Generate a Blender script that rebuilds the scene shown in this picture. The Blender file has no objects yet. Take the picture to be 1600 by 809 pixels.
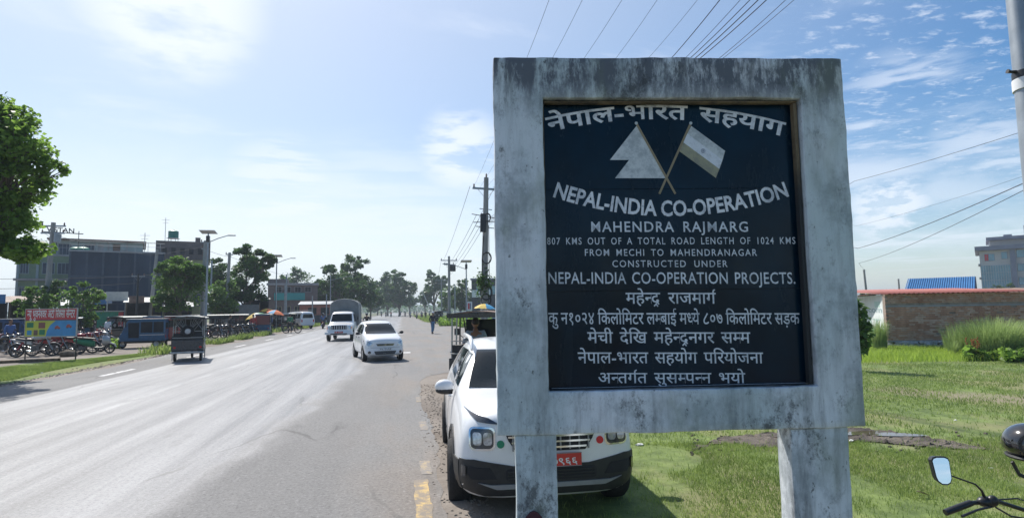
import bpy, bmesh, math, random, re
import numpy as np
from mathutils import Vector, Matrix
from mathutils.bvhtree import BVHTree
random.seed(7)
rng = np.random.default_rng(7)
PI = math.pi
R = math.radians
scene = bpy.context.scene
col = scene.collection

# ------------------------------------------------------------------ camera
FPX = 900.0
YAW = math.atan(172 / 900)
PITCH, ROLL, CAMH = 0.0864, -0.0157, 1.85

def yawed(x, d, z=0.0):
    """point given as (metres right of the camera, metres ahead of it, height)"""
    c, s = math.cos(YAW), math.sin(YAW)
    return Vector((x * c + d * s, d * c - x * s, z))

_f = Vector((0, math.cos(PITCH), math.sin(PITCH)))
_r0 = Vector((1, 0, 0))
_u0 = _r0.cross(_f)
_r = math.cos(ROLL) * _r0 + math.sin(ROLL) * _u0
_u = -math.sin(ROLL) * _r0 + math.cos(ROLL) * _u0

def turn(v):
    return yawed(v.x, v.y, v.z)
CF, CR, CU = turn(_f), turn(_r), turn(_u)
CAM = Vector((0, 0, CAMH))
cam_data = bpy.data.cameras.new('camera')
cam = bpy.data.objects.new('camera', cam_data)
col.objects.link(cam)
cam.matrix_world = Matrix(((CR.x, CU.x, -CF.x, 0), (CR.y, CU.y, -CF.y, 0), (CR.z, CU.z, -CF.z, CAMH), (0, 0, 0, 1)))
cam_data.sensor_width = 36
cam_data.lens = 36 * FPX / 1600
cam_data.clip_start = 0.05
cam_data.clip_end = 6000
scene.camera = cam

def ray(px, py):
    return (CF + CR * ((px - 800) / FPX) - CU * ((py - 404.5) / FPX))
def AT(px, py, d):                      # point at distance d ahead of the camera
    return CAM + ray(px, py) * d
def AZ(px, py, z):                      # point where that sight line reaches height z
    v = ray(px, py)
    return CAM + v * ((z - CAMH) / v.z)
def gh(x, y):                           # ground height: the verge lies a little below the road
    a = min(max((x - 0.62) / 0.6, 0), 1)
    b = 1 - min(max((y - 13) / 5, 0), 1) if x < 9 else 1.0
    return -0.12 * a * b
def G(px, py):
    p = AZ(px, py, 0)
    for _ in range(4):
        p = AZ(px, py, gh(p.x, p.y))
    return p
def GD(px, d):                          # ground point in column px, d ahead
    v = ray(px, 480)
    k = d
    p = CAM + v * k
    return Vector((p.x, p.y, gh(p.x, p.y)))

# ------------------------------------------------------------------ world, sun, exposure
SUN_AZ = R(-25)      # clockwise from +Y (the road's direction); negative = left of the road
SUN_EL = R(50)
world = bpy.data.worlds.new('World')
scene.world = world
world.use_nodes = True
nt = world.node_tree
nt.nodes.clear()
N = nt.nodes.new; L = nt.links.new
wo = N('ShaderNodeOutputWorld'); bg = N('ShaderNodeBackground')
sky = N('ShaderNodeTexSky')
sky.sky_type = 'NISHITA'; sky.sun_disc = False
sky.sun_elevation = SUN_EL
sky.sun_rotation = SUN_AZ
sky.altitude = 100; sky.air_density = 1.0; sky.dust_density = 1.0; sky.ozone_density = 1.2
tc = N('ShaderNodeTexCoord')
def wmath(op, a, b=None, c=None, clamp=False):
    n = N('ShaderNodeMath'); n.operation = op; n.use_clamp = clamp
    for i, v in enumerate((a, b, c)):
        if v is None: continue
        if isinstance(v, (int, float)): n.inputs[i].default_value = v
        else: L(v, n.inputs[i])
    return n.outputs[0]
sep = N('ShaderNodeSeparateXYZ'); L(tc.outputs['Generated'], sep.inputs[0])
zc = wmath('MAXIMUM', sep.outputs[2], 0.035)
cx = wmath('DIVIDE', sep.outputs[0], zc); cy = wmath('DIVIDE', sep.outputs[1], zc)
comb = N('ShaderNodeCombineXYZ'); L(cx, comb.inputs[0]); L(cy, comb.inputs[1])
def wnoise(scale, detail, rough, off, sx=1, sy=1, rot=0.0, dist=0.0):
    mp = N('ShaderNodeMapping'); mp.inputs['Location'].default_value = off
    mp.inputs['Scale'].default_value = (sx, sy, 1); mp.inputs['Rotation'].default_value = (0, 0, rot)
    L(comb.outputs[0], mp.inputs[0])
    n = N('ShaderNodeTexNoise'); n.inputs['Scale'].default_value = scale
    n.inputs['Detail'].default_value = detail; n.inputs['Roughness'].default_value = rough
    n.inputs['Distortion'].default_value = dist
    L(mp.outputs[0], n.inputs['Vector'])
    return n.outputs[0]
def wmap(v, a, b, c=0.0, d=1.0):
    n = N('ShaderNodeMapRange'); n.inputs[1].default_value = a; n.inputs[2].default_value = b
    n.inputs[3].default_value = c; n.inputs[4].default_value = d; n.interpolation_type = 'SMOOTHSTEP'
    L(v, n.inputs[0]); return n.outputs[0]
big = wmap(wnoise(0.55, 3, .5, (3.1, 1.7, 0)), 0.46, 0.62)
flk = wmap(wnoise(8.5, 5, .66, (0.4, 8.2, 0), 1, 1.5, R(20), .15), 0.50, 0.72)
wis = wmap(wnoise(0.8, 6, .62, (7.4, 2.2, 0), 1.0, 1.8, R(60), .5), 0.52, 0.74)
lowc = wmap(wnoise(0.34, 6, .6, (1.4, 5.2, 0), 1, 1, 0, .2), 0.5, 0.66)
lowband = wmath('MULTIPLY', wmap(sep.outputs[2], 0.02, 0.07), wmap(sep.outputs[2], 0.30, 0.16))
rd = ray(1480, 130).normalized()
dq = N('ShaderNodeVectorMath'); dq.operation = 'DOT_PRODUCT'; L(tc.outputs['Generated'], dq.inputs[0]); dq.inputs[1].default_value = rd
c1 = wmath('MULTIPLY', wmath('MULTIPLY', wmap(dq.outputs['Value'], 0.962, 0.992), flk), 0.5)
c2 = wmath('MULTIPLY', wis, 0.32)
c3 = wmath('MULTIPLY', wmath('MULTIPLY', lowc, lowband), 0.6)
cl = wmath('MAXIMUM', wmath('MAXIMUM', c1, c2), c3)
def puff(px, py, deg, amt, lo, hi, sx, sy):
    d_ = ray(px, py).normalized(); q = N('ShaderNodeVectorMath'); q.operation = 'DOT_PRODUCT'; L(tc.outputs['Generated'], q.inputs[0]); q.inputs[1].default_value = d_
    m_ = wmap(q.outputs['Value'], math.cos(R(deg)), math.cos(R(deg * .25)))
    mp = N('ShaderNodeMapping'); mp.inputs['Scale'].default_value = (sx, sx, sy); mp.inputs['Location'].default_value = (px * .013, py * .01, 0); L(tc.outputs['Generated'], mp.inputs[0])
    n = N('ShaderNodeTexNoise'); n.inputs['Scale'].default_value = 1; n.inputs['Detail'].default_value = 7; n.inputs['Roughness'].default_value = .6; L(mp.outputs[0], n.inputs['Vector'])
    return wmath('MULTIPLY', wmap(n.outputs[0], lo, hi), wmath('MULTIPLY', m_, amt))
for a_ in ((270, 2, 8, .9, .36, .56, 5, 16), (720, 236, 5, .8, .38, .56, 9, 34), (440, 298, 6, .6, .42, .6, 8, 70), (1390, 325, 4, .8, .42, .58, 14, 34), (1450, 385, 9, .45, .4, .62, 8, 22), (1420, 192, 7, .55, .44, .62, 7, 40), (600, 375, 12, .4, .4, .6, 5, 40), (1540, 250, 5, .5, .42, .6, 9, 40)):
    cl = wmath('MAXIMUM', cl, puff(*a_))
cl = wmath('MULTIPLY', cl, wmap(sep.outputs[2], 0.0, 0.10), None, True)
# high thin haze: thicker low down and round the sun's side
sund = Vector((math.sin(SUN_AZ) * math.cos(SUN_EL), math.cos(SUN_AZ) * math.cos(SUN_EL), math.sin(SUN_EL)))
dp = N('ShaderNodeVectorMath'); dp.operation = 'DOT_PRODUCT'; L(tc.outputs['Generated'], dp.inputs[0]); dp.inputs[1].default_value = sund
sunside = wmap(dp.outputs['Value'], 0.25, 1.0)
lowv = wmap(sep.outputs[2], 0.32, 0.0)
veil = wmath('ADD', wmath('MULTIPLY', sunside, 0.42), wmath('MULTIPLY', lowv, wmath('ADD', 0.20, wmath('MULTIPLY', sunside, 0.8))), None, True)
mx = N('ShaderNodeMix'); mx.data_type = 'RGBA'; L(veil, mx.inputs[0])
hs = N('ShaderNodeHueSaturation'); hs.inputs['Saturation'].default_value = 1.45; hs.inputs['Value'].default_value = 1.0; L(sky.outputs[0], hs.inputs['Color']); L(hs.outputs[0], mx.inputs[6])
mx.inputs[7].default_value = (7.6, 8.1, 8.4, 1)
mx2 = N('ShaderNodeMix'); mx2.data_type = 'RGBA'; L(cl, mx2.inputs[0]); L(mx.outputs[2], mx2.inputs[6])
mx2.inputs[7].default_value = (7.4, 7.9, 8.7, 1)
L(mx2.outputs[2], bg.inputs[0]); bg.inputs[1].default_value = 0.096
L(bg.outputs[0], wo.inputs[0])

sd = bpy.data.lights.new('sun', 'SUN'); sd.energy = 4.2; sd.angle = R(0.53); sd.color = (1, .95, .87)
so = bpy.data.objects.new('sun', sd); col.objects.link(so)
so.rotation_euler = (-sund).to_track_quat('-Z', 'Y').to_euler()
scene.view_settings.view_transform = 'Standard'
scene.view_settings.look = 'None'
scene.view_settings.gamma = 1
scene.view_settings.exposure = 0.48
scene.cycles.max_bounces = 8
scene.cycles.transparent_max_bounces = 12
scene.cycles.volume_bounces = 0
scene.cycles.use_denoising = True

# ------------------------------------------------------------------ mesh helpers
class MB:
    def __init__(s):
        s.v = []; s.f = []
    def add(s, vs, fs):
        o = len(s.v); s.v += [tuple(v) for v in vs]; s.f += [tuple(i + o for i in f) for f in fs]; return s
    def box(s, x0, x1, y0, y1, z0, z1, m=None):
        vs = [Vector((x, y, z)) for z in (z0, z1) for y in (y0, y1) for x in (x0, x1)]
        if m is not None: vs = [m @ v for v in vs]
        return s.add(vs, [(0, 2, 3, 1), (4, 5, 7, 6), (0, 1, 5, 4), (2, 6, 7, 3), (0, 4, 6, 2), (1, 3, 7, 5)])
    def cbox(s, c, sz, m=None):
        return s.box(c[0] - sz[0] / 2, c[0] + sz[0] / 2, c[1] - sz[1] / 2, c[1] + sz[1] / 2, c[2] - sz[2] / 2, c[2] + sz[2] / 2, m)
    def path(s, pts, rad, n=6, caps=True, flat=1.0):
        pts = [Vector(p) for p in pts]; k = len(pts)
        if not hasattr(rad, '__len__'): rad = [rad] * k
        vs = []; up = None
        for i, p in enumerate(pts):
            t = (pts[min(i + 1, k - 1)] - pts[max(i - 1, 0)]).normalized()
            if up is None:
                up = Vector((0, 0, 1)) if abs(t.z) < .9 else Vector((1, 0, 0))
            a = t.cross(up).normalized(); b = a.cross(t).normalized(); up = b
            for j in range(n):
                w = 2 * PI * j / n
                vs.append(p + (a * math.cos(w) + b * math.sin(w) * flat) * rad[i])
        fs = [(i * n + j, i * n + (j + 1) % n, (i + 1) * n + (j + 1) % n, (i + 1) * n + j) for i in range(k - 1) for j in range(n)]
        if caps: fs += [tuple(range(n - 1, -1, -1)), tuple((k - 1) * n + j for j in range(n))]
        return s.add(vs, fs)
    def lathe(s, prof, axis='Z', c=(0, 0, 0), n=16, closed=False):
        vs = []
        for (r, h) in prof:
            for j in range(n):
                w = 2 * PI * j / n; a, b = r * math.cos(w), r * math.sin(w)
                v = {'Z': (a, b, h), 'X': (h, a, b), 'Y': (b, h, a)}[axis]
                vs.append((v[0] + c[0], v[1] + c[1], v[2] + c[2]))
        k = len(prof); K = k if closed else k - 1
        fs = [(i * n + j, i * n + (j + 1) % n, ((i + 1) % k) * n + (j + 1) % n, ((i + 1) % k) * n + j) for i in range(K) for j in range(n)]
        if not closed:
            if prof[0][0] > 1e-5: fs.append(tuple(range(n - 1, -1, -1)))
            if prof[-1][0] > 1e-5: fs.append(tuple((k - 1) * n + j for j in range(n)))
        return s.add(vs, fs)
    def prism(s, poly, a0, a1, axis='Y', m=None):
        def P(u, w, a):
            v = {'Y': (u, a, w), 'X': (a, u, w), 'Z': (u, w, a)}[axis]
            return m @ Vector(v) if m is not None else v
        n = len(poly)
        vs = [P(u, w, a0) for u, w in poly] + [P(u, w, a1) for u, w in poly]
        fs = [tuple(range(n)), tuple(range(2 * n - 1, n - 1, -1))] + [(i, n + i, n + (i + 1) % n, (i + 1) % n) for i in range(n)]
        return s.add(vs, fs)
    def ball(s, c, r, n=10, m=6, jit=0.0):
        rx, ry, rz = r if hasattr(r, '__len__') else (r, r, r)
        vs = [(c[0], c[1], c[2] - rz)]
        for i in range(1, m):
            ph = -PI / 2 + PI * i / m
            for j in range(n):
                w = 2 * PI * j / n; q = 1 + random.uniform(-jit, jit)
                vs.append((c[0] + rx * math.cos(ph) * math.cos(w) * q, c[1] + ry * math.cos(ph) * math.sin(w) * q, c[2] + rz * math.sin(ph) * q))
        vs.append((c[0], c[1], c[2] + rz)); t = len(vs) - 1
        fs = [(0, 1 + (j + 1) % n, 1 + j) for j in range(n)]
        for i in range(m - 2):
            fs += [(1 + i * n + j, 1 + i * n + (j + 1) % n, 1 + (i + 1) * n + (j + 1) % n, 1 + (i + 1) * n + j) for j in range(n)]
        fs += [(t, 1 + (m - 2) * n + j, 1 + (m - 2) * n + (j + 1) % n) for j in range(n)]
        return s.add(vs, fs)
    def mesh(s, name, mat, smooth=None):
        me = bpy.data.meshes.new(name); me.from_pydata(s.v, [], s.f)
        bm = bmesh.new(); bm.from_mesh(me); bmesh.ops.recalc_face_normals(bm, faces=bm.faces); bm.to_mesh(me); bm.free()
        if mat: me.materials.append(mat)
        if smooth:
            me.shade_smooth(); me.set_sharp_from_angle(angle=R(smooth))
        return me
    def build(s, name, mat, parent=None, smooth=None, bevel=0):
        o = bpy.data.objects.new(name, s.mesh(name, mat, smooth)); col.objects.link(o)
        if parent: o.parent = parent
        if bevel:
            md = o.modifiers.new('bevel', 'BEVEL'); md.width = bevel; md.segments = 2; md.limit_method = 'ANGLE'
            md.harden_normals = False
        return o

def tag(o, label=None, cat=None, group=None, kind=None):
    if label: o['label'] = label
    if cat: o['category'] = cat
    if group: o['group'] = group
    if kind: o['kind'] = kind
    return o
def empty(name, label=None, cat=None, loc=(0, 0, 0), rz=0, group=None):
    o = bpy.data.objects.new(name, None); col.objects.link(o); o.location = loc; o.rotation_euler = (0, 0, rz)
    o.empty_display_size = .3
    return tag(o, label, cat, group)
def kids(o): return list(o.children)
def copy_tree(o, parent=None):
    c = o.copy(); col.objects.link(c)
    if parent is not None: c.parent = parent
    for ch in kids(o): copy_tree(ch, c)
    return c
def place(proto, first, loc, rz, label, group=None, scale=None):
    """the first call moves the prototype itself, later ones a copy"""
    if first.get(proto.name): o = copy_tree(proto)
    else: first[proto.name] = True; o = proto
    o.location = loc; o.rotation_euler.z = rz
    if scale: o.scale = (scale,) * 3
    tag(o, label, None, group); return o
used = {}
def struct(o): o['kind'] = 'structure'; return o
def bake(o):
    bpy.context.view_layer.update()
    dg = bpy.context.evaluated_depsgraph_get()
    me = bpy.data.meshes.new_from_object(o.evaluated_get(dg))
    o.modifiers.clear(); o.data = me; return o

# ------------------------------------------------------------------ materials
def mat(name, c, rough=.6, var=.12, scale=6, bump=0, bscale=40, metal=0, spec=.5, coat=0, c2=None, det=5, stretch=(1, 1, 1), lo=.35, hi=.65, alpha=None, trans=0):
    m = bpy.data.materials.new(name); m.use_nodes = True; nt = m.node_tree; b = nt.nodes['Principled BSDF']
    b.inputs['Roughness'].default_value = rough; b.inputs['Metallic'].default_value = metal
    b.inputs['Specular IOR Level'].default_value = spec; b.inputs['Coat Weight'].default_value = coat
    b.inputs['Coat Roughness'].default_value = .05
    if trans: b.inputs['Transmission Weight'].default_value = trans
    tcn = nt.nodes.new('ShaderNodeTexCoord'); mp = nt.nodes.new('ShaderNodeMapping'); mp.inputs['Scale'].default_value = stretch
    nt.links.new(tcn.outputs['Object'], mp.inputs[0])
    n = nt.nodes.new('ShaderNodeTexNoise'); n.inputs['Scale'].default_value = scale; n.inputs['Detail'].default_value = det
    n.inputs['Roughness'].default_value = .65
    nt.links.new(mp.outputs[0], n.inputs['Vector'])
    rp = nt.nodes.new('ShaderNodeValToRGB'); rp.color_ramp.elements[0].position = lo; rp.color_ramp.elements[1].position = hi
    a = tuple(max(0, x * (1 - var)) for x in c); d = c2 if c2 else tuple(min(1, x * (1 + var)) for x in c)
    rp.color_ramp.elements[0].color = (*a, 1); rp.color_ramp.elements[1].color = (*d, 1)
    nt.links.new(n.outputs[0], rp.inputs[0]); nt.links.new(rp.outputs[0], b.inputs['Base Color'])
    if bump:
        n2 = nt.nodes.new('ShaderNodeTexNoise'); n2.inputs['Scale'].default_value = bscale; n2.inputs['Detail'].default_value = 6
        nt.links.new(mp.outputs[0], n2.inputs['Vector'])
        bp = nt.nodes.new('ShaderNodeBump'); bp.inputs['Strength'].default_value = bump; bp.inputs['Distance'].default_value = .02
        nt.links.new(n2.outputs[0], bp.inputs['Height']); nt.links.new(bp.outputs[0], b.inputs['Normal'])
    return m
M = {}
def mk(k, *a, **kw): M[k] = mat(k, *a, **kw); return M[k]
mk('white_paint', (.78, .79, .80), .28, .03, 3, coat=.6)
mk('black_trim', (.022, .023, .025), .55, .2, 20, .15, 200)
mk('tyre', (.018, .018, .019), .85, .3, 12, .4, 60)
mk('bike_rim', (.10, .10, .105), .4, .2, 8, metal=.6)
mk('rim', (.42, .43, .45), .3, .1, 6, metal=.8)
mk('chrome', (.75, .76, .78), .12, .05, 6, metal=1)
mk('car_glass', (.008, .014, .018), .05, .1, 3, spec=.3)
mk('lamp_glass', (.45, .47, .5), .06, .3, 30, metal=.5, coat=1)
mk('dark_lens', (.05, .055, .065), .08, .3, 20, metal=.3, coat=1)
mk('grey_trim', (.25, .255, .26), .45, .1)
mk('orange_lens', (.8, .22, .03), .2, .1)
mk('red_lens', (.55, .02, .02), .2, .1)
mk('red_plate', (.55, .035, .03), .4, .08)
mk('white_flat', (.72, .73, .74), .5, .04)
mk('green_sticker', (.01, .22, .12), .4, .05)
mk('red_sticker', (.6, .02, .03), .4, .05)
mk('black_metal', (.02, .021, .024), .4, .2, 8)
mk('steel', (.35, .36, .37), .35, .15, 10, metal=.8)
mk('engine', (.12, .12, .125), .45, .3, 18, metal=.6)
mk('seat_black', (.02, .02, .022), .6, .2, 20, .3, 80)
mk('red_body', (.32, .02, .025), .3, .1, 5, coat=.5)
mk('maroon_body', (.16, .02, .03), .3, .1, 5, coat=.5)
mk('silver_body', (.4, .41, .43), .3, .1, 5, metal=.4, coat=.4)
mk('black_body', (.02, .022, .028), .25, .1, 5, coat=.6)
mk('blue_body', (.02, .09, .18), .45, .18, 4, coat=.3)
mk('blue_dark', (.02, .06, .15), .5, .18, 4)
mk('green_tarp', (.02, .22, .13), .6, .2, 4, .2, 12)
mk('blue_tarp', (.05, .17, .36), .6, .2, 4, .2, 12)
mk('grey_tarp', (.20, .205, .20), .75, .14, 3, .3, 10)
mk('pale_tarp', (.52, .52, .48), .7, .12, 3, .3, 10)
mk('yellow_cloth', (.55, .38, .05), .7, .08, 3)
mk('orange_cloth', (.7, .16, .04), .7, .08, 3)
mk('blue_cloth', (.04, .28, .5), .7, .08, 3)
mk('green_cloth', (.03, .2, .1), .7, .1, 3)
mk('teal_board', (.02, .3, .29), .5, .06, 3)
mk('concrete_pole', (.30, .295, .28), .85, .25, 3, .3, 60, stretch=(1, 1, .25))
mk('galv', (.30, .33, .36), .45, .12, 4, metal=.5)
mk('wire', (.03, .03, .033), .6, .1)
mk('wood_old', (.16, .115, .07), .8, .4, 8, .5, 60, stretch=(1, 1, .15))
mk('bark', (.13, .105, .08), .9, .35, 5, .8, 25, stretch=(1, 1, .3))
mk('skin', (.26, .14, .085), .55, .05)
mk('hair', (.012, .01, .009), .6, .2, 40)
mk('denim', (.10, .19, .32), .85, .15, 12)
mk('dark_cloth', (.03, .032, .04), .85, .2, 12)
mk('grey_shirt', (.27, .33, .39), .85, .1, 9)
mk('red_shirt', (.4, .05, .05), .85, .1, 9)
mk('white_shirt', (.65, .66, .68), .85, .05, 9)
mk('blue_shirt', (.08, .15, .33), .85, .1, 9)
mk('helmet_black', (.012, .012, .014), .12, .1, 4, coat=1)
mk('mirror_glass', (.85, .87, .9), .02, .01, 4, metal=1)
mk('solar', (.03, .05, .12), .12, .1, 4, coat=1)
mk('tin_red', (.36, .12, .09), .5, .2, 2, .1, 20)
mk('tin_blue', (.05, .19, .42), .4, .12, 2, .1, 20)
mk('tin_rust', (.20, .13, .10), .7, .4, 2, .2, 20)
mk('tin_grey', (.33, .35, .37), .5, .2, 2, .2, 20)
mk('dark_inside', (.025, .025, .028), .9, .3, 2)
mk('win_glass', (.03, .05, .07), .08, .2, .6, spec=.7)
mk('win_blue', (.10, .22, .30), .06, .25, .5, spec=.9, metal=.4)

def leafmat(name, c, c2, scale=.9, tr=.35):
    m = bpy.data.materials.new(name); m.use_nodes = True; nt = m.node_tree; b = nt.nodes['Principled BSDF']; out = nt.nodes['Material Output']
    g = nt.nodes.new('ShaderNodeTexCoord')
    n = nt.nodes.new('ShaderNodeTexNoise'); n.inputs['Scale'].default_value = scale; n.inputs['Detail'].default_value = 8
    n.inputs['Roughness'].default_value = .8
    nt.links.new(g.outputs['Object'], n.inputs[0])
    rp = nt.nodes.new('ShaderNodeValToRGB'); rp.color_ramp.elements[0].position = .33; rp.color_ramp.elements[1].position = .68
    rp.color_ramp.elements[0].color = (*c, 1); rp.color_ramp.elements[1].color = (*c2, 1)
    nt.links.new(n.outputs[0], rp.inputs[0]); nt.links.new(rp.outputs[0], b.inputs['Base Color'])
    b.inputs['Roughness'].default_value = .45; b.inputs['Specular IOR Level'].default_value = .35
    t = nt.nodes.new('ShaderNodeBsdfTranslucent'); nt.links.new(rp.outputs[0], t.inputs[0])
    mx = nt.nodes.new('ShaderNodeMixShader'); mx.inputs[0].default_value = tr
    nt.links.new(b.outputs[0], mx.inputs[1]); nt.links.new(t.outputs[0], mx.inputs[2]); nt.links.new(mx.outputs[0], out.inputs[0])
    M[name] = m; return m
leafmat('leaf_bright', (.08, .17, .03), (.30, .46, .08), 1.2, .7)
leafmat('leaf_dark', (.03, .075, .022), (.11, .20, .05), .8, .5)
leafmat('leaf_mid', (.05, .12, .03), (.18, .30, .06), .8, .55)
leafmat('grass_green', (.14, .21, .05), (.33, .42, .12), .6, .5)
leafmat('grass_lush', (.27, .40, .05), (.46, .60, .11), .5, .55)
leafmat('reed_green', (.22, .33, .10), (.42, .52, .20), 1.5, .5)
leafmat('reed_brown', (.16, .10, .05), (.26, .18, .09), 2, .3)

# ------------------------------------------------------------------ ground, road and field
def nodes_mat(name):
    m = bpy.data.materials.new(name); m.use_nodes = True
    nt = m.node_tree; b = nt.nodes['Principled BSDF']
    class K: pass
    k = K(); k.m = m; k.b = b; k.nt = nt; k.L = nt.links.new
    g = nt.nodes.new('ShaderNodeTexCoord'); k.co = g.outputs['Object']
    def math_(op, a, b=None, clamp=False):
        n = nt.nodes.new('ShaderNodeMath'); n.operation = op; n.use_clamp = clamp
        for i, v in enumerate((a, b)):
            if v is None: continue
            if isinstance(v, (int, float)): n.inputs[i].default_value = v
            else: k.L(v, n.inputs[i])
        return n.outputs[0]
    def noise(scale, det=5, st=(1, 1, 1), loc=(0, 0, 0), rough=.6):
        mp = nt.nodes.new('ShaderNodeMapping'); mp.inputs['Scale'].default_value = st; mp.inputs['Location'].default_value = loc; k.L(k.co, mp.inputs[0])
        n = nt.nodes.new('ShaderNodeTexNoise'); n.inputs['Scale'].default_value = scale; n.inputs['Detail'].default_value = det
        n.inputs['Roughness'].default_value = rough; k.L(mp.outputs[0], n.inputs['Vector']); return n.outputs[0]
    def mapr(v, a, b, c=0., d=1.):
        n = nt.nodes.new('ShaderNodeMapRange'); n.interpolation_type = 'SMOOTHSTEP'
        for i, q in enumerate((a, b, c, d)): n.inputs[i + 1].default_value = q
        k.L(v, n.inputs[0]); return n.outputs[0]
    def mix(f, a, b):
        n = nt.nodes.new('ShaderNodeMix'); n.data_type = 'RGBA'
        if isinstance(f, (int, float)): n.inputs[0].default_value = f
        else: k.L(f, n.inputs[0])
        for i, q in ((6, a), (7, b)):
            if isinstance(q, tuple): n.inputs[i].default_value = (*q, 1)
            else: k.L(q, n.inputs[i])
        return n.outputs[2]
    def bump(h, s=.3, d=.02):
        n = nt.nodes.new('ShaderNodeBump'); n.inputs['Strength'].default_value = s; n.inputs['Distance'].default_value = d
        k.L(h, n.inputs['Height']); k.L(n.outputs[0], b.inputs['Normal'])
    sp = nt.nodes.new('ShaderNodeSeparateXYZ'); k.L(k.co, sp.inputs[0])
    k.x, k.y, k.z = sp.outputs; k.math = math_; k.noise = noise; k.map = mapr; k.mix = mix; k.bump = bump
    k.color = lambda c: k.L(c, b.inputs['Base Color'])
    k.rough = lambda c: k.L(c, b.inputs['Roughness'])
    return k

# asphalt: the left lanes are worn smooth, their paleness partly sun sheen put into the colour, the right strip is rough and dusty
k = nodes_mat('asphalt')
wob = k.math('ADD', k.math('MULTIPLY', k.math('SUBTRACT', k.noise(.35, 4, (1, .5, 1)), .5), 1.6), k.math('MULTIPLY', k.math('SUBTRACT', k.noise(2.2, 3, (1, .3, 1)), .5), .7))
xr = k.math('ADD', k.x, wob)
xr2 = k.math('SUBTRACT', xr, k.math('MINIMUM', k.math('MULTIPLY', k.y, .07), 2.4))
polish = k.math('MULTIPLY', k.map(xr2, -2.35, -3.0), k.map(k.math('ADD', k.x, k.math('MULTIPLY', wob, .12)), -8.5, -8.3))
streak = k.noise(1.3, 6, (1.6, .06, 1), (3, 1, 0), .7)
track = k.noise(.9, 3, (2.2, .03, 1), (7, 3, 0), .5)
grain = k.noise(30, 5, rough=.9)
vo = k.nt.nodes.new('ShaderNodeTexVoronoi'); vo.feature = 'DISTANCE_TO_EDGE'; vo.inputs['Scale'].default_value = .42
vm = k.nt.nodes.new('ShaderNodeMapping'); vm.inputs['Scale'].default_value = (1, .45, 1); k.L(k.co, vm.inputs[0])
vd = k.nt.nodes.new('ShaderNodeMix'); vd.data_type = 'VECTOR'; vd.inputs[0].default_value = .22; k.L(vm.outputs[0], vd.inputs[4]); vn = k.nt.nodes.new('ShaderNodeTexNoise'); vn.inputs['Scale'].default_value = 2.5; vn.inputs['Detail'].default_value = 6; k.L(vm.outputs[0], vn.inputs['Vector']); k.L(vn.outputs['Color'], vd.inputs[5]); k.L(vd.outputs[1], vo.inputs['Vector'])
crack = k.math('MULTIPLY', k.map(vo.outputs[0], .010, .003), k.map(k.noise(.25, 3, (1, 1, 1), (2, 6, 0)), .50, .58))
patch = k.noise(.5, 5, (1, .4, 1), (9, 2, 0))
rghc = k.mix(patch, (.14, .137, .137), (.23, .225, .22))
polc = k.mix(k.map(streak, .30, .70), (.135, .135, .142), (.28, .28, .292))
base = k.mix(polish, rghc, polc)
dust = k.math('MULTIPLY', k.map(k.x, -1.2, .4), k.map(k.noise(.8, 5, (1, .3, 1), (5, 5, 0)), .4, .65))
base = k.mix(k.math('MULTIPLY', dust, .45), base, (.24, .19, .15))
lined = k.math('MULTIPLY', k.map(k.math('ABSOLUTE', k.math('ADD', k.x, 5.75)), .12, .07), k.map(k.noise(1.6, 5, (1, .3, 1)), .38, .6))
base = k.mix(k.math('MULTIPLY', lined, .35), base, (.5, .5, .5))
base = k.mix(k.math('MULTIPLY', crack, .5), base, (.05, .048, .045))
base = k.mix(k.map(grain, .36, .5), k.mix(.55, base, (.03, .03, .03)), base)
base = k.mix(k.map(grain, .56, .68, 0, .5), base, (.50, .49, .49))
oil = k.math('MULTIPLY', k.map(k.noise(1.1, 5, (1, .35, 1), (8, 8, 0)), .60, .72), .35)
base = k.mix(oil, base, (.06, .058, .058))
k.color(base)
k.rough(k.math('ADD', k.math('MULTIPLY', k.math('SUBTRACT', 1, polish), .38), k.math('ADD', k.math('MULTIPLY', streak, .22), k.math('ADD', .30, k.math('MULTIPLY', track, .1)))))
k.bump(grain, .35, .014)
M['asphalt'] = k.m

k = nodes_mat('dirt')
n1 = k.noise(.5, 6); n2 = k.noise(9, 5, rough=.7)
c = k.mix(k.map(n1, .35, .65), (.17, .145, .125), (.30, .265, .235))
c = k.mix(k.math('MULTIPLY', n2, .5), c, (.11, .085, .06))
k.color(c); k.b.inputs['Roughness'].default_value = .95; k.bump(n2, .8, .03); M['dirt'] = k.m

k = nodes_mat('far_ground')
n1 = k.noise(.03, 6); n2 = k.noise(1.5, 5)
k.color(k.mix(k.map(n1, .4, .6), k.mix(n2, (.05, .08, .02), (.11, .13, .05)), k.mix(n2, (.14, .12, .09), (.20, .17, .13))))
k.b.inputs['Roughness'].default_value = .95; M['far_ground'] = k.m

k = nodes_mat('turf')
n1 = k.noise(.6, 6, (1, .5, 1)); n2 = k.noise(3.0, 6, rough=.7); n3 = k.noise(.3, 5, (1, .5, 1), (4, 4, 0))
c = k.mix(k.map(n2, .3, .7), (.08, .12, .03), (.18, .24, .065))
c = k.mix(k.map(n1, .46, .64, 0, .65), c, (.24, .22, .11))
c = k.mix(k.map(n3, .53, .63, 0, .75), c, (.25, .205, .15))
k.color(c); k.b.inputs['Roughness'].default_value = .95; k.bump(n2, .8, .05); M['turf'] = k.m

k = nodes_mat('mud')
n1 = k.noise(2.5, 6); n2 = k.noise(14, 6, rough=.75)
k.color(k.mix(k.map(n1, .35, .65), k.mix(n2, (.035, .028, .022), (.10, .08, .062)), (.17, .14, .11)))
k.b.inputs['Roughness'].default_value = .8; k.bump(n2, 1, .05); M['mud'] = k.m

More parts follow.
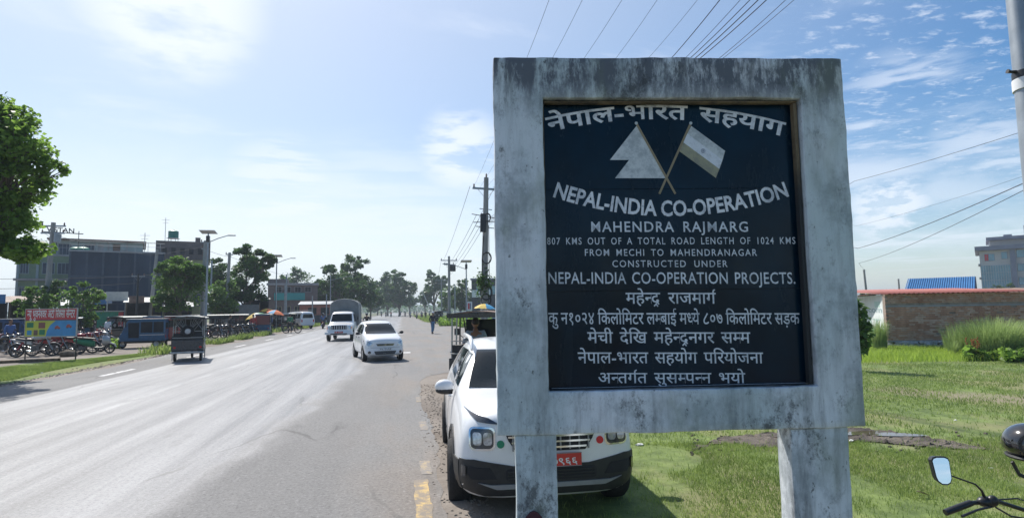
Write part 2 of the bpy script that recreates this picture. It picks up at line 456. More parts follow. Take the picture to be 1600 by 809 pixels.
k = nodes_mat('road_yellow')
n1 = k.noise(5, 6, rough=.75); n2 = k.noise(40, 4)
k.color(k.mix(k.map(n1, .36, .56), (.55, .38, .14), (.22, .185, .15))); k.b.inputs['Roughness'].default_value = .75; k.bump(n2, .3, .01); M['road_yellow'] = k.m
k = nodes_mat('road_faded')
n1 = k.noise(6, 6, rough=.8); k.color(k.mix(k.map(n1, .32, .52), (.40, .31, .18), (.22, .20, .185))); k.b.inputs['Roughness'].default_value = .8; M['road_faded'] = k.m
k = nodes_mat('road_white')
n1 = k.noise(5, 6, rough=.75)
k.color(k.mix(k.map(n1, .42, .66), (.62, .62, .62), (.2, .19, .185))); k.b.inputs['Roughness'].default_value = .7; M['road_white'] = k.m

def axis_pts(lo, hi, far, fine, coarse):
    a = list(np.arange(lo, hi + 1e-6, fine)); s = coarse; x = a[-1]
    while x < far: x += s; s *= 1.35; a.append(x)
    s = coarse; x = a[0]; pre = []
    while x > -far: x -= s; s *= 1.35; pre.append(x)
    return pre[::-1] + a
xs = axis_pts(-2, 12, 1250, .2, 1.0); ys = axis_pts(-4, 24, 1250, .5, 2.0)
g = MB()
g.v = [(x, y, gh(x, y)) for y in ys for x in xs]; nx = len(xs)
g.f = [(j * nx + i, j * nx + i + 1, (j + 1) * nx + i + 1, (j + 1) * nx + i) for j in range(len(ys) - 1) for i in range(nx - 1)]
struct(g.build('ground', M['far_ground'], smooth=60))

def wobble_poly(pts, step=.5, amp=.12, seed=1, fr=1.0):
    r = random.Random(seed); out = []
    n = len(pts)
    for i in range(n):
        a = Vector(pts[i]); b = Vector(pts[(i + 1) % n]); k_ = max(1, int((b - a).length / step))
        nn = Vector((-(b - a).y, (b - a).x)).normalized()
        for j in range(k_):
            out.append(a.lerp(b, j / k_) + nn * (r.uniform(-amp, amp) if j else 0))
    return out
def sheet(name, poly, lift, m, kind='structure', cut=None, parent=None):
    """flat sheet of any outline laid a few mm over the ground and following its height"""
    bm = bmesh.new(); bm.faces.new([bm.verts.new((p[0], p[1], 0)) for p in poly])
    bmesh.ops.triangulate(bm, faces=bm.faces)
    for axis, vals in ((0, np.arange(.6, 1.25, .1)), (1, np.arange(13, 18.1, .5))):
        for v in vals:
            co = [0, 0, 0]; co[axis] = float(v); no = [0, 0, 0]; no[axis] = 1
            if axis == 1 and max(p[0] for p in poly) < .6: continue
            bmesh.ops.bisect_plane(bm, geom=bm.verts[:] + bm.edges[:] + bm.faces[:], plane_co=co, plane_no=no)
    if cut:
        for axis in (0, 1):
            lo = min(p[axis] for p in poly); hi = max(p[axis] for p in poly)
            for v in np.arange(lo, hi, cut):
                co = [0, 0, 0]; co[axis] = float(v) + .013; no = [0, 0, 0]; no[axis] = 1
                bmesh.ops.bisect_plane(bm, geom=bm.verts[:] + bm.edges[:] + bm.faces[:], plane_co=co, plane_no=no)
    for v in bm.verts: v.co.z = gh(v.co.x, v.co.y) + lift
    me = bpy.data.meshes.new(name); bmesh.ops.recalc_face_normals(bm, faces=bm.faces)
    bm.to_mesh(me); bm.free(); me.materials.append(m)
    if me.polygons and me.polygons[0].normal.z < 0: me.flip_normals()
    o = bpy.data.objects.new(name, me); col.objects.link(o); o['kind'] = kind
    if parent: o.parent = parent
    return o
FAR = 1150
# left dirt verge and parking ground, road, side road apron, right shoulder, field
struct(sheet('parking_ground', [(-9, -6), (-9, 160), (-34, 160), (-60, 60), (-60, -6)], .004, M['dirt']))
road_edge_l = [(-10.4 + .25 * math.sin(y * .35) + random.uniform(-.12, .12), y) for y in np.arange(-6, 120, .8)]
road_l = road_edge_l + [(-10.4, 160), (-10.4, FAR)]
right_edge = [(.42 + random.uniform(-.035, .035) + .05 * math.sin(y * .9), y) for y in np.arange(-6, 15.5, .22)]
right_edge += [(.5, 15.7), (.7, 16.6), (1.2, 17.4), (2.4, 18.2), (5.5, 18.8), (8.6, 19), (8.6, 66), (7.4, 72), (5.2, 78), (3.8, 86), (3.2, 96), (3.2, FAR)]
struct(sheet('road', road_l + right_edge[::-1], .008, M['asphalt']))
sh = [(.36, -6), (.36, 16), (1.0, 18.1), (2.2, 19)] + [(2.4, 18), (2.0, 14)] + [(1.15 + random.uniform(-.12, .12) + .25 * max(0, (y - 7) / 6), y) for y in np.arange(12, -6, -.35)]
struct(sheet('dirt_shoulder', sh, .004, M['dirt']))
struct(sheet('field', wobble_poly([(1.05, -6), (1.1, 8), (2.0, 13), (3.2, 17), (10, 18.6), (34, 18.6), (60, 40), (60, -6)], .6, .1, 4), .0025, M['turf']))
# sandy bare patch by the car, tracks across the field, mud with a puddle
def blob(cx, cy, rx, ry, seed, n=48, j=.25, rot=0):
    r = random.Random(seed); ph = [r.uniform(0, 6.28) for _ in range(5)]; out = []
    for i in range(n):
        a = 2 * PI * i / n
        q = 1 + sum(j / (k_ + 1) * math.sin((k_ + 2) * a + ph[k_]) for k_ in range(5)) + r.uniform(-.05, .05)
        x, y = rx * q * math.cos(a), ry * q * math.sin(a)
        out.append((cx + x * math.cos(rot) - y * math.sin(rot), cy + x * math.sin(rot) + y * math.cos(rot)))
    return out
k = nodes_mat('sand')
n1 = k.noise(3, 6, rough=.7)
k.color(k.mix(n1, (.20, .155, .115), (.42, .36, .29))); k.b.inputs['Roughness'].default_value = .95; k.bump(n1, .5, .03); M['sand'] = k.m
def at_blob(px, py, rx, ry, seed, name, m, lift, **kw):
    p = G(px, py); return sheet(name, blob(p.x, p.y, rx, ry, seed, **kw), lift, m)
at_blob(1010, 715, .75, .75, 3, 'sandy_patch', M['sand'], .0052)
mudp = [G(1075, 705), G(1130, 692), G(1200, 700), G(1340, 690), G(1450, 700), G(1560, 705), G(1420, 678), G(1330, 668), G(1130, 683)]
mudp = wobble_poly([(p.x, p.y) for p in mudp], .12, .05, 9)
mo = sheet('mud_patch', mudp, .008, M['mud'], cut=.09)
for v in mo.data.vertices: v.co.z += max(0, random.gauss(.0, .013))
pud = mat('puddle_water', (.10, .085, .06), .03, .1, 3, spec=1)
M['puddle'] = pud
pp = G(1352, 679)
sheet('puddle', blob(pp.x, pp.y, .62, .17, 12, j=.35, rot=-.2), .022, pud)
# clods of turned earth in the mud: nobody could count them
cb = MB()
for i in range(130):
    t = random.random() ** 1.8; p = G(1080 + 480 * t, random.uniform(676, 708) + (0 if t > .3 else 4))
    s = random.uniform(.01, .034); cb.ball((p.x, p.y, p.z + s * .3), (s, s * .8, s * .6), 6, 4, .35)
tag(cb.build('mud_clods', M['mud']), kind='stuff')

# road markings: worn yellow edge dashes on the right, white dashes on the far side
def marking(name, x0, x1, y0, y1, m, seed):
    return sheet(name, wobble_poly([(x0, y0), (x1, y0), (x1, y1), (x0, y1)], .09, .011, seed), .012, m)
for i, (a, b, x, w) in enumerate(((3.6, 6.55, .20, .15), (6.75, 7.35, .27, .12), (9.2, 9.9, .33, .12), (12, 12.7, .33, .1))):
    marking('yellow_edge_dash', x - w / 2, x + w / 2, a, b, M['road_yellow' if i == 0 else 'road_faded'], 30 + i)
for i in range(9):
    y0 = 12.6 + i * 7.2
    marking('white_edge_dash', -9.1, -8.92, y0, y0 + 2.2, M['road_white'], 60 + i)
p = G(632, 551); marking('white_lane_dash', p.x - .26, p.x + .26, p.y - .35, p.y + .35, M['road_white'], 90)

# ------------------------------------------------------------------ the sign board
SIGN_PHI = .0431
so_ = yawed(-.0861, 3.0, CAMH + 1.3534 - 1.9978)       # lower left front corner
sign = empty('sign_board', 'white weathered concrete frame on two posts holding a dark blue panel with painted lettering', 'sign', so_, -(YAW - SIGN_PHI))
bpy.context.view_layer.update()
W, H = 1.93, 1.9978
OL, OT, OR_, OB = .2659, .2266, .2482, .216
TH = .17
k = nodes_mat('painted_concrete')
k.b.inputs['Roughness'].default_value = .85
drip = k.noise(7, 6, (1, 1, .16), (0, 0, 0), .7); drip2 = k.noise(22, 5, (1, 1, .10), (3, 0, 0), .7)
spots = k.noise(4.2, 7, (1, 1, .8), (1, 5, 2), .72); fine = k.noise(60, 5, rough=.8); spk = k.noise(34, 3, (1, 1, .6), (3, 3, 3), .6)
large = k.noise(1.4, 3, (1, 1, .6), (4, 2, 7), .5)
topm = k.map(k.z, 1.62, 1.95, 0, .62)          # grime has settled on the top beam
lowm = k.map(k.z, .26, .0, 0, .30)
c = k.mix(k.map(large, .38, .62), (.54, .62, .64), (.74, .77, .81))
c = k.mix(k.map(spots, .44, .66, 0, .6), c, (.22, .26, .28))
c = k.mix(k.map(k.noise(11, 8, (1, 1, .5), (2, 2, 2), .85), .53, .66, 0, .5), c, (.12, .14, .16))
c = k.mix(k.map(k.noise(5, 6, (1, 1, .12), (6, 1, 2), .6), .55, .7, 0, .45), c, (.60, .64, .68))
c = k.mix(k.math('MULTIPLY', k.map(drip, .45, .70), k.math('ADD', .30, k.math('ADD', topm, lowm))), c, (.06, .066, .07))
c = k.mix(k.math('MULTIPLY', k.map(drip2, .48, .7), k.math('ADD', .22, topm)), c, (.08, .086, .09))
c = k.mix(k.math('MULTIPLY', k.math('MULTIPLY', topm, k.map(k.noise(9, 7, (1, 1, .35), (1, 1, 8), .75), .38, .58)), 2.0, True), c, (.12, .135, .16))
c = k.mix(k.math('MULTIPLY', k.map(k.noise(3.1, 8, (1, 1, .7), (9, 1, 4), .85), .545, .66), .8), c, (.055, .06, .062))
c = k.mix(k.map(spk, .66, .72, 0, .7), c, (.05, .05, .05))
c = k.mix(k.map(k.noise(2.6, 4, (1, 1, .5), (0, 8, 4)), .55, .7, 0, .35), c, (.20, .24, .15))
k.color(c); k.bump(k.math('ADD', k.math('MULTIPLY', fine, .5), spots), .35, .012)
M['painted_concrete'] = k.m

def rough_box(name, x0, x1, y0, y1, z0, z1, m, parent, seed, amp=.004, seg=.06, rad=.006):
    """a cast block with slightly uneven edges and faces"""
    bm = bmesh.new()
    mb = MB().box(x0, x1, y0, y1, z0, z1); me = bpy.data.meshes.new(name); me.from_pydata(mb.v, [], mb.f); bm.from_mesh(me)
    bmesh.ops.recalc_face_normals(bm, faces=bm.faces)
    bmesh.ops.bevel(bm, geom=bm.edges[:], offset=rad, segments=2, affect='EDGES', profile=.5)
    for ax, (a, b) in enumerate(((x0, x1), (y0, y1), (z0, z1))):
        n = int((b - a) / seg)
        for i in range(1, n):
            co = [0, 0, 0]; co[ax] = a + (b - a) * i / n; no = [0, 0, 0]; no[ax] = 1
            bmesh.ops.bisect_plane(bm, geom=bm.verts[:] + bm.edges[:] + bm.faces[:], plane_co=co, plane_no=no)
    from mathutils import noise as mn
    for v in bm.verts:
        d = mn.noise_vector(v.co * 5 + Vector((seed, 0, 0))) * amp + mn.noise_vector(v.co * 23 + Vector((0, seed, 0))) * amp * .4
        v.co += d
    bm.to_mesh(me); bm.free(); me.materials.append(m); me.shade_smooth(); me.set_sharp_from_angle(angle=R(50))
    o = bpy.data.objects.new(name, me); col.objects.link(o); o.parent = parent; return o
PC = M['painted_concrete']
# one cast ring: built as a single frame mesh
fb = MB()
o1 = [(0, 0), (W, 0), (W, H), (0, H)]; i1 = [(OL, OB), (W - OR_, OB), (W - OR_, H - OT), (OL, H - OT)]
def ring_mesh():
    bm = bmesh.new()
    V = {}
    xs_ = sorted({0, OL, W - OR_, W}); zs_ = sorted({0, OB, H - OT, H})
    def vert(x, y, z):
        q = (round(x, 5), round(y, 5), round(z, 5))
        if q not in V: V[q] = bm.verts.new(q)
        return V[q]
    for yy in (0, TH):
        for i in range(3):
            for j in range(3):
                if i == 1 and j == 1: continue
                bm.faces.new([vert(xs_[i + a], yy, zs_[j + b]) for a, b in ((0, 0), (1, 0), (1, 1), (0, 1))])
    def wall(pts):
        for i in range(len(pts) - 1):
            (x0, z0), (x1, z1) = pts[i], pts[i + 1]
            bm.faces.new([vert(x0, 0, z0), vert(x1, 0, z1), vert(x1, TH, z1), vert(x0, TH, z0)])
    X, Z = xs_, zs_
    wall([(X[0], Z[0]), (X[1], Z[0]), (X[2], Z[0]), (X[3], Z[0]), (X[3], Z[1]), (X[3], Z[2]), (X[3], Z[3]), (X[2], Z[3]), (X[1], Z[3]), (X[0], Z[3]), (X[0], Z[2]), (X[0], Z[1]), (X[0], Z[0])])
    wall([(X[1], Z[1]), (X[2], Z[1]), (X[2], Z[2]), (X[1], Z[2]), (X[1], Z[1])])
    bmesh.ops.recalc_face_normals(bm, faces=bm.faces)
    sharp = [e for e in bm.edges if len(e.link_faces) == 2 and e.calc_face_angle() > .5]
    bmesh.ops.bevel(bm, geom=sharp, offset=.007, segments=2, affect='EDGES', profile=.5)
    for ax, hi in ((0, W), (2, H), (1, TH)):
        n = int(hi / .045)
        for i in range(1, n):
            co = [0, 0, 0]; co[ax] = hi * i / n; no = [0, 0, 0]; no[ax] = 1
            bmesh.ops.bisect_plane(bm, geom=bm.verts[:] + bm.edges[:] + bm.faces[:], plane_co=co, plane_no=no)
    from mathutils import noise as mn
    for v in bm.verts:
        v.co += mn.noise_vector(v.co * 4) * .005 + mn.noise_vector(v.co * 19) * .003 + mn.noise_vector(v.co * 60) * .0012
    me = bpy.data.meshes.new('frame'); bm.to_mesh(me); bm.free(); me.materials.append(PC); me.shade_smooth(); me.set_sharp_from_angle(angle=R(50))
    return me
fo = bpy.data.objects.new('frame', ring_mesh()); col.objects.link(fo); fo.parent = sign
inv = sign.matrix_world.inverted()
gz = -(so_.z) - .35
def SL(px, py, dep=0.0):
    """sight line -> coordinates on the plane of the board, dep metres behind its front"""
    o = inv @ CAM; d = (inv.to_3x3() @ ray(px, py)); t = (dep - o.y) / d.y; q = o + d * t; return q.x, q.z
lx0 = SL(806, 690, .02)[0]; lx1 = SL(869, 690, .02)[0]; rx0 = SL(1235, 690, .02)[0]; rx1 = SL(1325, 690, .02)[0]
rough_box('post', lx0, lx1, .015, TH - .01, gz, -.002, PC, sign, 3.3)
rough_box('post', rx0, rx1, .015, TH - .01, gz, -.002, PC, sign, 8.3)
# wooden battens round the opening, then three painted steel sheets behind them
k = nodes_mat('batten_wood')
g1 = k.noise(4, 6, (1, 1, .5), rough=.75); wd0 = k.mix(k.map(g1, .35, .7), (.03, .026, .02), (.20, .15, .085)); k.color(k.mix(k.map(k.z, 1.5, 1.15), wd0, (.03, .032, .034))); k.b.inputs['Roughness'].default_value = .8
k.bump(k.noise(50, 4), .4, .004); WB = k.m
x0, x1, z0, z1 = OL + .005, W - OR_ - .006, OB + .005, H - OT - .006
MB().box(x0 + .001, x1 - .001, .028, .066, z1 - .010, z1).build('batten', WB, sign, bevel=.003)
MB().box(x1 - .019, x1 + .001, .030, .068, z0 + .002, z1 - .012).build('batten', WB, sign, bevel=.003)
MB().box(x0 - .004, x0 + .0015, .030, .068, z0 + .002, z1 - .012).build('batten', WB, sign, bevel=.003)
MB().box(x0 + .003, x1 - .021, .032, .064, z0 - .001, z0 + .003).build('batten', M['black_metal'], sign, bevel=.002)
k = nodes_mat('panel_paint')
n1 = k.noise(2.2, 5); n2 = k.noise(9, 6, (1, 1, .3), rough=.7)
k.color(k.mix(k.map(n1, .3, .7), (.001, .009, .018), (.002, .018, .036))); k.rough(k.map(n2, .3, .7, .12, .32)); k.b.inputs['Specular IOR Level'].default_value = .22
k.bump(k.noise(1.5, 3), .06, .02)
PP = k.m
PY = .078
zs1 = SL(1050, 295, PY)[1]; zs2 = SL(1050, 453, PY)[1]
for a, b in ((z0, zs2 - .0012), (zs2 + .0012, zs1 - .0012), (zs1 + .0012, z1)):
    MB().box(x0 - .004, x1 + .005, PY, PY + .012, a - .0, b).build('panel_sheet', PP, sign)
MB().box(x0 - .004, x1 + .005, PY + .016, PY + .03, z0, z1).build('backing', M['black_metal'], sign)

# ---- lettering
k = nodes_mat('letter_paint')
n1 = k.noise(14, 7, (1, 1, .8), rough=.8); n2 = k.noise(45, 5, rough=.8)
c = k.mix(k.map(n1, .45, .68), (.68, .72, .78), (.36, .40, .45)); c = k.mix(k.map(n2, .62, .72, 0, .6), c, (.06, .08, .12))
k.color(c); k.b.inputs['Roughness'].default_value = .7; LP = k.m
k = nodes_mat('title_paint')
n1 = k.noise(9, 7, (1, 1, .8), rough=.85); n2 = k.noise(38, 6, rough=.85)
c = k.mix(k.map(n1, .40, .66), (.80, .82, .86), (.46, .49, .54)); c = k.mix(k.map(n2, .56, .66, 0, .75), c, (.12, .14, .19))
k.color(c); k.b.inputs['Roughness'].default_value = .75; TP = k.m
tcur = bpy.data.curves.new('lettering', 'FONT'); tcur.resolution_u = 3
tobj = bpy.data.objects.new('lettering', tcur); col.objects.link(tobj)
_gc = {}
def glyph(ch, off=0.0):
    if ch == 'M': off = min(off, .004)
    if ch == 'भ': off = min(off, .010)
    if (ch, off) in _gc: return _gc[(ch, off)]
    tcur.body = ch; tcur.offset = off
    bpy.context.view_layer.update(); dg = bpy.context.evaluated_depsgraph_get(); e = tobj.evaluated_get(dg); me = e.to_mesh()
    v = [(q.co.x, q.co.y) for q in me.vertices]; f = [tuple(p.vertices) for p in me.polygons]; e.to_mesh_clear()
    _gc[(ch, off)] = (v, f); return v, f
ZERO = set('ेु़ूैंँृ्ौ')
def adv(ch):
    if ('adv', ch) in _gc: return _gc[('adv', ch)]
    if ch == ' ': a = .30
    elif ch in ZERO: a = 0
    else:
        def wd(s):
            tcur.body = s; tcur.offset = 0; bpy.context.view_layer.update(); return tobj.dimensions.x
        a = (wd('ल' + ch + 'ल') - wd('लल')) if ord(ch) > 255 else (wd('H' + ch + 'H') - wd('HH'))
    _gc[('adv', ch)] = a; return a
def clipx(v, f, xm, y0=-9, keep_above=None):
    bm = bmesh.new(); vs = [bm.verts.new((x, y, 0)) for x, y in v]
    for q in f:
        try: bm.faces.new([vs[i] for i in q])
        except ValueError: pass
    bmesh.ops.bisect_plane(bm, geom=bm.verts[:] + bm.edges[:] + bm.faces[:], plane_co=(xm, 0, 0), plane_no=(1, 0, 0), clear_outer=True)
    bm.verts.index_update(); r = ([(w.co.x, w.co.y) for w in bm.verts], [tuple(w.index for w in q.verts) for q in bm.faces]); bm.free(); return r
def stroke(pts, w):
    v = []; n = len(pts)
    for i in range(n):
        a = Vector(pts[max(i - 1, 0)]); b = Vector(pts[min(i + 1, n - 1)]); t = (b - a).normalized(); q = Vector((-t.y, t.x)) * w / 2
        p = Vector(pts[i]); v += [tuple(p + q), tuple(p - q)]
    return v, [(2 * i, 2 * i + 1, 2 * i + 3, 2 * i + 2) for i in range(n - 1)]
def text2d(s, off=0.0, wsp=.30, tracking=0.0):
    """lay a line out; ~ after a letter: half form, ^ : reph over the last letter, / : rakar under it"""
    V = []; F = []; x = 0.0; i = 0; last = 0.0; lastw = 0
    def put(v, f, dx):
        o = len(V); V.extend((a + dx, b) for a, b in v); F.extend(tuple(j + o for j in q) for q in f)
    s = re.sub('((?:[क-ह]~)*[क-ह])ि', 'ि\\1', s)
    while i < len(s):
        ch = s[i]; nxt = s[i + 1] if i + 1 < len(s) else ''
        if ch == ' ': x += wsp; i += 1; continue
        if ch == '^': put(*stroke([(-.125, .60), (-.135, .70), (-.11, .77), (-.06, .80), (-.015, .79)], .07 + off), x); i += 1; continue
        if ch == '/': put(*stroke([(-.17, .06), (-.27, -.06), (-.36, -.15)], .07 + off), x); put(*stroke([(-.25, -.03), (-.13, -.17)], .06 + off), x); i += 1; continue
        v, f = glyph(ch, off)
        if nxt == '~':
            a = adv(ch); v, f = clipx(v, f, a - .165); put(v, f, x); x += a - .17; i += 2; continue
        put(v, f, x); x += adv(ch) + (tracking if ord(ch) < 256 else 0); i += 1
    return V, F, x
def line(name, s, xa, xb, yb, hgt, m, off=0.0, arc=None, wsp=.30, tracking=0.0, hl=.62, dep=None, parent=None, fn=None):
    """xa, xb, yb, hgt: extent, baseline and letter height as seen; placed on the board's own plane"""
    V, F, wd_ = text2d(s, off, wsp, tracking)
    v0 = min(v[0] for v in V); v1 = max(v[0] for v in V)
    dp = PY - .0015
    if isinstance(yb, tuple): ya, ybb = yb
    else: ya = ybb = yb
    ym = arc if arc is not None else (ya + ybb) / 2
    A = Vector(SL(xa, ya, dp)); B = Vector(SL(xb, ybb, dp)); C = Vector(SL((xa + xb) / 2, ym, dp))
    T = Vector(SL((xa + xb) / 2, ym - hgt, dp)); hs = (T - C).length / hl
    Q = C * 2 - (A + B) / 2
    out = []
    for x, y in V:
        t = (x - v0) / (v1 - v0)
        p = A * (1 - t) ** 2 + Q * 2 * t * (1 - t) + B * t * t
        d = ((Q - A) * (1 - t) + (B - Q) * t).normalized(); nrm = Vector((-d.y, d.x))
        if arc is None: nrm = Vector((0, 1))
        q = p + nrm * y * hs
        out.append((q.x, dp, q.y))
    me = bpy.data.meshes.new(name); me.from_pydata(out, [], F); me.materials.append(m)
    o = bpy.data.objects.new(name, me); col.objects.link(o); o.parent = parent or sign; return o
line('painted_title', 'नेपाल-भारत सहयाग', 857, 1224, (206, 213), 21, TP, .021, arc=186, wsp=.42)
line('painted_title', 'NEPAL-INDIA CO-OPERATION', 864, 1233, (307, 306), 23.5, TP, .026, arc=337, hl=.70, wsp=.26)
line('painted_text', 'MAHENDRA RAJMARG', 924, 1169, 362, 16, LP, .012, hl=.70, tracking=.08, wsp=.55)
line('painted_text', '807 KMS OUT OF A TOTAL ROAD LENGTH OF 1024 KMS', 855, 1243, (382, 381), 10.8, LP, .006, hl=.70, tracking=.12, wsp=.62)
line('painted_text', 'FROM MECHI TO MAHENDRANAGAR', 914, 1183, 399.5, 10.5, LP, .006, hl=.70, tracking=.12, wsp=.62)
line('painted_text', 'CONSTRUCTED UNDER', 957, 1137, 417, 10.5, LP, .006, hl=.70, tracking=.12, wsp=.75)
line('painted_text', 'NEPAL-INDIA CO-OPERATION PROJECTS.', 857, 1243, 443, 18, LP, .008, hl=.70, tracking=.03, wsp=.42)
line('painted_text', 'महेन~द/ राजमाग^', 978, 1119, 474, 16.5, LP, .008, wsp=.5)
line('painted_text', 'कु न१०२४ किलोमिटर लम~बाई मध~ये ८०७ किलोमिटर सड़क', 857, 1250, 506, 17, LP, .008, wsp=.26)
line('painted_text', 'मेची देखि महेन~द/नगर सम~म', 918, 1173, 535.5, 16.5, LP, .008, wsp=.42)
line('painted_text', 'नेपाल-भारत सहयोग परियोजना', 903, 1193, 567, 16.5, LP, .007, wsp=.42)
line('painted_text', 'अन~तग^त सुसम~पन~न भयो', 935, 1165, 598, 15.5, LP, .006, wsp=.42)
def flat(name, pts, m, dep, parent=sign):
    vs = [(*SL(*p, dep),) for p in pts]
    mb = MB(); mb.v = [(x, dep, z) for x, z in vs]; mb.f = [tuple(range(len(vs)))]
    return mb.build(name, m, parent)
k = nodes_mat('flag_paint')
n1 = k.noise(11, 7, rough=.8); c = k.mix(k.map(n1, .42, .62), (.64, .67, .68), (.40, .44, .46)); k.color(c); k.b.inputs['Roughness'].default_value = .7; FP = k.m
k = nodes_mat('flag_white')
n1 = k.noise(11, 7, rough=.8); c = k.mix(k.map(n1, .45, .66), (.72, .75, .80), (.52, .55, .59)); k.color(c); FW = k.m
k = nodes_mat('flag_tan')
n1 = k.noise(13, 7, rough=.8); c = k.mix(k.map(n1, .42, .62), (.36, .34, .22), (.24, .24, .19)); k.color(c); FT = k.m
k = nodes_mat('pole_paint')
n1 = k.noise(20, 5); k.color(k.mix(n1, (.22, .17, .09), (.34, .28, .18))); PO = k.m
flat('painted_flag', [(996, 195), (953, 250), (983, 250), (961, 278.5), (1041, 278.5)], FP, PY - .0012)
flat('painted_flag', [(1080, 197), (1133, 236), (1129, 250), (1074, 209)], FP, PY - .0012)
flat('flag_band', [(1074, 209), (1129, 250), (1124, 264), (1067.5, 222.5)], FW, PY - .0016)
flat('flag_band', [(1067.5, 222.5), (1124, 264), (1118.5, 278), (1061, 236)], FT, PY - .0012)
mk('grey_wheel', (.30, .34, .42), .7, .3, 60)
wheel_e = MB()
cx_, cz_ = SL(1098.5, 236, PY); wheel_e.lathe([(.010, -.0004), (.0125, -.0004), (.0125, .0004), (.010, .0004)], 'Y', (cx_, PY - .0022, cz_), 20, True)
for j in range(12):
    a = PI * j / 6; wheel_e.box(-.0006, .0006, -.0003, .0003, 0, .010, Matrix.Translation((cx_, PY - .0022, cz_)) @ Matrix.Rotation(a, 4, 'Y'))
wheel_e.build('flag_wheel', M['grey_wheel'], sign)
for a, b in (((994, 193), (1055, 303)), ((1079, 193), (1030, 303))):
    A = Vector(SL(*a, PY)); B = Vector(SL(*b, PY)); d = (B - A).normalized(); q = Vector((-d.y, d.x)) * .006
    mb = MB(); mb.v = [(p.x, PY - .0028 if a[0] < 1000 else PY - .0024, p.y) for p in (A + q, A - q, B - q, B + q)]; mb.f = [(0, 1, 2, 3)]; mb.build('painted_pole', PO, sign)
    mb = MB(); mb.lathe([(.0001, -.0003), (.009, -.0002), (.0001, 0)], 'Y', (A.x, PY - .0032, A.y), 10); mb.build('painted_finial', FP, sign)
# thin pale line scraped along the foot of the panel
A = SL(862, 606.5, PY); B = SL(1262, 600.5, PY)
MB().box(A[0], B[0], PY - .002, PY - .0008, A[1], A[1] + .0016).build('border_line', LP, sign)
# maroon pointed mark painted low on the left post
pz = SL(834, 797, .012)
mk('maroon_paint', (.055, .012, .022), .7, .2, 30)
arch = [(-.05, -.22), (.05, -.22), (.052, -.06), (.040, -.03), (.018, -.008), (.0, .0), (-.018, -.006), (-.040, -.028), (-.052, -.06)]
MB().prism([(pz[0] + a, pz[1] + b) for a, b in arch], .004, .012, 'Y').build('painted_mark', M['maroon_paint'], sign)

# ------------------------------------------------------------------ vehicles
def lerp(a, b, t): return a + (b - a) * t
def body_mesh(st, sub=2, arches=(), ar=.36, aw=.3, halfw=.9, power=None):
    """loft half sections (y, w, zs, zb, wb, zt, wt), mirrored; wheel arches cut out"""
    mb = MB(); n = 16
    for (y, w, zs, zb, wb, zt, wt) in st:
        h = [(0, zs), (w * .82, zs), (w, zs + .10), (w * 1.0, lerp(zs, zb, .6)), (wb, zb), (lerp(wb, wt, .72), lerp(zb, zt, .72)), (wt, zt - .03), (wt * .75, zt + .005), (0, zt + .02)]
        ring = h + [(-x, z) for x, z in h[-2:0:-1]]
        mb.v += [(x, y, z) for x, z in ring]
    k_ = len(st)
    mb.f = [(i * n + j, i * n + (j + 1) % n, (i + 1) * n + (j + 1) % n, (i + 1) * n + j) for i in range(k_ - 1) for j in range(n)]
    for e, rev in ((0, 1), (k_ - 1, 0)):
        b = e * n
        for j in range(1, 8):
            # quads across the end cap between mirrored points
            q = (b + j, b + j + 1, b + n - j - 1, b + n - j) if j < 7 else (b + 7, b + 8, b + 9)
            mb.f.append(q)
        mb.f.append((b, b + 1, b + n - 1))
    o = mb.build('body', None)
    md = o.modifiers.new('s', 'SUBSURF'); md.levels = md.render_levels = sub
    bake(o)
    cuts = []
    for (y, z) in arches:
        for sx in (-1, 1):
            c = MB().lathe([(ar, -aw), (ar, aw)], 'X', (sx * halfw, y, z), 28).build('cut', None); cuts.append(c)
            m2 = o.modifiers.new('b', 'BOOLEAN'); m2.operation = 'DIFFERENCE'; m2.object = c; m2.solver = 'EXACT'
    if cuts: bake(o)
    for c in cuts: bpy.data.objects.remove(c)
    o.data.shade_smooth(); o.data.set_sharp_from_angle(angle=R(38))
    return o
def bvh_of(o):
    return BVHTree.FromPolygons([v.co.copy() for v in o.data.vertices], [tuple(p.vertices) for p in o.data.polygons])
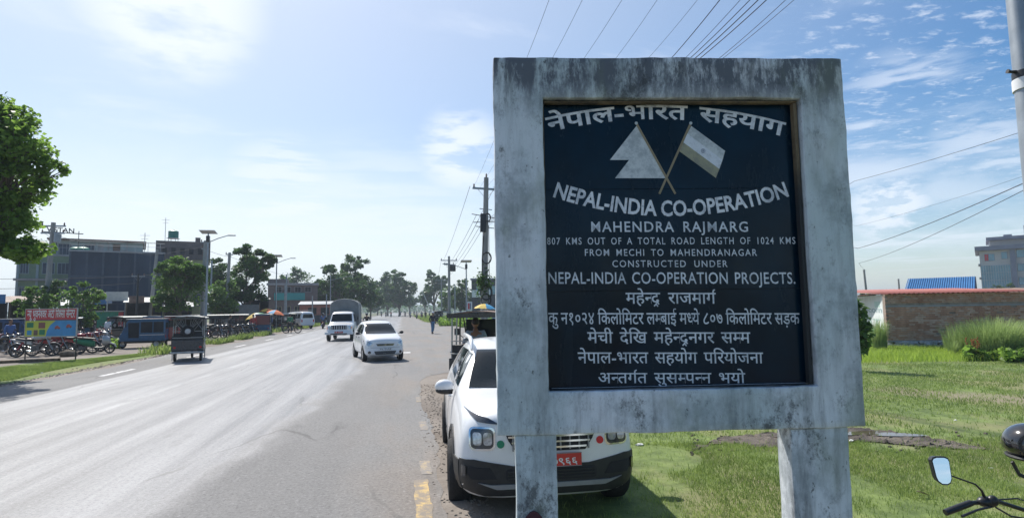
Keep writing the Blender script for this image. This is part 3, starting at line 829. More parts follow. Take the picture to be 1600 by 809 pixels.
def patch(name, bv, poly, side, m, parent, off=.006, cell=.05, rim=.012, smooth=40):
    """panel whose outline is given face on ('F' front, 'B' back, 'L'/'R' sides), laid on the body skin and standing off mm proud"""
    bm = bmesh.new(); bm.faces.new([bm.verts.new((a, b, 0)) for a, b in poly])
    for ax in (0, 1):
        lo = min(p[ax] for p in poly); hi = max(p[ax] for p in poly); n = max(1, int((hi - lo) / cell))
        for i in range(1, n):
            co = [0, 0, 0]; co[ax] = lo + (hi - lo) * i / n; no = [0, 0, 0]; no[ax] = 1
            bmesh.ops.bisect_plane(bm, geom=bm.verts[:] + bm.edges[:] + bm.faces[:], plane_co=co, plane_no=no)
    bm.verts.ensure_lookup_table()
    D = {'F': Vector((0, 1, 0)), 'B': Vector((0, -1, 0)), 'L': Vector((1, 0, 0)), 'R': Vector((-1, 0, 0)), 'T': Vector((0, 0, -1))}[side]
    last = None; nrm = {}
    miss = []
    for v in bm.verts:
        a, b = v.co.x, v.co.y
        o = {'F': Vector((a, -9, b)), 'B': Vector((a, 9, b)), 'L': Vector((-9, a, b)), 'R': Vector((9, a, b)), 'T': Vector((a, b, 9))}[side]
        h, nn, _, _ = bv.ray_cast(o, D)
        if h is None: miss.append((v, o)); continue
        if nn.dot(D) > 0: nn = -nn
        v.co = h + (nn * .6 - D * .4).normalized() * off; last = v.co.copy(); nrm[v] = D
    for v, o in miss:
        h = bv.find_nearest(last if last is not None else o)[0]; q = o.copy()
        if side in 'FB': q.y = h.y
        elif side == 'T': q.z = h.z
        else: q.x = h.x
        v.co = q - D * off
    r = bmesh.ops.extrude_edge_only(bm, edges=[e for e in bm.edges if e.is_boundary])
    for v in [x for x in r['geom'] if isinstance(x, bmesh.types.BMVert)]: v.co += D * (off + rim)
    bmesh.ops.recalc_face_normals(bm, faces=bm.faces)
    me = bpy.data.meshes.new(name); bm.to_mesh(me); bm.free(); me.materials.append(m); me.shade_smooth(); me.set_sharp_from_angle(angle=R(smooth))
    o = bpy.data.objects.new(name, me); col.objects.link(o); o.parent = parent; return o
def rrect(x0, x1, z0, z1, r=.02, n=3, skew=0.0):
    out = []
    for cx_, cz_, a0 in ((x1 - r, z1 - r, 0), (x0 + r, z1 - r, 90), (x0 + r, z0 + r, 180), (x1 - r, z0 + r, 270)):
        for i in range(n + 1):
            a = R(a0 + 90 * i / n); out.append((cx_ + r * math.cos(a) + skew * (cz_ - z0), cz_ + r * math.sin(a)))
    return out
def circ(x, z, r, n=14): return [(x + r * math.cos(2 * PI * i / n), z + r * math.sin(2 * PI * i / n)) for i in range(n)]
_wm = {}
def wheel(parent, x, y, r, w, spokes=5, m='rim', side=1, steer=0):
    key = (r, w, spokes, m)
    if key not in _wm:
        t = MB().lathe([(r * .62, -w / 2), (r * .9, -w / 2), (r * .98, -w * .38), (r, -w * .2), (r, w * .2), (r * .98, w * .38), (r * .9, w / 2), (r * .62, w / 2), (r * .6, 0)], 'X', n=30, closed=True)
        d = MB(); d.lathe([(r * .62, w * .42), (r * .66, w * .47), (r * .6, w * .3), (r * .58, -w * .3), (r * .62, -w * .44)], 'X', n=26)
        for i in range(spokes):
            a = 2 * PI * i / spokes
            d.box(w * .26, w * .40, -r * .085, r * .085, 0, r * .62, Matrix.Rotation(a, 4, 'X'))
        d.lathe([(r * .17, w * .2), (r * .16, w * .45), (r * .05, w * .47)], 'X', n=12)
        bk = MB().lathe([(r * .56, w * .05), (r * .56, w * .12)], 'X', n=20)
        _wm[key] = (t.mesh('tyre', M['tyre'], 40), d.mesh('rim', M[m], 35), bk.mesh('brake_disc', M['black_metal']))
    wo_ = bpy.data.objects.new('wheel', _wm[key][0]); col.objects.link(wo_); wo_.parent = parent; wo_.location = (x, y, r); wo_.rotation_euler.z = (PI if side < 0 else 0) + steer
    for nm, me in (('rim', _wm[key][1]), ('brake_disc', _wm[key][2])):
        o = bpy.data.objects.new(nm, me); col.objects.link(o); o.parent = wo_
    return wo_
def digits(name, s, x0, x1, z0, m, parent, loc, rx=R(90), h=.07, off=.012):
    V, F, w = text2d(s, off); v0 = min(v[0] for v in V); v1 = max(v[0] for v in V)
    mb = MB(); mb.v = [(x0 + (x1 - x0) * (a - v0) / (v1 - v0), loc, z0 + b * h / .62) for a, b in V]; mb.f = F
    return mb.build(name, m, parent)

# ---- white compact SUV parked behind the sign
suv = empty('parked_car', 'white compact suv parked behind the concrete sign with black bumper cladding', 'car')
S = [(-1.995, .50, .34, .72, .48, .88, .42), (-1.96, .72, .27, .80, .70, .99, .55), (-1.86, .82, .24, .88, .80, 1.04, .62), (-1.66, .868, .22, .96, .82, 1.065, .66), (-1.25, .882, .22, 1.01, .825, 1.10, .68),
     (-.98, .885, .22, 1.04, .83, 1.12, .70), (-.90, .885, .22, 1.05, .835, 1.16, .70), (-.62, .885, .22, 1.055, .84, 1.36, .63), (-.32, .885, .22, 1.06, .84, 1.53, .58), (.0, .885, .22, 1.06, .84, 1.585, .57), (.8, .885, .22, 1.07, .84, 1.585, .57),
     (1.45, .885, .22, 1.08, .83, 1.54, .55), (1.80, .87, .25, 1.08, .80, 1.40, .52), (1.95, .82, .30, 1.05, .76, 1.15, .55), (1.99, .70, .36, .95, .62, 1.05, .45)]
sb = body_mesh(S, 2, ((-1.22, .34), (1.28, .34)), .40, .34, .93)
sb.data.materials.append(M['white_paint']); sb.parent = suv; bv = bvh_of(sb)
BT = M['black_trim']
patch('windshield', bv, [(-.675, 1.13), (.675, 1.13), (.61, 1.30), (.53, 1.49), (-.53, 1.49), (-.61, 1.30)], 'F', M['car_glass'], suv, .012, .04)
cl_ = [(-.82, .615), (-.70, .625), (-.35, .56), (.35, .56), (.70, .625), (.82, .615), (.82, .36), (.6, .30), (-.6, .30), (-.82, .36)]
patch('bumper_cladding', bv, cl_, 'F', BT, suv, .012, .05, .03)
patch('skid_plate', bv, [(-.55, .405), (.55, .405), (.66, .425), (.5, .365), (-.5, .365), (-.66, .425)], 'F', M['grey_trim'], suv, .028, .05, .02)
patch('lower_grille', bv, rrect(-.42, .42, .43, .535, .03), 'F', M['dark_inside'], suv, .018, .05, .004)
for z in (.455, .482, .51): patch('grille_slat', bv, rrect(-.40, .40, z - .005, z + .005, .003), 'F', BT, suv, .028, .08, .01)
g1 = [(-.43, .95), (.43, .95), (.45, .92), (.39, .78), (.32, .68), (-.32, .68), (-.39, .78), (-.45, .92)]
patch('grille', bv, g1, 'F', M['dark_inside'], suv, .010, .05, .01)
for z, w in ((.715, .33), (.765, .365), (.815, .395), (.865, .415), (.915, .435)):
    patch('grille_bar', bv, rrect(-w, w, z - .008, z + .008, .006), 'F', M['chrome'], suv, .022, .07, .012)
for x in np.arange(-.35, .36, .0875):
    patch('grille_stud', bv, rrect(x - .007, x + .007, .69, .91, .005), 'F', M['grey_trim'], suv, .019, .07, .010)
patch('badge', bv, circ(0, .98, .055), 'F', M['chrome'], suv, .012, .05, .012)
for s in (-1, 1):
    f = lambda pts: [(s * a, b) for a, b in (pts if s > 0 else pts[::-1])]
    patch('headlight_surround', bv, f(rrect(.51, .74, .705, .905, .045)), 'F', M['chrome'], suv, .009, .04, .012)
    patch('headlight', bv, f(rrect(.525, .725, .72, .89, .04)), 'F', M['dark_lens'], suv, .014, .04, .006)
    for xa, xb in ((.54, .615), (.63, .705)):
        patch('headlight_lens', bv, f(rrect(xa, xb, .75, .86, .025)), 'F', M['lamp_glass'], suv, .019, .03, .006)
    patch('indicator_lamp', bv, f([(.46, .925), (.66, .945), (.76, 1.02), (.70, 1.005), (.56, .975)]), 'F', M['dark_lens'], suv, .010, .04, .008)
    patch('fog_vent', bv, f([(.56, .55), (.74, .56), (.76, .51), (.72, .455), (.50, .455)]), 'F', M['dark_inside'], suv, .020, .05, .006)
    patch('air_slot', bv, f(rrect(.765, .80, .47, .57, .012)), 'F', M['black_body'], suv, .024, .04, .004)
patch('round_sticker', bv, circ(-.462, .755, .034), 'F', M['green_sticker'], suv, .010, .04, .004)['label'] = 'round green sticker'
patch('round_sticker', bv, circ(.462, .755, .034), 'F', M['red_sticker'], suv, .010, .04, .004)['label'] = 'round red sticker'
pl = MB().box(-.255, .275, -2.035, -2.025, .545, .665).build('number_plate', M['red_plate'], suv, bevel=.004)
digits('plate_text', 'बा ७९६६', -.13, .235, .563, M['white_flat'], pl, -2.0362, h=.055)
for (x0_, x1_, z0_, z1_) in ((-.255, .275, .659, .665), (-.255, .275, .545, .551)):
    MB().box(x0_, x1_, -2.038, -2.0352, z0_, z1_).build('plate_rim', M['grey_trim'], pl)
for s, sd_ in ((-1, 'L'), (1, 'R')):
    fw = [(-.72, 1.12), (-.10, 1.14), (-.10, 1.47), (-.38, 1.445)]; rw = [(-.04, 1.14), (.78, 1.16), (.80, 1.46), (-.04, 1.475)]; qw = [(.84, 1.17), (1.28, 1.20), (1.20, 1.42), (.86, 1.455)]
    for nm, pp_ in (('side_window', fw), ('side_window', rw), ('side_window', qw)): patch(nm, bv, pp_, sd_, M['car_glass'], suv, .005, .12)
    patch('sill_cladding', bv, [(-.80, .38), (.86, .38), (.88, .24), (-.82, .24)], sd_, BT, suv, .014, .1, .02)
    for yc in (-1.22, 1.28):
        if yc < 0: patch('corner_cladding', bv, [(-1.80, .60), (-1.60, .60), (-1.66, .42), (-1.60, .32), (-1.80, .34)], sd_, BT, suv, .013, .06, .02)
        arc_o = [(yc + .465 * math.cos(R(a)), .34 + .465 * math.sin(R(a))) for a in range(4, 177, 12)]
        arc_i = [(yc + .412 * math.cos(R(a)), .34 + .412 * math.sin(R(a))) for a in range(176, 3, -12)]
        for q in range(len(arc_o) - 1):
            pass
        patch('arch_cladding', bv, arc_o + arc_i, sd_, BT, suv, .014, .2, .03)
    for y0 in (-.06, .84):
        patch('door_gap', bv, [(y0, .42), (y0 + .008, .42), (y0 + .008, 1.10), (y0, 1.10)], sd_, M['black_trim'], suv, .002, .1, .002)
    for y0 in (-.28, .62):
        patch('door_handle', bv, rrect(y0, y0 + .17, .94, .97, .012), sd_, M['white_paint'], suv, .03, .05, .02)
    rp_ = [(s * .60, -.42, 1.50), (s * .60, -.30, 1.600), (s * .60, -.1, 1.625), (s * .60, .9, 1.625), (s * .58, 1.25, 1.60), (s * .58, 1.35, 1.56)]
    MB().path(rp_, [.018, .028, .026, .026, .026, .018], 8).build('roof_rail', M['white_paint'], suv, 50)
    mir = MB(); mc = Vector((s * .93, -.66, 1.12))
    mir.ball(mc, (.108, .07, .075), 16, 10); mo_ = mir.build('wing_mirror', M['white_paint'], suv, 60)
    MB().box(min(s * .84, s * .94), max(s * .84, s * .94), -.69, -.63, 1.03, 1.09).build('mirror_arm', BT, mo_, bevel=.01)
    MB().ball(mc + Vector((0, .0, -.045)), (.102, .067, .044), 12, 8).build('mirror_base', BT, mo_, 60)
    MB().path([(s * .50, -.985 + .03, 1.145), (s * .1, -.97, 1.155)], .008, 5).build('wiper', BT, suv)
for s in (-1, 1):
    for y in (-1.22, 1.28): wheel(suv, s * .80, y, .335, .225, 5, 'rim', s)
# cabin seen through the glass is dark: wheel and seats as shapes behind it
MB().lathe([(.17, 0), (.185, .012), (.17, .024), (.16, .012)], 'Y', (.36, -.47, 1.02), 18, True).build('steering_wheel', BT, suv)
suv.location = yawed(.33, 5.38, 0) + Vector((0, 0, 0)); hd = YAW - R(8.2)
ax_ = Vector((math.sin(hd), math.cos(hd)))          # direction from the nose to the tail
suv.location = Vector((suv.location.x + ax_.x * 2.0, suv.location.y + ax_.y * 2.0, -.12)); suv.rotation_euler.z = -hd

# ---- white hatchback driving this way
def hatchback():
    t = empty('hatchback_car', 'white hatchback driving towards the sign in front of the canvas covered pickup', 'car')
    S = [(-1.74, .50, .32, .62, .46, .74, .38), (-1.70, .62, .25, .68, .60, .82, .48), (-1.56, .70, .20, .76, .68, .88, .55), (-1.30, .735, .19, .84, .68, .95, .56), (-.95, .745, .19, .89, .69, 1.0, .58),
         (-.78, .745, .19, .92, .70, 1.03, .58), (-.50, .745, .19, .94, .70, 1.22, .54), (-.20, .745, .19, .95, .70, 1.40, .50), (.15, .745, .19, .96, .70, 1.46, .50), (.9, .745, .19, .98, .70, 1.46, .49),
         (1.4, .74, .21, 1.0, .68, 1.40, .47), (1.62, .72, .25, 1.0, .66, 1.22, .47), (1.72, .66, .32, .9, .58, 1.0, .42)]
    b = body_mesh(S, 2, ((-1.12, .28), (1.24, .28)), .325, .28, .80); b.data.materials.append(M['white_paint']); b.parent = t; bv = bvh_of(b)
    patch('windshield', bv, [(-.58, 1.0), (.58, 1.0), (.55, 1.16), (.47, 1.37), (-.47, 1.37), (-.55, 1.16)], 'F', M['car_glass'], t, .006, .06)
    patch('lower_grille', bv, [(-.40, .40), (.40, .40), (.34, .28), (-.34, .28)], 'F', M['dark_inside'], t, .008, .06)
    for z in (.31, .34, .37): patch('grille_slat', bv, rrect(-.36, .36, z - .004, z + .004, .003), 'F', M['grey_trim'], t, .014, .1, .008)
    patch('grille', bv, [(-.33, .66), (.33, .66), (.28, .585), (-.28, .585)], 'F', M['dark_inside'], t, .008, .06)
    patch('grille_bar', bv, rrect(-.30, .30, .615, .633, .006), 'F', M['chrome'], t, .016, .06)
    patch('badge', bv, circ(0, .625, .045), 'F', M['chrome'], t, .024, .05, .012)
    patch('bumper_seam', bv, rrect(-.68, .68, .525, .532, .003), 'F', M['black_trim'], t, .003, .08, .003)
    p = MB().box(-.25, .25, -1.775, -1.765, .43, .52).build('number_plate', M['white_flat'], t)
    digits('plate_text', '०५ ९५६४', -.2, .2, .447, M['black_metal'], p, -1.7765, h=.055)
    for s, sd_ in ((-1, 'L'), (1, 'R')):
        f = lambda pts: [(s * a, b) for a, b in (pts if s > 0 else pts[::-1])]
        patch('headlight', bv, f([(.42, .60), (.60, .58), (.70, .66), (.70, .78), (.62, .775), (.46, .70)]), 'F', M['lamp_glass'], t, .008, .05)
        patch('fog_lamp', bv, f(circ(.56, .36, .05)), 'F', M['black_trim'], t, .008, .05)
        for pp_ in ([(-.56, 1.0), (-.02, 1.02), (-.02, 1.33), (-.24, 1.31)], [(.04, 1.03), (.68, 1.05), (.66, 1.33), (.04, 1.34)], [(.74, 1.06), (1.15, 1.09), (1.05, 1.29), (.74, 1.32)]):
            patch('side_window', bv, pp_, sd_, M['car_glass'], t, .005, .1)
        for y0 in (.0, .71): patch('door_gap', bv, [(y0, .3), (y0 + .01, .3), (y0 + .01, .98), (y0, .98)], sd_, M['black_trim'], t, .002, .1, .002)
        for y0 in (-.2, .52): patch('door_handle', bv, rrect(y0, y0 + .15, .84, .865, .01), sd_, M['black_trim'], t, .02, .05, .02)
        mo_ = MB().ball((s * .83, -.60, 1.02), (.085, .05, .06), 10, 6).build('wing_mirror', M['black_trim'], t, 60)
        MB().box(min(s * .70, s * .80), max(s * .70, s * .80), -.62, -.58, .975, 1.0).build('mirror_arm', M['black_trim'], mo_)
        for y in (-1.12, 1.24): wheel(t, s * .66, y, .275, .16, 6, 'rim', s)
        MB().path([(s * .45, -.80, 1.03), (s * .05, -.79, 1.035)], .007, 4).build('wiper', M['black_trim'], t)
    return t
hb = hatchback(); p = G(586, 566); hb.location = (p.x, p.y + 1.75, 0); hb.rotation_euler.z = R(12)
hb.location.x = p.x

# ---- pickup with canvas cover
def pickup():
    t = empty('pickup_truck', 'white pickup with a grey canvas cover over its load bed', 'pickup truck')
    S = [(-2.25, .60, .42, .80, .58, .98, .50), (-2.22, .76, .38, .86, .72, 1.03, .62), (-2.1, .80, .36, .95, .74, 1.06, .64), (-1.4, .82, .36, 1.04, .75, 1.12, .66), (-1.12, .83, .36, 1.08, .77, 1.16, .70), (-1.05, .83, .36, 1.10, .78, 1.22, .70),
         (-.85, .83, .36, 1.12, .79, 1.55, .68), (-.68, .83, .36, 1.12, .79, 1.80, .64), (-.3, .83, .36, 1.12, .79, 1.86, .64), (.42, .83, .36, 1.12, .79, 1.86, .64), (.48, .80, .38, 1.10, .76, 1.80, .60)]
    b = body_mesh(S, 2, ((-1.55, .38),), .43, .3, .88); b.name = 'cab'; b.data.materials.append(M['white_paint']); b.parent = t; bv = bvh_of(b)
    patch('windshield', bv, [(-.66, 1.22), (.66, 1.22), (.60, 1.70), (-.60, 1.70)], 'F', M['car_glass'], t, .006, .07)
    patch('grille', bv, rrect(-.48, .48, .74, .99, .04), 'F', M['dark_inside'], t, .008, .07)
    for i in range(7):
        x = -.42 + i * .14; patch('grille_bar', bv, rrect(x - .028, x + .028, .75, .98, .01), 'F', M['silver_body'], t, .03, .08, .02)
    MB().box(-.86, .86, -2.38, -2.22, .42, .60).build('bumper', M['white_paint'], t, bevel=.03)
    MB().box(-.5, .5, -2.387, -2.375, .44, .5).build('air_intake', M['dark_inside'], t)
    p = MB().box(-.25, .25, -2.40, -2.388, .52, .62).build('number_plate', M['red_plate'], t); digits('plate_text', 'ख ४४६०', -.2, .2, .545, M['white_flat'], p, -2.4015, h=.055)
    for s, sd_ in ((-1, 'L'), (1, 'R')):
        f = lambda pts: [(s * a, b) for a, b in (pts if s > 0 else pts[::-1])]
        patch('headlight', bv, f(rrect(.52, .70, .76, .93, .03)), 'F', M['lamp_glass'], t, .02, .06)
        patch('indicator_lamp', bv, f(rrect(.70, .755, .77, .92, .015)), 'F', M['orange_lens'], t, .02, .06)
        patch('side_window', bv, [(-.72, 1.18), (.30, 1.2), (.30, 1.68), (-.52, 1.68)], sd_, M['car_glass'], t, .005, .12)
        mo_ = MB().ball((s * 1.0, -.85, 1.42), (.06, .04, .12), 8, 6).build('wing_mirror', M['black_trim'], t, 60)
        MB().path([(s * .8, -.8, 1.25), (s * 1.0, -.85, 1.36)], .012, 5).build('mirror_arm', M['black_trim'], mo_)
        for y in (-1.55, 1.35): wheel(t, s * .72, y, .36, .2, 5, 'rim', s)
        MB().box(min(s * .62, s * .86), max(s * .62, s * .86), .52, 2.45, .62, .95).build('bed_side', M['white_paint'], t, bevel=.01)
        MB().path([(s * .1, -1.02, 1.2), (s * .5, -1.03, 1.18)], .01, 4).build('wiper', M['black_trim'], t)
    MB().box(-.84, .84, .50, 2.46, .55, .63).build('load_bed', M['black_metal'], t)
    arch = [(-.93, .9), (-.93, 2.2), (-.86, 2.42), (-.68, 2.56), (-.38, 2.66), (0, 2.70), (.38, 2.66), (.68, 2.56), (.86, 2.42), (.93, 2.2), (.93, .9)]
    cv = MB(); ny = 15; n = len(arch)
    for i in range(ny):
        y = .46 + 2.0 * i / (ny - 1); sag = .022 * math.cos(i * PI / 2)
        cv.v += [(x * (1 + sag * .6) + random.uniform(-.008, .008), y, z + sag + random.uniform(-.008, .008)) for x, z in arch]
    cv.f = [(i * n + j, i * n + j + 1, (i + 1) * n + j + 1, (i + 1) * n + j) for i in range(ny - 1) for j in range(n - 1)] + [tuple(range(n)), tuple((ny - 1) * n + j for j in range(n))]
    cv.build('canvas_cover', M['grey_tarp'], t, 40)
    MB().path([(x * 1.012, .46, z + .012) for x, z in arch], .014, 5).build('cover_hoop', M['pale_tarp'], t)
    MB().box(-.4, .4, -2.2, 2.4, .38, .5).build('chassis', M['black_metal'], t)
    return t
pk = pickup(); p = G(531, 533); pk.location = (p.x, p.y + 2.3, 0); pk.rotation_euler.z = R(-1.5)

# ---- white minibus parked at the far stand
def minibus():
    t = empty('minibus', 'white minibus with a roof rack parked beyond the rickshaw stand', 'van')
    S = [(-2.3, .60, .42, 1.0, .6, 1.1, .5), (-2.25, .78, .36, 1.05, .74, 1.2, .62), (-2.0, .83, .34, 1.1, .8, 1.45, .68), (-1.75, .84, .34, 1.12, .82, 1.78, .66), (-1.4, .85, .34, 1.12, .82, 1.92, .66), (2.1, .85, .34, 1.12, .82, 1.92, .66), (2.28, .83, .36, 1.1, .8, 1.8, .62), (2.32, .75, .42, 1.0, .7, 1.6, .55)]
    b = body_mesh(S, 2, ((-1.4, .34), (1.4, .34)), .38, .3, .9); b.data.materials.append(M['white_paint']); b.parent = t; bv = bvh_of(b)
    patch('windshield', bv, [(-.68, 1.2), (.68, 1.2), (.60, 1.75), (-.60, 1.75)], 'F', M['car_glass'], t, .006, .1)
    patch('rear_window', bv, [(-.6, 1.2), (.6, 1.2), (.52, 1.65), (-.52, 1.65)], 'B', M['car_glass'], t, .006, .1)
    for s, sd_ in ((-1, 'L'), (1, 'R')):
        for a, c in ((-1.75, -.75), (-.65, .35), (.45, 1.2), (1.3, 2.0)):
            patch('side_window', bv, [(a + (.15 if a < -1.7 else 0), 1.2), (c, 1.2), (c, 1.68), (a + (.3 if a < -1.7 else 0), 1.68)], sd_, M['car_glass'], t, .005, .2)
        for y0 in (-.7, .4): patch('door_gap', bv, [(y0, .5), (y0 + .02, .5), (y0 + .02, 1.15), (y0, 1.15)], sd_, M['black_trim'], t, .002, .2, .002)
        for y in (-1.4, 1.4): wheel(t, s * .76, y, .32, .2, 5, 'rim', s)
        f = lambda pts: [(s * a, b) for a, b in (pts if s > 0 else pts[::-1])]
        patch('headlight', bv, f(rrect(.5, .7, .8, .95, .03)), 'F', M['lamp_glass'], t, .01, .08)
        patch('tail_light', bv, f(rrect(.6, .72, .75, 1.05, .03)), 'B', M['red_lens'], t, .01, .08)
        MB().path([(s * .6, -1.2, 2.05), (s * .6, 1.9, 2.05)], .02, 5).build('rack_rail', M['steel'], t)
    for y in np.arange(-1.2, 1.95, .38): MB().path([(-.6, y, 2.05), (.6, y, 2.05)], .015, 4).build('rack_bar', M['steel'], t)
    for y in (-1.1, .4, 1.8): MB().path([(-.6, y, 2.05), (-.6, y, 1.9)], .015, 4).path([(.6, y, 2.05), (.6, y, 1.9)], .015, 4).build('rack_foot', M['steel'], t)
    return t
mbv = minibus(); p = GD(468, 66); mbv.location = p; mbv.rotation_euler.z = R(-148)

# ---- battery rickshaw (nose towards -Y)
def e_rickshaw(name, label, body, roofm, spare=True, curtain=None):
    t = empty(name, label, 'rickshaw')
    BM_ = M['black_metal']; B_ = M[body]
    for s in (-1, 1):
        MB().box(min(s * .36, s * .42), max(s * .36, s * .42), -1.0, 1.3, .34, .40).build('chassis_rail', BM_, t)
        for y, x, z in ((-.95, .40, .9), (-.2, .52, .4), (.42, .54, .4), (1.25, .52, .4)):
            MB().path([(s * x, y, z - .35), (s * x, y, z), (s * .50, y + (.12 if y < -.5 else 0), 1.68)], .018, 6).build('post', M['steel'] if y > 0 else BM_, t)
        MB().path([(s * .54, -.2, .78), (s * .54, .42, .78)], .014, 5).build('side_rail', M['steel'], t)
        MB().path([(s * .54, .45, .95), (s * .54, 1.25, .95)], .014, 5).build('side_rail', M['steel'], t)
        MB().box(min(s * .50, s * .535), max(s * .50, s * .535), .42, 1.28, .36, .72).build('side_panel', B_, t, bevel=.008)
        MB().prism([(.72, .50), (1.28, .50), (1.32, .36), (1.22, .42), (.78, .42), (.66, .34)], s * .46 - .09, s * .46 + .09, 'X').build('mudguard', BM_, t)
        wheel(t, s * .45, 1.0, .23, .09, 6, 'steel', s)
        MB().lathe([(.05, 0), (.045, .03), (.0, .035)], 'Y', (s * .44, 1.36, .56), 10).build('tail_light', M['red_lens'], t)
        MB().path([(s * .36, -.92, 1.02), (s * .60, -.88, 1.22)], .009, 5).build('mirror_stalk', BM_, t)
        MB().box(s * .66 - .06, s * .66 + .06, -.90, -.88, 1.20, 1.36).build('side_mirror', BM_, t, bevel=.01)
    MB().box(-.52, .52, -.85, 1.30, .40, .44).build('floor', BM_, t)
    rf = MB(); nn = 9; prof = [(-.60 + 1.2 * i / (nn - 1), 1.70 + .075 * (1 - (2 * i / (nn - 1) - 1) ** 2)) for i in range(nn)]
    rf.prism(prof + [(x, z - .022) for x, z in prof[::-1]], -1.02, 1.42, 'Y').build('roof', M[roofm], t, 40)
    MB().box(-.59, .59, -1.035, -1.02, 1.64, 1.73).build('roof_valance', B_, t); MB().box(-.59, .59, 1.42, 1.435, 1.64, 1.73).build('roof_valance', B_, t)
    MB().box(-.50, .50, .95, 1.28, .44, .74).build('passenger_seat', M['seat_black'], t, bevel=.03); MB().box(-.50, .50, 1.22, 1.32, .74, 1.10).build('seat_back', M['seat_black'], t, bevel=.03)
    MB().box(-.48, .48, -.05, .22, .44, .74).build('front_bench', M['seat_black'], t, bevel=.03); MB().box(-.48, .48, .2, .28, .74, 1.05).build('seat_back', M['seat_black'], t, bevel=.02)
    MB().box(-.56, .56, 1.33, 1.36, .44, .84).build('rear_panel', B_, t, bevel=.012)
    MB().box(-.58, .58, 1.36, 1.42, .32, .40).build('rear_bumper', M['steel'], t, bevel=.015)
    MB().path([(-.52, 1.37, .93), (.52, 1.37, .93)], .014, 5).build('rear_rail', M['steel'], t)
    MB().path([(-.52, 1.36, 1.18), (.52, 1.36, 1.18)], .012, 5).build('rear_rail', M['steel'], t)
    fan = MB()
    for i in range(5):
        for s in (-1, 1):
            fan.path([(s * .06, 1.37, 1.22), (s * (.10 + .1 * i), 1.37, 1.66)], .008, 4)
    if spare: fan.build('rear_grille', M['steel'], t)
    if spare:
        sp_ = MB().lathe([(.13, -.045), (.2, -.045), (.225, 0), (.2, .045), (.13, .045), (.12, 0)], 'Y', (0, 1.43, 1.18), 22, True).build('spare_wheel', M['tyre'], t, 40)
        MB().lathe([(.128, -.02), (.1, .03), (.0, .035)], 'Y', (0, 1.43, 1.18), 18).build('hub_cover', M['silver_body'], sp_, 40)
    if spare:  # black sheets added to darken the inside, standing in for its shade
        for s in (-1, 1): MB().box(min(s * .525, s * .545), max(s * .525, s * .545), -.15, 1.3, 1.38, 1.70).build('side_dark_sheet', M['black_trim'], t)
        MB().box(-.46, .46, -.86, -.84, 1.0, 1.66).build('front_dark_sheet', M['black_trim'], t)
        MB().box(-.55, .55, 1.345, 1.36, .84, 1.0).build('rear_dark_sheet', M['black_trim'], t)
        for s in (-1, 1): MB().path([(s * .52, 1.38, 1.20), (s * .2, 1.38, 1.66)], .009, 4).path([(s * .2, 1.38, 1.20), (s * .52, 1.38, 1.66)], .009, 4).build('cross_brace', M['steel'], t)
    if curtain:
        MB().box(-.55, .55, 1.385, 1.40, .86, 1.66).build('rear_curtain', M[curtain], t)
    MB().box(-.40, .40, -1.08, -1.0, .50, .98).build('front_fairing', B_, t, bevel=.04)
    MB().box(-.44, .44, -.99, -.975, 1.0, 1.55).build('windshield', M['car_glass'], t)
    MB().path([(-.44, -.985, 1.0), (-.44, -.985, 1.56), (.44, -.985, 1.56), (.44, -.985, 1.0)], .014, 5).build('windshield_frame', BM_, t)
    MB().lathe([(.085, 0), (.08, -.04), (.0, -.05)], 'Y', (0, -1.08, .80), 14).build('headlight', M['lamp_glass'], t)
    MB().path([(0, -.98, .25), (0, -.92, .95)], .025, 6).path([(-.30, -.70, 1.0), (-.1, -.88, .95), (.1, -.88, .95), (.30, -.70, 1.0)], .013, 6).build('handlebar', BM_, t)
    fw = wheel(t, 0, -1.02, .23, .08, 6, 'steel', 1)
    MB().lathe([(.25, -.05), (.26, 0), (.25, .05)], 'X', (0, -1.02, .27), 16).build('front_mudguard', B_, t) if False else None
    MB().prism([(-1.30, .26), (-1.26, .42), (-1.10, .52), (-.95, .52), (-.80, .42), (-.97, .48), (-1.10, .47), (-1.22, .38)], -.06, .06, 'X').build('front_mudguard', B_, t)
    MB().box(-.22, .22, -.50, -.20, .44, .68).build('driver_seat', M['seat_black'], t, bevel=.03)
    return t
er = e_rickshaw('electric_rickshaw', 'black electric rickshaw with a spare wheel on its back driving away along the left lane', 'black_body', 'pale_tarp')
p = G(289, 565); er.location = (p.x - .25, p.y + 1.3, 0); er.rotation_euler.z = PI + R(14)

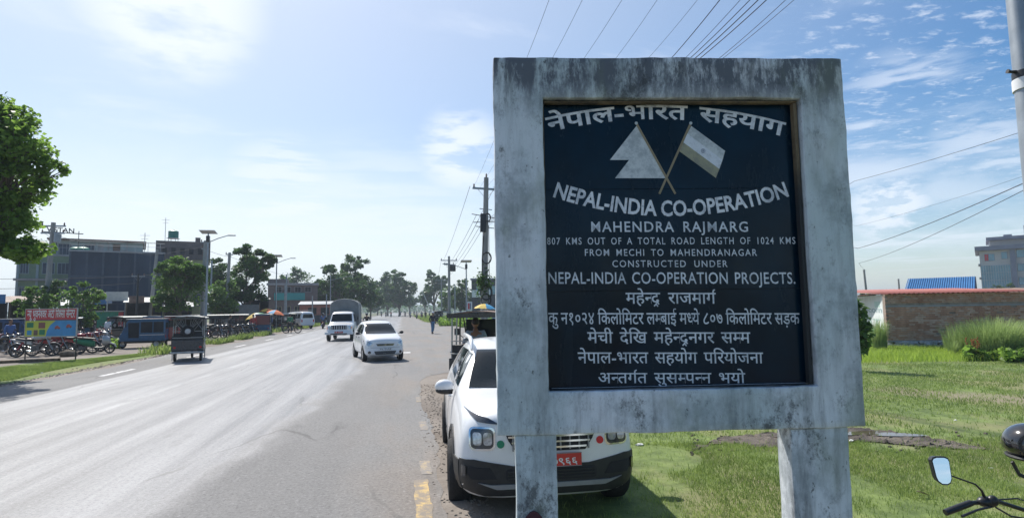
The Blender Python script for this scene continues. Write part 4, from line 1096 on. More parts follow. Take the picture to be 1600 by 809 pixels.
# ---- enclosed three-wheeler
def tempo(name, label, body):
    t = empty(name, label, 'three-wheeler'); B_ = M[body]
    # side outline (y, z): nose at -Y
    prof = [(-1.35, .42), (-1.38, .70), (-1.22, .95), (-.95, 1.58), (-.80, 1.70), (1.25, 1.72), (1.36, 1.62), (1.38, .42)]
    b = MB().prism(prof, -.62, .62, 'X').build('body', B_, t, bevel=.035)
    bake(b); bv = bvh_of(b)
    for sd_ in 'LR':
        patch('door_opening', bv, [(-.82, .62), (-.20, .62), (-.20, 1.52), (-.86, 1.52)], sd_, M['dark_inside'], t, .004, .3, .002)
        patch('side_window', bv, [(-.10, .92), (.60, .92), (.60, 1.56), (-.10, 1.56)], sd_, M['dark_inside'], t, .005, .3, .002)
        patch('side_window', bv, [(.66, .92), (1.27, .92), (1.27, 1.56), (.66, 1.56)], sd_, M['dark_inside'], t, .005, .3, .002)
        patch('trim_stripe', bv, [(-.15, .76), (1.34, .76), (1.34, .81), (-.15, .81)], sd_, M['silver_body'], t, .006, .3, .002)
    patch('windshield', bv, [(-.5, 1.02), (.5, 1.02), (.48, 1.54), (-.48, 1.54)], 'F', M['car_glass'], t, .01, .3)
    patch('rear_window', bv, [(-.42, 1.1), (.42, 1.1), (.42, 1.5), (-.42, 1.5)], 'B', M['car_glass'], t, .006, .3)
    MB().box(-.64, .64, -1.0, 1.42, 1.715, 1.75).build('roof', M['tin_grey'], t, bevel=.01)
    MB().lathe([(.09, 0), (.085, -.05), (.0, -.06)], 'Y', (0, -1.38, .80), 14).build('headlight', M['lamp_glass'], t)
    MB().prism([(-1.60, .28), (-1.56, .48), (-1.35, .60), (-1.1, .55), (-1.1, .50), (-1.35, .54), (-1.5, .42)], -.09, .09, 'X').build('front_mudguard', B_, t)
    for s in (-1, 1):
        wheel(t, s * .54, .85, .25, .12, 5, 'steel', s)
        patch('tail_light', bv, rrect(s * .5 - .05, s * .5 + .05, .6, .75, .02), 'B', M['red_lens'], t, .02, .2)
        MB().box(s * .70 - .05, s * .70 + .05, -1.0, -.98, 1.25, 1.42).build('side_mirror', M['black_metal'], t)
    wheel(t, 0, -1.30, .25, .10, 5, 'steel', 1)
    MB().box(-.5, .5, -1.1, 1.2, .3, .43).build('chassis', M['black_metal'], t)
    return t

# ------------------------------------------------------------------ motorcycles, scooter, bicycle (nose at -Y)
_sp = {}
def spoked(parent, x, y, r, w, alloy=True):
    key = (r, w, alloy)
    if key not in _sp:
        t = MB().lathe([(r - .055, -w / 2), (r - .015, -w / 2), (r, 0), (r - .015, w / 2), (r - .055, w / 2), (r - .06, 0)], 'X', n=26, closed=True)
        d = MB().lathe([(r - .058, -w * .35), (r - .075, -w * .3), (r - .075, w * .3), (r - .058, w * .35)], 'X', n=24, closed=True)
        d.lathe([(.04, -.05), (.055, -.04), (.055, .04), (.04, .05)], 'X', n=10)
        if alloy:
            for i in range(6): d.box(-.012, .012, -.014, .014, .03, r - .07, Matrix.Rotation(PI * i / 3, 4, 'X'))
        else:
            for i in range(16):
                a = 2 * PI * i / 16; d.path([(.02 * (-1) ** i, .05 * math.cos(a), .05 * math.sin(a)), (0, (r - .07) * math.cos(a + .2), (r - .07) * math.sin(a + .2))], .0025, 3)
        _sp[key] = (t.mesh('tyre', M['tyre'], 40), d.mesh('rim', M['bike_rim'], 35))
    wo_ = bpy.data.objects.new('wheel', _sp[key][0]); col.objects.link(wo_); wo_.parent = parent; wo_.location = (x, y, r)
    o = bpy.data.objects.new('rim', _sp[key][1]); col.objects.link(o); o.parent = wo_
    return wo_
def loft(name, secs, m, parent, n=12):
    """secs: (y, zc, rx, rz)"""
    mb = MB()
    for (y, zc, rx, rz) in secs:
        for j in range(n):
            a = 2 * PI * j / n; mb.v.append((rx * math.cos(a), y, zc + rz * math.sin(a)))
    k_ = len(secs)
    mb.f = [(i * n + j, i * n + (j + 1) % n, (i + 1) * n + (j + 1) % n, (i + 1) * n + j) for i in range(k_ - 1) for j in range(n)] + [tuple(range(n)), tuple((k_ - 1) * n + j for j in range(n))]
    return mb.build(name, m, parent, 50)
def motorcycle(name, label, body, group=None, mirrors=True):
    t = empty(name, label, 'motorcycle', group=group); B_ = M[body]; K_ = M['black_metal']
    spoked(t, 0, -.66, .30, .11); spoked(t, 0, .66, .30, .13)
    for s in (-1, 1):
        MB().path([(s * .085, -.66, .30), (s * .085, -.50, .62), (s * .07, -.38, .93)], [.022, .024, .018], 6).build('fork', M['steel'], t)
        MB().path([(s * .09, .20, .38), (s * .10, .66, .30)], .018, 5).build('swingarm', K_, t)
        MB().path([(s * .11, .62, .33), (s * .10, .44, .68)], [.03, .03], 6).build('shock_absorber', M['red_body'], t)
        MB().path([(s * .18, -.30, 1.00), (s * .34, -.20, 1.01)], .017, 6).build('grip', K_, t)
        if mirrors:
            mm = MB().path([(s * .24, -.28, 1.0), (s * .27, -.26, 1.15), (s * .33, -.26, 1.22)], .006, 5).build('mirror_stalk', K_, t)
            MB().box(s * .35 - .055, s * .35 + .055, -.275, -.255, 1.18, 1.26).build('mirror', K_, mm, bevel=.015)
        MB().ball((s * .16, -.54, .80), (.03, .02, .02), 8, 5).build('indicator', M['orange_lens'], t)
        MB().path([(s * .10, .05, .28), (s * .24, .05, .27)], .014, 5).build('footrest', K_, t)
        MB().prism([(.10, .55), (.34, .60), (.42, .72), (.12, .72)], s * .13 - .015, s * .13 + .015, 'X').build('side_cover', B_, t)
    MB().path([(-.20, -.29, 1.0), (-.08, -.36, .98), (.08, -.36, .98), (.20, -.29, 1.0)], .012, 6).build('handlebar', M['steel'], t)
    MB().path([(0, -.36, .92), (0, -.22, .62), (0, -.12, .34)], .026, 6).path([(0, -.33, .82), (0, .1, .74), (0, .72, .74)], .022, 6).path([(0, .1, .72), (0, .22, .36)], .02, 6).build('frame', K_, t)
    loft('fuel_tank', [(-.36, .86, .06, .05), (-.30, .88, .12, .09), (-.15, .89, .15, .115), (.02, .86, .13, .10), (.10, .82, .07, .06)], B_, t)
    loft('seat', [(.04, .80, .09, .045), (.16, .785, .125, .05), (.40, .80, .125, .05), (.60, .83, .12, .05), (.72, .85, .07, .03)], M['seat_black'], t)
    loft('tail', [(.30, .72, .09, .05), (.60, .76, .09, .05), (.82, .80, .05, .04), (.90, .82, .02, .02)], B_, t)
    loft('headlight', [(-.58, .90, .07, .08), (-.56, .90, .095, .105), (-.46, .92, .10, .11), (-.36, .93, .05, .06)], B_, t)
    MB().lathe([(.075, 0), (.06, -.015), (.0, -.02)], 'Y', (0, -.58, .90), 14).build('headlight_lens', M['lamp_glass'], t)
    MB().box(-.06, .06, .90, .92, .70, .78).build('tail_light', M['red_lens'], t)
    e = MB(); e.cbox((0, -.02, .40), (.22, .30, .24)); 
    for i in range(5): e.cbox((0, -.12, .52 + i * .025), (.20 - i * .01, .18, .012))
    e.lathe([(.09, -.14), (.10, -.12), (.10, .12), (.09, .14)], 'X', (0, .06, .36), 14); e.build('engine', M['engine'], t, 35)
    MB().path([(.10, -.16, .46), (.13, -.22, .30), (.13, 0, .22), (.14, .30, .27), (.15, .78, .36)], [.018, .018, .02, .04, .045], 8).build('exhaust', M['chrome'], t, 50)
    MB().lathe([(.325, -.05), (.335, 0), (.325, .05)], 'X', (0, 0, 0), 24)
    for (yc, a0, a1, nm) in ((-.66, 20, 150, 'front_mudguard'), (.66, 10, 140, 'rear_mudguard')):
        g_ = MB(); aa = [R(a0 + (a1 - a0) * i / 8) for i in range(9)]
        for a in aa:
            for x in (-.055, 0, .055): g_.v.append((x, yc + (-.1 if 0 else 0) + .335 * math.cos(a) * (1), .30 + (.335 + (.012 if x == 0 else 0)) * math.sin(a)))
        g_.f = [(i * 3 + j, i * 3 + j + 1, i * 3 + 4 + j, i * 3 + 3 + j) for i in range(8) for j in range(2)]; g_.build(nm, B_, t, 50)
    MB().path([(-.12, .1, .30), (-.18, .16, .02)], .011, 5).build('side_stand', K_, t)
    return t
def scooter(name, label, body):
    t = empty(name, label, 'scooter'); B_ = M[body]; K_ = M['black_metal']
    spoked(t, 0, -.62, .24, .10); spoked(t, 0, .60, .24, .10)
    loft('front_apron', [(-.62, .62, .10, .16), (-.50, .64, .20, .24), (-.38, .64, .21, .28), (-.34, .64, .18, .26)], B_, t)
    loft('handlebar_cowl', [(-.52, .96, .07, .05), (-.42, .99, .13, .08), (-.30, 1.0, .09, .05)], B_, t)
    loft('rear_body', [(.02, .50, .10, .14), (.20, .52, .17, .18), (.50, .58, .17, .15), (.82, .66, .10, .08), (.90, .68, .03, .03)], M['green_cloth'], t)
    loft('seat', [(-.02, .72, .10, .03), (.10, .73, .14, .05), (.45, .77, .14, .05), (.72, .80, .08, .03)], M['seat_black'], t)
    MB().box(-.17, .17, -.38, .10, .26, .33).build('footboard', K_, t, bevel=.02)
    MB().path([(-.34, -.30, 1.01), (-.12, -.40, 1.0), (.12, -.40, 1.0), (.34, -.30, 1.01)], .015, 6).path([(0, -.58, .3), (0, -.42, .95)], .025, 6).build('handlebar', K_, t)
    MB().prism([(-.90, .30), (-.84, .46), (-.62, .54), (-.42, .46), (-.5, .47), (-.62, .50), (-.80, .42)], -.07, .07, 'X').build('front_mudguard', B_, t)
    MB().lathe([(.06, 0), (.04, -.02), (0, -.025)], 'Y', (0, -.52, .96), 12).build('headlight', M['lamp_glass'], t)
    for s in (-1, 1):
        mm = MB().path([(s * .24, -.34, 1.02), (s * .30, -.33, 1.2)], .006, 5).build('mirror_stalk', K_, t); MB().ball((s * .33, -.33, 1.24), (.06, .015, .045), 10, 6).build('mirror', K_, mm)
    MB().cbox((0, .5, .3), (.18, .3, .16)).build('engine', M['engine'], t, bevel=.02)
    MB().box(-.06, .06, .89, .92, .62, .68).build('tail_light', M['red_lens'], t)
    return t
def bicycle(name, label):
    t = empty(name, label, 'bicycle')
    spoked(t, 0, -.52, .34, .04, False); spoked(t, 0, .52, .34, .04, False)
    f = MB()
    for a, b in (((0, -.40, .86), (0, -.02, .30)), ((0, -.38, .80), (0, .12, .78)), ((0, .16, .92), (0, -.02, .30)), ((0, -.02, .30), (0, .52, .34)), ((0, .13, .78), (0, .52, .34)), ((0, -.52, .34), (0, -.40, .92))): f.path([a, b], .016, 6)
    f.build('frame', M['black_metal'], t)
    MB().path([(-.28, -.28, 1.0), (-.08, -.42, .98), (.08, -.42, .98), (.28, -.28, 1.0)], .012, 5).build('handlebar', M['steel'], t)
    loft('saddle', [(.02, .93, .02, .02), (.16, .94, .08, .03), (.26, .95, .09, .03)], M['seat_black'], t)
    MB().path([(-.06, .45, .74), (.06, .45, .74), (.06, .75, .74), (-.06, .75, .74), (-.06, .45, .74)], .008, 4).build('carrier', M['steel'], t)
    MB().lathe([(.085, -.02), (.09, 0), (.085, .02)], 'X', (.03, -.02, .30), 14).build('chainwheel', M['steel'], t)
    for s in (-1, 1): MB().cbox((s * .12, -.02 + s * .12, .30), (.09, .07, .02)).build('pedal', M['black_metal'], t)
    return t

# ------------------------------------------------------------------ people: one skinned body, clothes over it
POSE = {
 'walk': dict(pel=(0, 0, .92), chest=(0, -.02, 1.32), neck=(0, -.03, 1.46), head=(0, -.05, 1.60),
      L=[(-.17, -.02, 1.40), (-.23, .06, 1.14), (-.20, -.10, .92)], Rr=[(.17, -.02, 1.40), (.22, -.08, 1.13), (.16, -.24, .98)],
      LL=[(-.09, 0, .90), (-.10, -.16, .50), (-.10, -.10, .09)], RL=[(.09, 0, .90), (.10, .03, .48), (.10, .26, .12)]),
 'stand': dict(pel=(0, 0, .92), chest=(0, 0, 1.32), neck=(0, 0, 1.46), head=(0, -.02, 1.60),
      L=[(-.17, 0, 1.40), (-.23, .02, 1.13), (-.22, -.06, .88)], Rr=[(.17, 0, 1.40), (.23, .02, 1.13), (.22, -.06, .88)],
      LL=[(-.09, 0, .90), (-.10, -.01, .49), (-.11, .03, .08)], RL=[(.09, 0, .90), (.11, -.02, .49), (.12, .02, .08)]),
 'ride': dict(pel=(0, .22, .92), chest=(0, .12, 1.26), neck=(0, .07, 1.40), head=(0, .03, 1.54),
      L=[(-.17, .09, 1.34), (-.30, .00, 1.12), (-.30, -.22, 1.03)], Rr=[(.17, .09, 1.34), (.30, .00, 1.12), (.30, -.22, 1.03)],
      LL=[(-.09, .20, .90), (-.20, -.16, .74), (-.17, .04, .34)], RL=[(.09, .20, .90), (.20, -.16, .74), (.17, .04, .34)]),
 'sit': dict(pel=(0, .0, .78), chest=(0, -.04, 1.16), neck=(0, -.05, 1.30), head=(0, -.07, 1.44),
      L=[(-.18, -.04, 1.24), (-.26, -.14, 1.00), (-.24, -.38, .99)], Rr=[(.18, -.04, 1.24), (.26, -.14, 1.00), (.24, -.38, .99)],
      LL=[(-.09, -.02, .77), (-.13, -.38, .72), (-.13, -.40, .46)], RL=[(.09, -.02, .77), (.13, -.38, .72), (.13, -.40, .46)]),
}
def skin(name, verts, edges, rad, m, parent, sub=1, root=0):
    me = bpy.data.meshes.new(name); me.from_pydata(verts, edges, []); o = bpy.data.objects.new(name, me); col.objects.link(o)
    md = o.modifiers.new('s', 'SKIN'); md.use_smooth_shade = True
    for i, r in enumerate(rad):
        sv = me.skin_vertices[0].data[i]; sv.radius = (r, r) if not hasattr(r, '__len__') else r
        sv.use_root = (i == root)
    m2 = o.modifiers.new('u', 'SUBSURF'); m2.levels = m2.render_levels = sub
    bake(o); o.data.materials.clear(); o.data.materials.append(m); o.data.shade_smooth(); o.parent = parent; return o
def person(label, pose, shirt, trousers, hairm='hair', cap=None, helmet=False, group=None):
    P = {k_: v for k_, v in POSE[pose].items()}; t = empty('person', label, 'person', group=group)
    V = [P['pel'], tuple(np.add(P['pel'], P['chest']) / 2), P['chest'], P['neck'], tuple(np.add(P['neck'], P['head']) / 2)]
    E_ = [(0, 1), (1, 2), (2, 3), (3, 4)]; Rd = [(.12, .10), (.115, .09), (.14, .10), (.052, .052), (.05, .05)]
    def add(ch, root, rs):
        i0 = root
        for p_, r_ in zip(ch, rs): V.append(tuple(p_)); Rd.append((r_, r_)); E_.append((i0, len(V) - 1)); i0 = len(V) - 1
        return i0
    ends = []
    for k_ in ('L', 'Rr'):
        s = -1 if k_ == 'L' else 1
        e = add(P[k_], 2, (.055, .042, .030)); w = Vector(P[k_][2]); d = (w - Vector(P[k_][1])).normalized()
        pal = w + d * .08; e2 = add([pal], e, (.028,))
        sd = d.cross(Vector((0, 1, 0))) if abs(d.y) < .8 else d.cross(Vector((0, 0, 1))); sd.normalize()
        for j in range(4): add([pal + sd * (.024 - .016 * j) + d * .035, pal + sd * (.026 - .017 * j) + d * (.065 + (.012 if j in (1, 2) else 0)) + Vector((0, -.012, -.008))], e2, (.0085, .0075))
        add([w + d * .04 + sd * .035, w + d * .07 + sd * .05], e, (.010, .009))
    for k_ in ('LL', 'RL'):
        e = add(P[k_], 0, (.085, .058, .040)); a = Vector(P[k_][2]); add([a + Vector((0, -.02, -.045)), a + Vector((0, -.15, -.055))], e, (.036, .030))
    body = skin('body', V, E_, Rd, M['skin'], t)
    # head with features, sharing the body's mesh
    hd = MB(); hx, hy, hz = P['head']
    hd.ball((hx, hy, hz + .02), (.078, .095, .115), 14, 10); hd.ball((hx, hy - .09, hz + .005), (.014, .02, .024), 6, 5)
    for s in (-1, 1): hd.ball((hx + s * .078, hy + .005, hz + .01), (.012, .022, .032), 6, 5)
    hd.ball((hx, hy - .075, hz - .055), (.028, .016, .009), 6, 4)
    ho = hd.build('h', M['skin'], None, 60)
    bm = bmesh.new(); bm.from_mesh(body.data); bm.from_mesh(ho.data); me = body.data; bm.to_mesh(me); bm.free(); bpy.data.objects.remove(ho); me.shade_smooth()
    for s in (-1, 1): MB().ball((hx + s * .03, hy - .083, hz + .028), (.012, .008, .007), 6, 4).build('eye', M['black_body'], t)
    if helmet: MB().ball((hx, hy + .01, hz + .045), (.125, .14, .135), 14, 8).build('helmet', M['helmet_black'], t, 60)
    else:
        hm = MB(); hm.ball((hx, hy + .018, hz + .05), (.086, .098, .10), 14, 8, .03); hm.build('hair', M[hairm], t, 60)
        if cap:
            c_ = MB(); c_.lathe([(.098, .04), (.10, .09), (.07, .14), (0, .155)], 'Z', (hx, hy, hz + .0), 14); c_.prism([(-.07, hy - .08), (.07, hy - .08), (.05, hy - .17), (-.05, hy - .17)], hz + .05, hz + .062, 'Z'); c_.build('cap', M[cap], t, 50)
    # shirt
    V2 = [tuple(np.add(P['pel'], (0, 0, -.03))), tuple(np.add(P['pel'], P['chest']) / 2), P['chest'], tuple(np.add(np.multiply(P['neck'], .75), np.multiply(P['chest'], .25)))]; E2 = [(0, 1), (1, 2), (2, 3)]; R2 = [(.148, .125), (.138, .112), (.158, .118), (.066, .062)]
    for k_ in ('L', 'Rr'):
        a, b, c_ = [Vector(q) for q in P[k_]]; V2 += [tuple(a), tuple(a.lerp(b, .95)), tuple(b.lerp(c_, .75))]; i = len(V2) - 3; E2 += [(2, i), (i, i + 1), (i + 1, i + 2)]; R2 += [(.074, .074), (.056, .056), (.044, .044)]
    skin('shirt', V2, E2, R2, M[shirt], t)
    V3 = [tuple(np.add(P['pel'], (0, 0, .03)))]; E3 = []; R3 = [(.135, .115)]
    for k_ in ('LL', 'RL'):
        a, b, c_ = [Vector(q) for q in P[k_]]; V3 += [tuple(a), tuple(b), tuple(b.lerp(c_, .92))]; i = len(V3) - 3; E3 += [(0, i), (i, i + 1), (i + 1, i + 2)]; R3 += [(.10, .10), (.075, .075), (.06, .06)]
    skin('trousers', V3, E3, R3, M[trousers], t)
    for k_ in ('LL', 'RL'):
        a = Vector(P[k_][2]); MB().ball(a + Vector((0, -.07, -.055)), (.05, .13, .036), 10, 6).build('shoe', M['black_metal'], t, 60)
    return t

# ------------------------------------------------------------------ placing them
# the walker ahead at the junction, coming this way
pw = person('pedestrian in pale cap, dark jacket and blue jeans walking alone on the road edge', 'walk', 'dark_cloth', 'denim', cap='white_shirt')
p = G(676, 521.5); pw.location = p; pw.rotation_euler.z = R(18)
# rickshaw beyond the SUV with its driver seen from behind
er2 = e_rickshaw('electric_rickshaw', 'open black rickshaw with a driver standing right behind the parked suv', 'black_body', 'tin_rust', spare=False)
MB().box(-.62, -.44, -1.12, -.84, .52, .78).build('fuel_can', M['red_body'], er2, bevel=.02) if False else None
p = GD(752, 14.0); er2.location = p; er2.rotation_euler.z = PI + R(-12); er2.scale = (1.08,) * 3
dr = person('person in grey blue shirt seated in the rickshaw behind the parked suv', 'sit', 'grey_shirt', 'dark_cloth')
dr.location = p + Vector((-.10, .30, .04)); dr.rotation_euler.z = PI; dr.scale = (1.08,) * 3
# cycle near the stand
bc = bicycle('bicycle', 'black bicycle standing across the verge in front of the white minibus'); p = G(456, 520.5); bc.location = p; bc.rotation_euler.z = R(82)
pb = person('person in green shirt standing behind the bicycle near the minibus', 'stand', 'green_cloth', 'dark_cloth'); pb.location = p + Vector((-.3, .7, 0)); pb.rotation_euler.z = R(200)
GR = 'motorbikes and riders far down the road'
def ride_pair(px, d, shirt, colr, desc, away=False, pose=True):
    p = GD(px, d); rz = (PI if away else 0) + R(random.uniform(-6, 6))
    b = motorcycle('motorcycle', desc[0], colr, GR); b.location = p; b.rotation_euler.z = rz
    r = person(desc[1], 'ride', shirt, 'dark_cloth', helmet=True, group=GR); r.location = p; r.rotation_euler.z = rz
    return b, r
b1, r1 = ride_pair(573, 58, 'dark_cloth', 'black_body', ('black motorcycle coming this way just behind the white hatchback', 'helmeted rider in dark jacket right behind the white hatchback'))
b2, r2 = ride_pair(505, 64, 'blue_shirt', 'black_body', ('black motorcycle beside the left flank of the canvas covered pickup', 'helmeted rider in blue shirt beside the canvas covered pickup'), True)
b1.location = GD(573, 50); r1.location = b1.location
far = [(596, 190, 'leftmost'), (603, 175, 'second from the left'), (611, 165, 'third from the left'), (633, 185, 'fourth from the left'), (641, 150, 'fifth from the left'), (651, 128, 'nearest'), (659, 132, 'rightmost of the close pair'), (647, 215, 'behind the nearest'), (626, 230, 'farthest')]
for i, (px, d, w) in enumerate(far):
    sb_ = b1 if i % 2 else b2; sr_ = r1 if i % 2 else r2; p = GD(px, d)
    b = copy_tree(sb_); b.location = p; b.rotation_euler.z = R(random.uniform(-5, 5)) + (PI if i % 3 == 0 else 0)
    tag(b, 'far motorcycle on the road, %s of its group' % w)
    r = copy_tree(sr_); r.location = p; r.rotation_euler.z = b.rotation_euler.z
    tag(r, 'rider on the %s far motorcycle' % w)
    if i in (2, 5):
        for ch in r.children:
            if ch.name.startswith('shirt'): ch.data = ch.data.copy(); ch.data.materials.clear(); ch.data.materials.append(M['red_shirt' if i == 2 else 'white_shirt'])
walkers = [(665, 120, 'dark_cloth', 'walking person in dark clothes right of the far motorcycles'), (671, 150, 'white_shirt', 'walking person in white shirt far down the right road edge')]
for px, d, sh_, lb in walkers:
    w_ = person(lb, 'walk', sh_, 'dark_cloth'); w_.location = GD(px, d); w_.rotation_euler.z = PI
# dark rickshaw standing at the right road edge beyond the walker
er3 = copy_tree(er); tag(er3, 'dark rickshaw parked at the right road edge far behind the walking pedestrian', 'rickshaw'); er3.location = GD(685, 78); er3.rotation_euler.z = PI

# stand on the left: a line of motorcycles under the red banner
GM = 'motorcycles parked on the left verge'
mbk = motorcycle('motorcycle', 'silver motorcycle at the left end of the row under the banner', 'silver_body', GM)
p = G(54, 557); mbk.location = p; mbk.rotation_euler.z = R(108)
protoR = motorcycle('motorcycle', '', 'red_body', GM); protoM = motorcycle('motorcycle', '', 'maroon_body', GM); protoB = motorcycle('motorcycle', '', 'black_body', GM)
spots = [(82, 27.6, protoR, 112, 'red motorcycle second from the left in the row under the banner'), (103, 28.6, protoM, 104, 'maroon motorcycle in the middle of the row under the banner'),
         (122, 28.2, protoR, 118, 'bright red motorcycle behind the grey rock'), (136, 29.4, protoM, 100, 'maroon motorcycle right of the bright red one, next to the scooter'),
         (8, 27.5, protoB, 75, 'black motorcycle at the very left of the verge'), (30, 31, protoB, 200, 'black motorcycle standing behind the silver one'),
         (60, 29.5, protoB, 95, 'black motorcycle half hidden behind the banner post'), (94, 30.5, protoB, 110, 'black motorcycle in the second row behind the red one'), (112, 31.5, protoB, 90, 'black motorcycle in the second row behind the rock'), (146, 31.5, protoM, 80, 'maroon motorcycle behind the scooter'), (-6, 30, protoM, 100, 'maroon motorcycle cut by the left edge of the picture'),
         (338, 43, protoB, 70, 'black motorcycle just right of the passing rickshaw'), (370, 45, protoB, 100, 'black motorcycle between the light pole and the umbrellas'), (160, 34, protoB, 70, 'black motorcycle between the scooter and the blue three-wheeler'), (300, 44, protoB, 100, 'black motorcycle behind the passing rickshaw'),
         (352, 44, protoB, 120, 'black motorcycle beside the street light pole'), (386, 47, protoB, 95, 'black motorcycle nearest to the yellow umbrella'), (166, 43, protoR, 60, 'red motorcycle in front of the green tarpaulin cart'), (180, 46, protoB, 80, 'black motorcycle in front of the green tarpaulin cart')]
for px, d, pr, a, lb in spots: place(pr, used, GD(px, d), R(a), lb, GM)
sc_ = scooter('scooter', 'silver and green scooter at the right end of the parked row', 'silver_body'); sc_.location = GD(151, 28.2); sc_.rotation_euler.z = R(98)
# three-wheelers
tb = tempo('three_wheeler', 'blue enclosed three-wheeler parked on the left verge by the slanted pole', 'blue_body'); p = G(225, 543); tb.location = p; tb.rotation_euler.z = R(-80); tb.scale = (.86, .80, .93)
tr_ = tempo('three_wheeler', 'red three-wheeler parked behind the black rickshaw', 'red_body'); tr_.location = GD(280, 35); tr_.rotation_euler.z = PI + R(14)
bl0 = tempo('three_wheeler', 'dark blue three-wheeler parked at the left edge behind the motorcycles', 'blue_dark'); bl0.location = GD(10, 32); bl0.rotation_euler.z = R(100)
GE = 'rickshaws waiting on the left verge'
e1 = e_rickshaw('electric_rickshaw', 'red and blue rickshaw with a curtain on its back beside the umbrellas', 'blue_body', 'pale_tarp', False, 'maroon_body'); e1.location = GD(414, 50); e1.rotation_euler.z = PI + R(6); e1['group'] = GE
e2 = copy_tree(er); tag(e2, 'black rickshaw parked just right of the street light pole', 'rickshaw', GE); e2.location = GD(345, 50); e2.rotation_euler.z = R(110)
e3 = copy_tree(er); tag(e3, 'black rickshaw parked midway between the light pole and the umbrellas', 'rickshaw', GE); e3.location = GD(368, 52); e3.rotation_euler.z = R(120)
e4 = copy_tree(er); tag(e4, 'black rickshaw parked behind the passing rickshaw', 'rickshaw', GE); e4.location = GD(322, 56); e4.rotation_euler.z = R(80)
e5 = copy_tree(er3); tag(e5, 'black rickshaw parked just left of the white minibus', 'rickshaw', GE); e5.location = GD(447, 62); e5.rotation_euler.z = R(150)

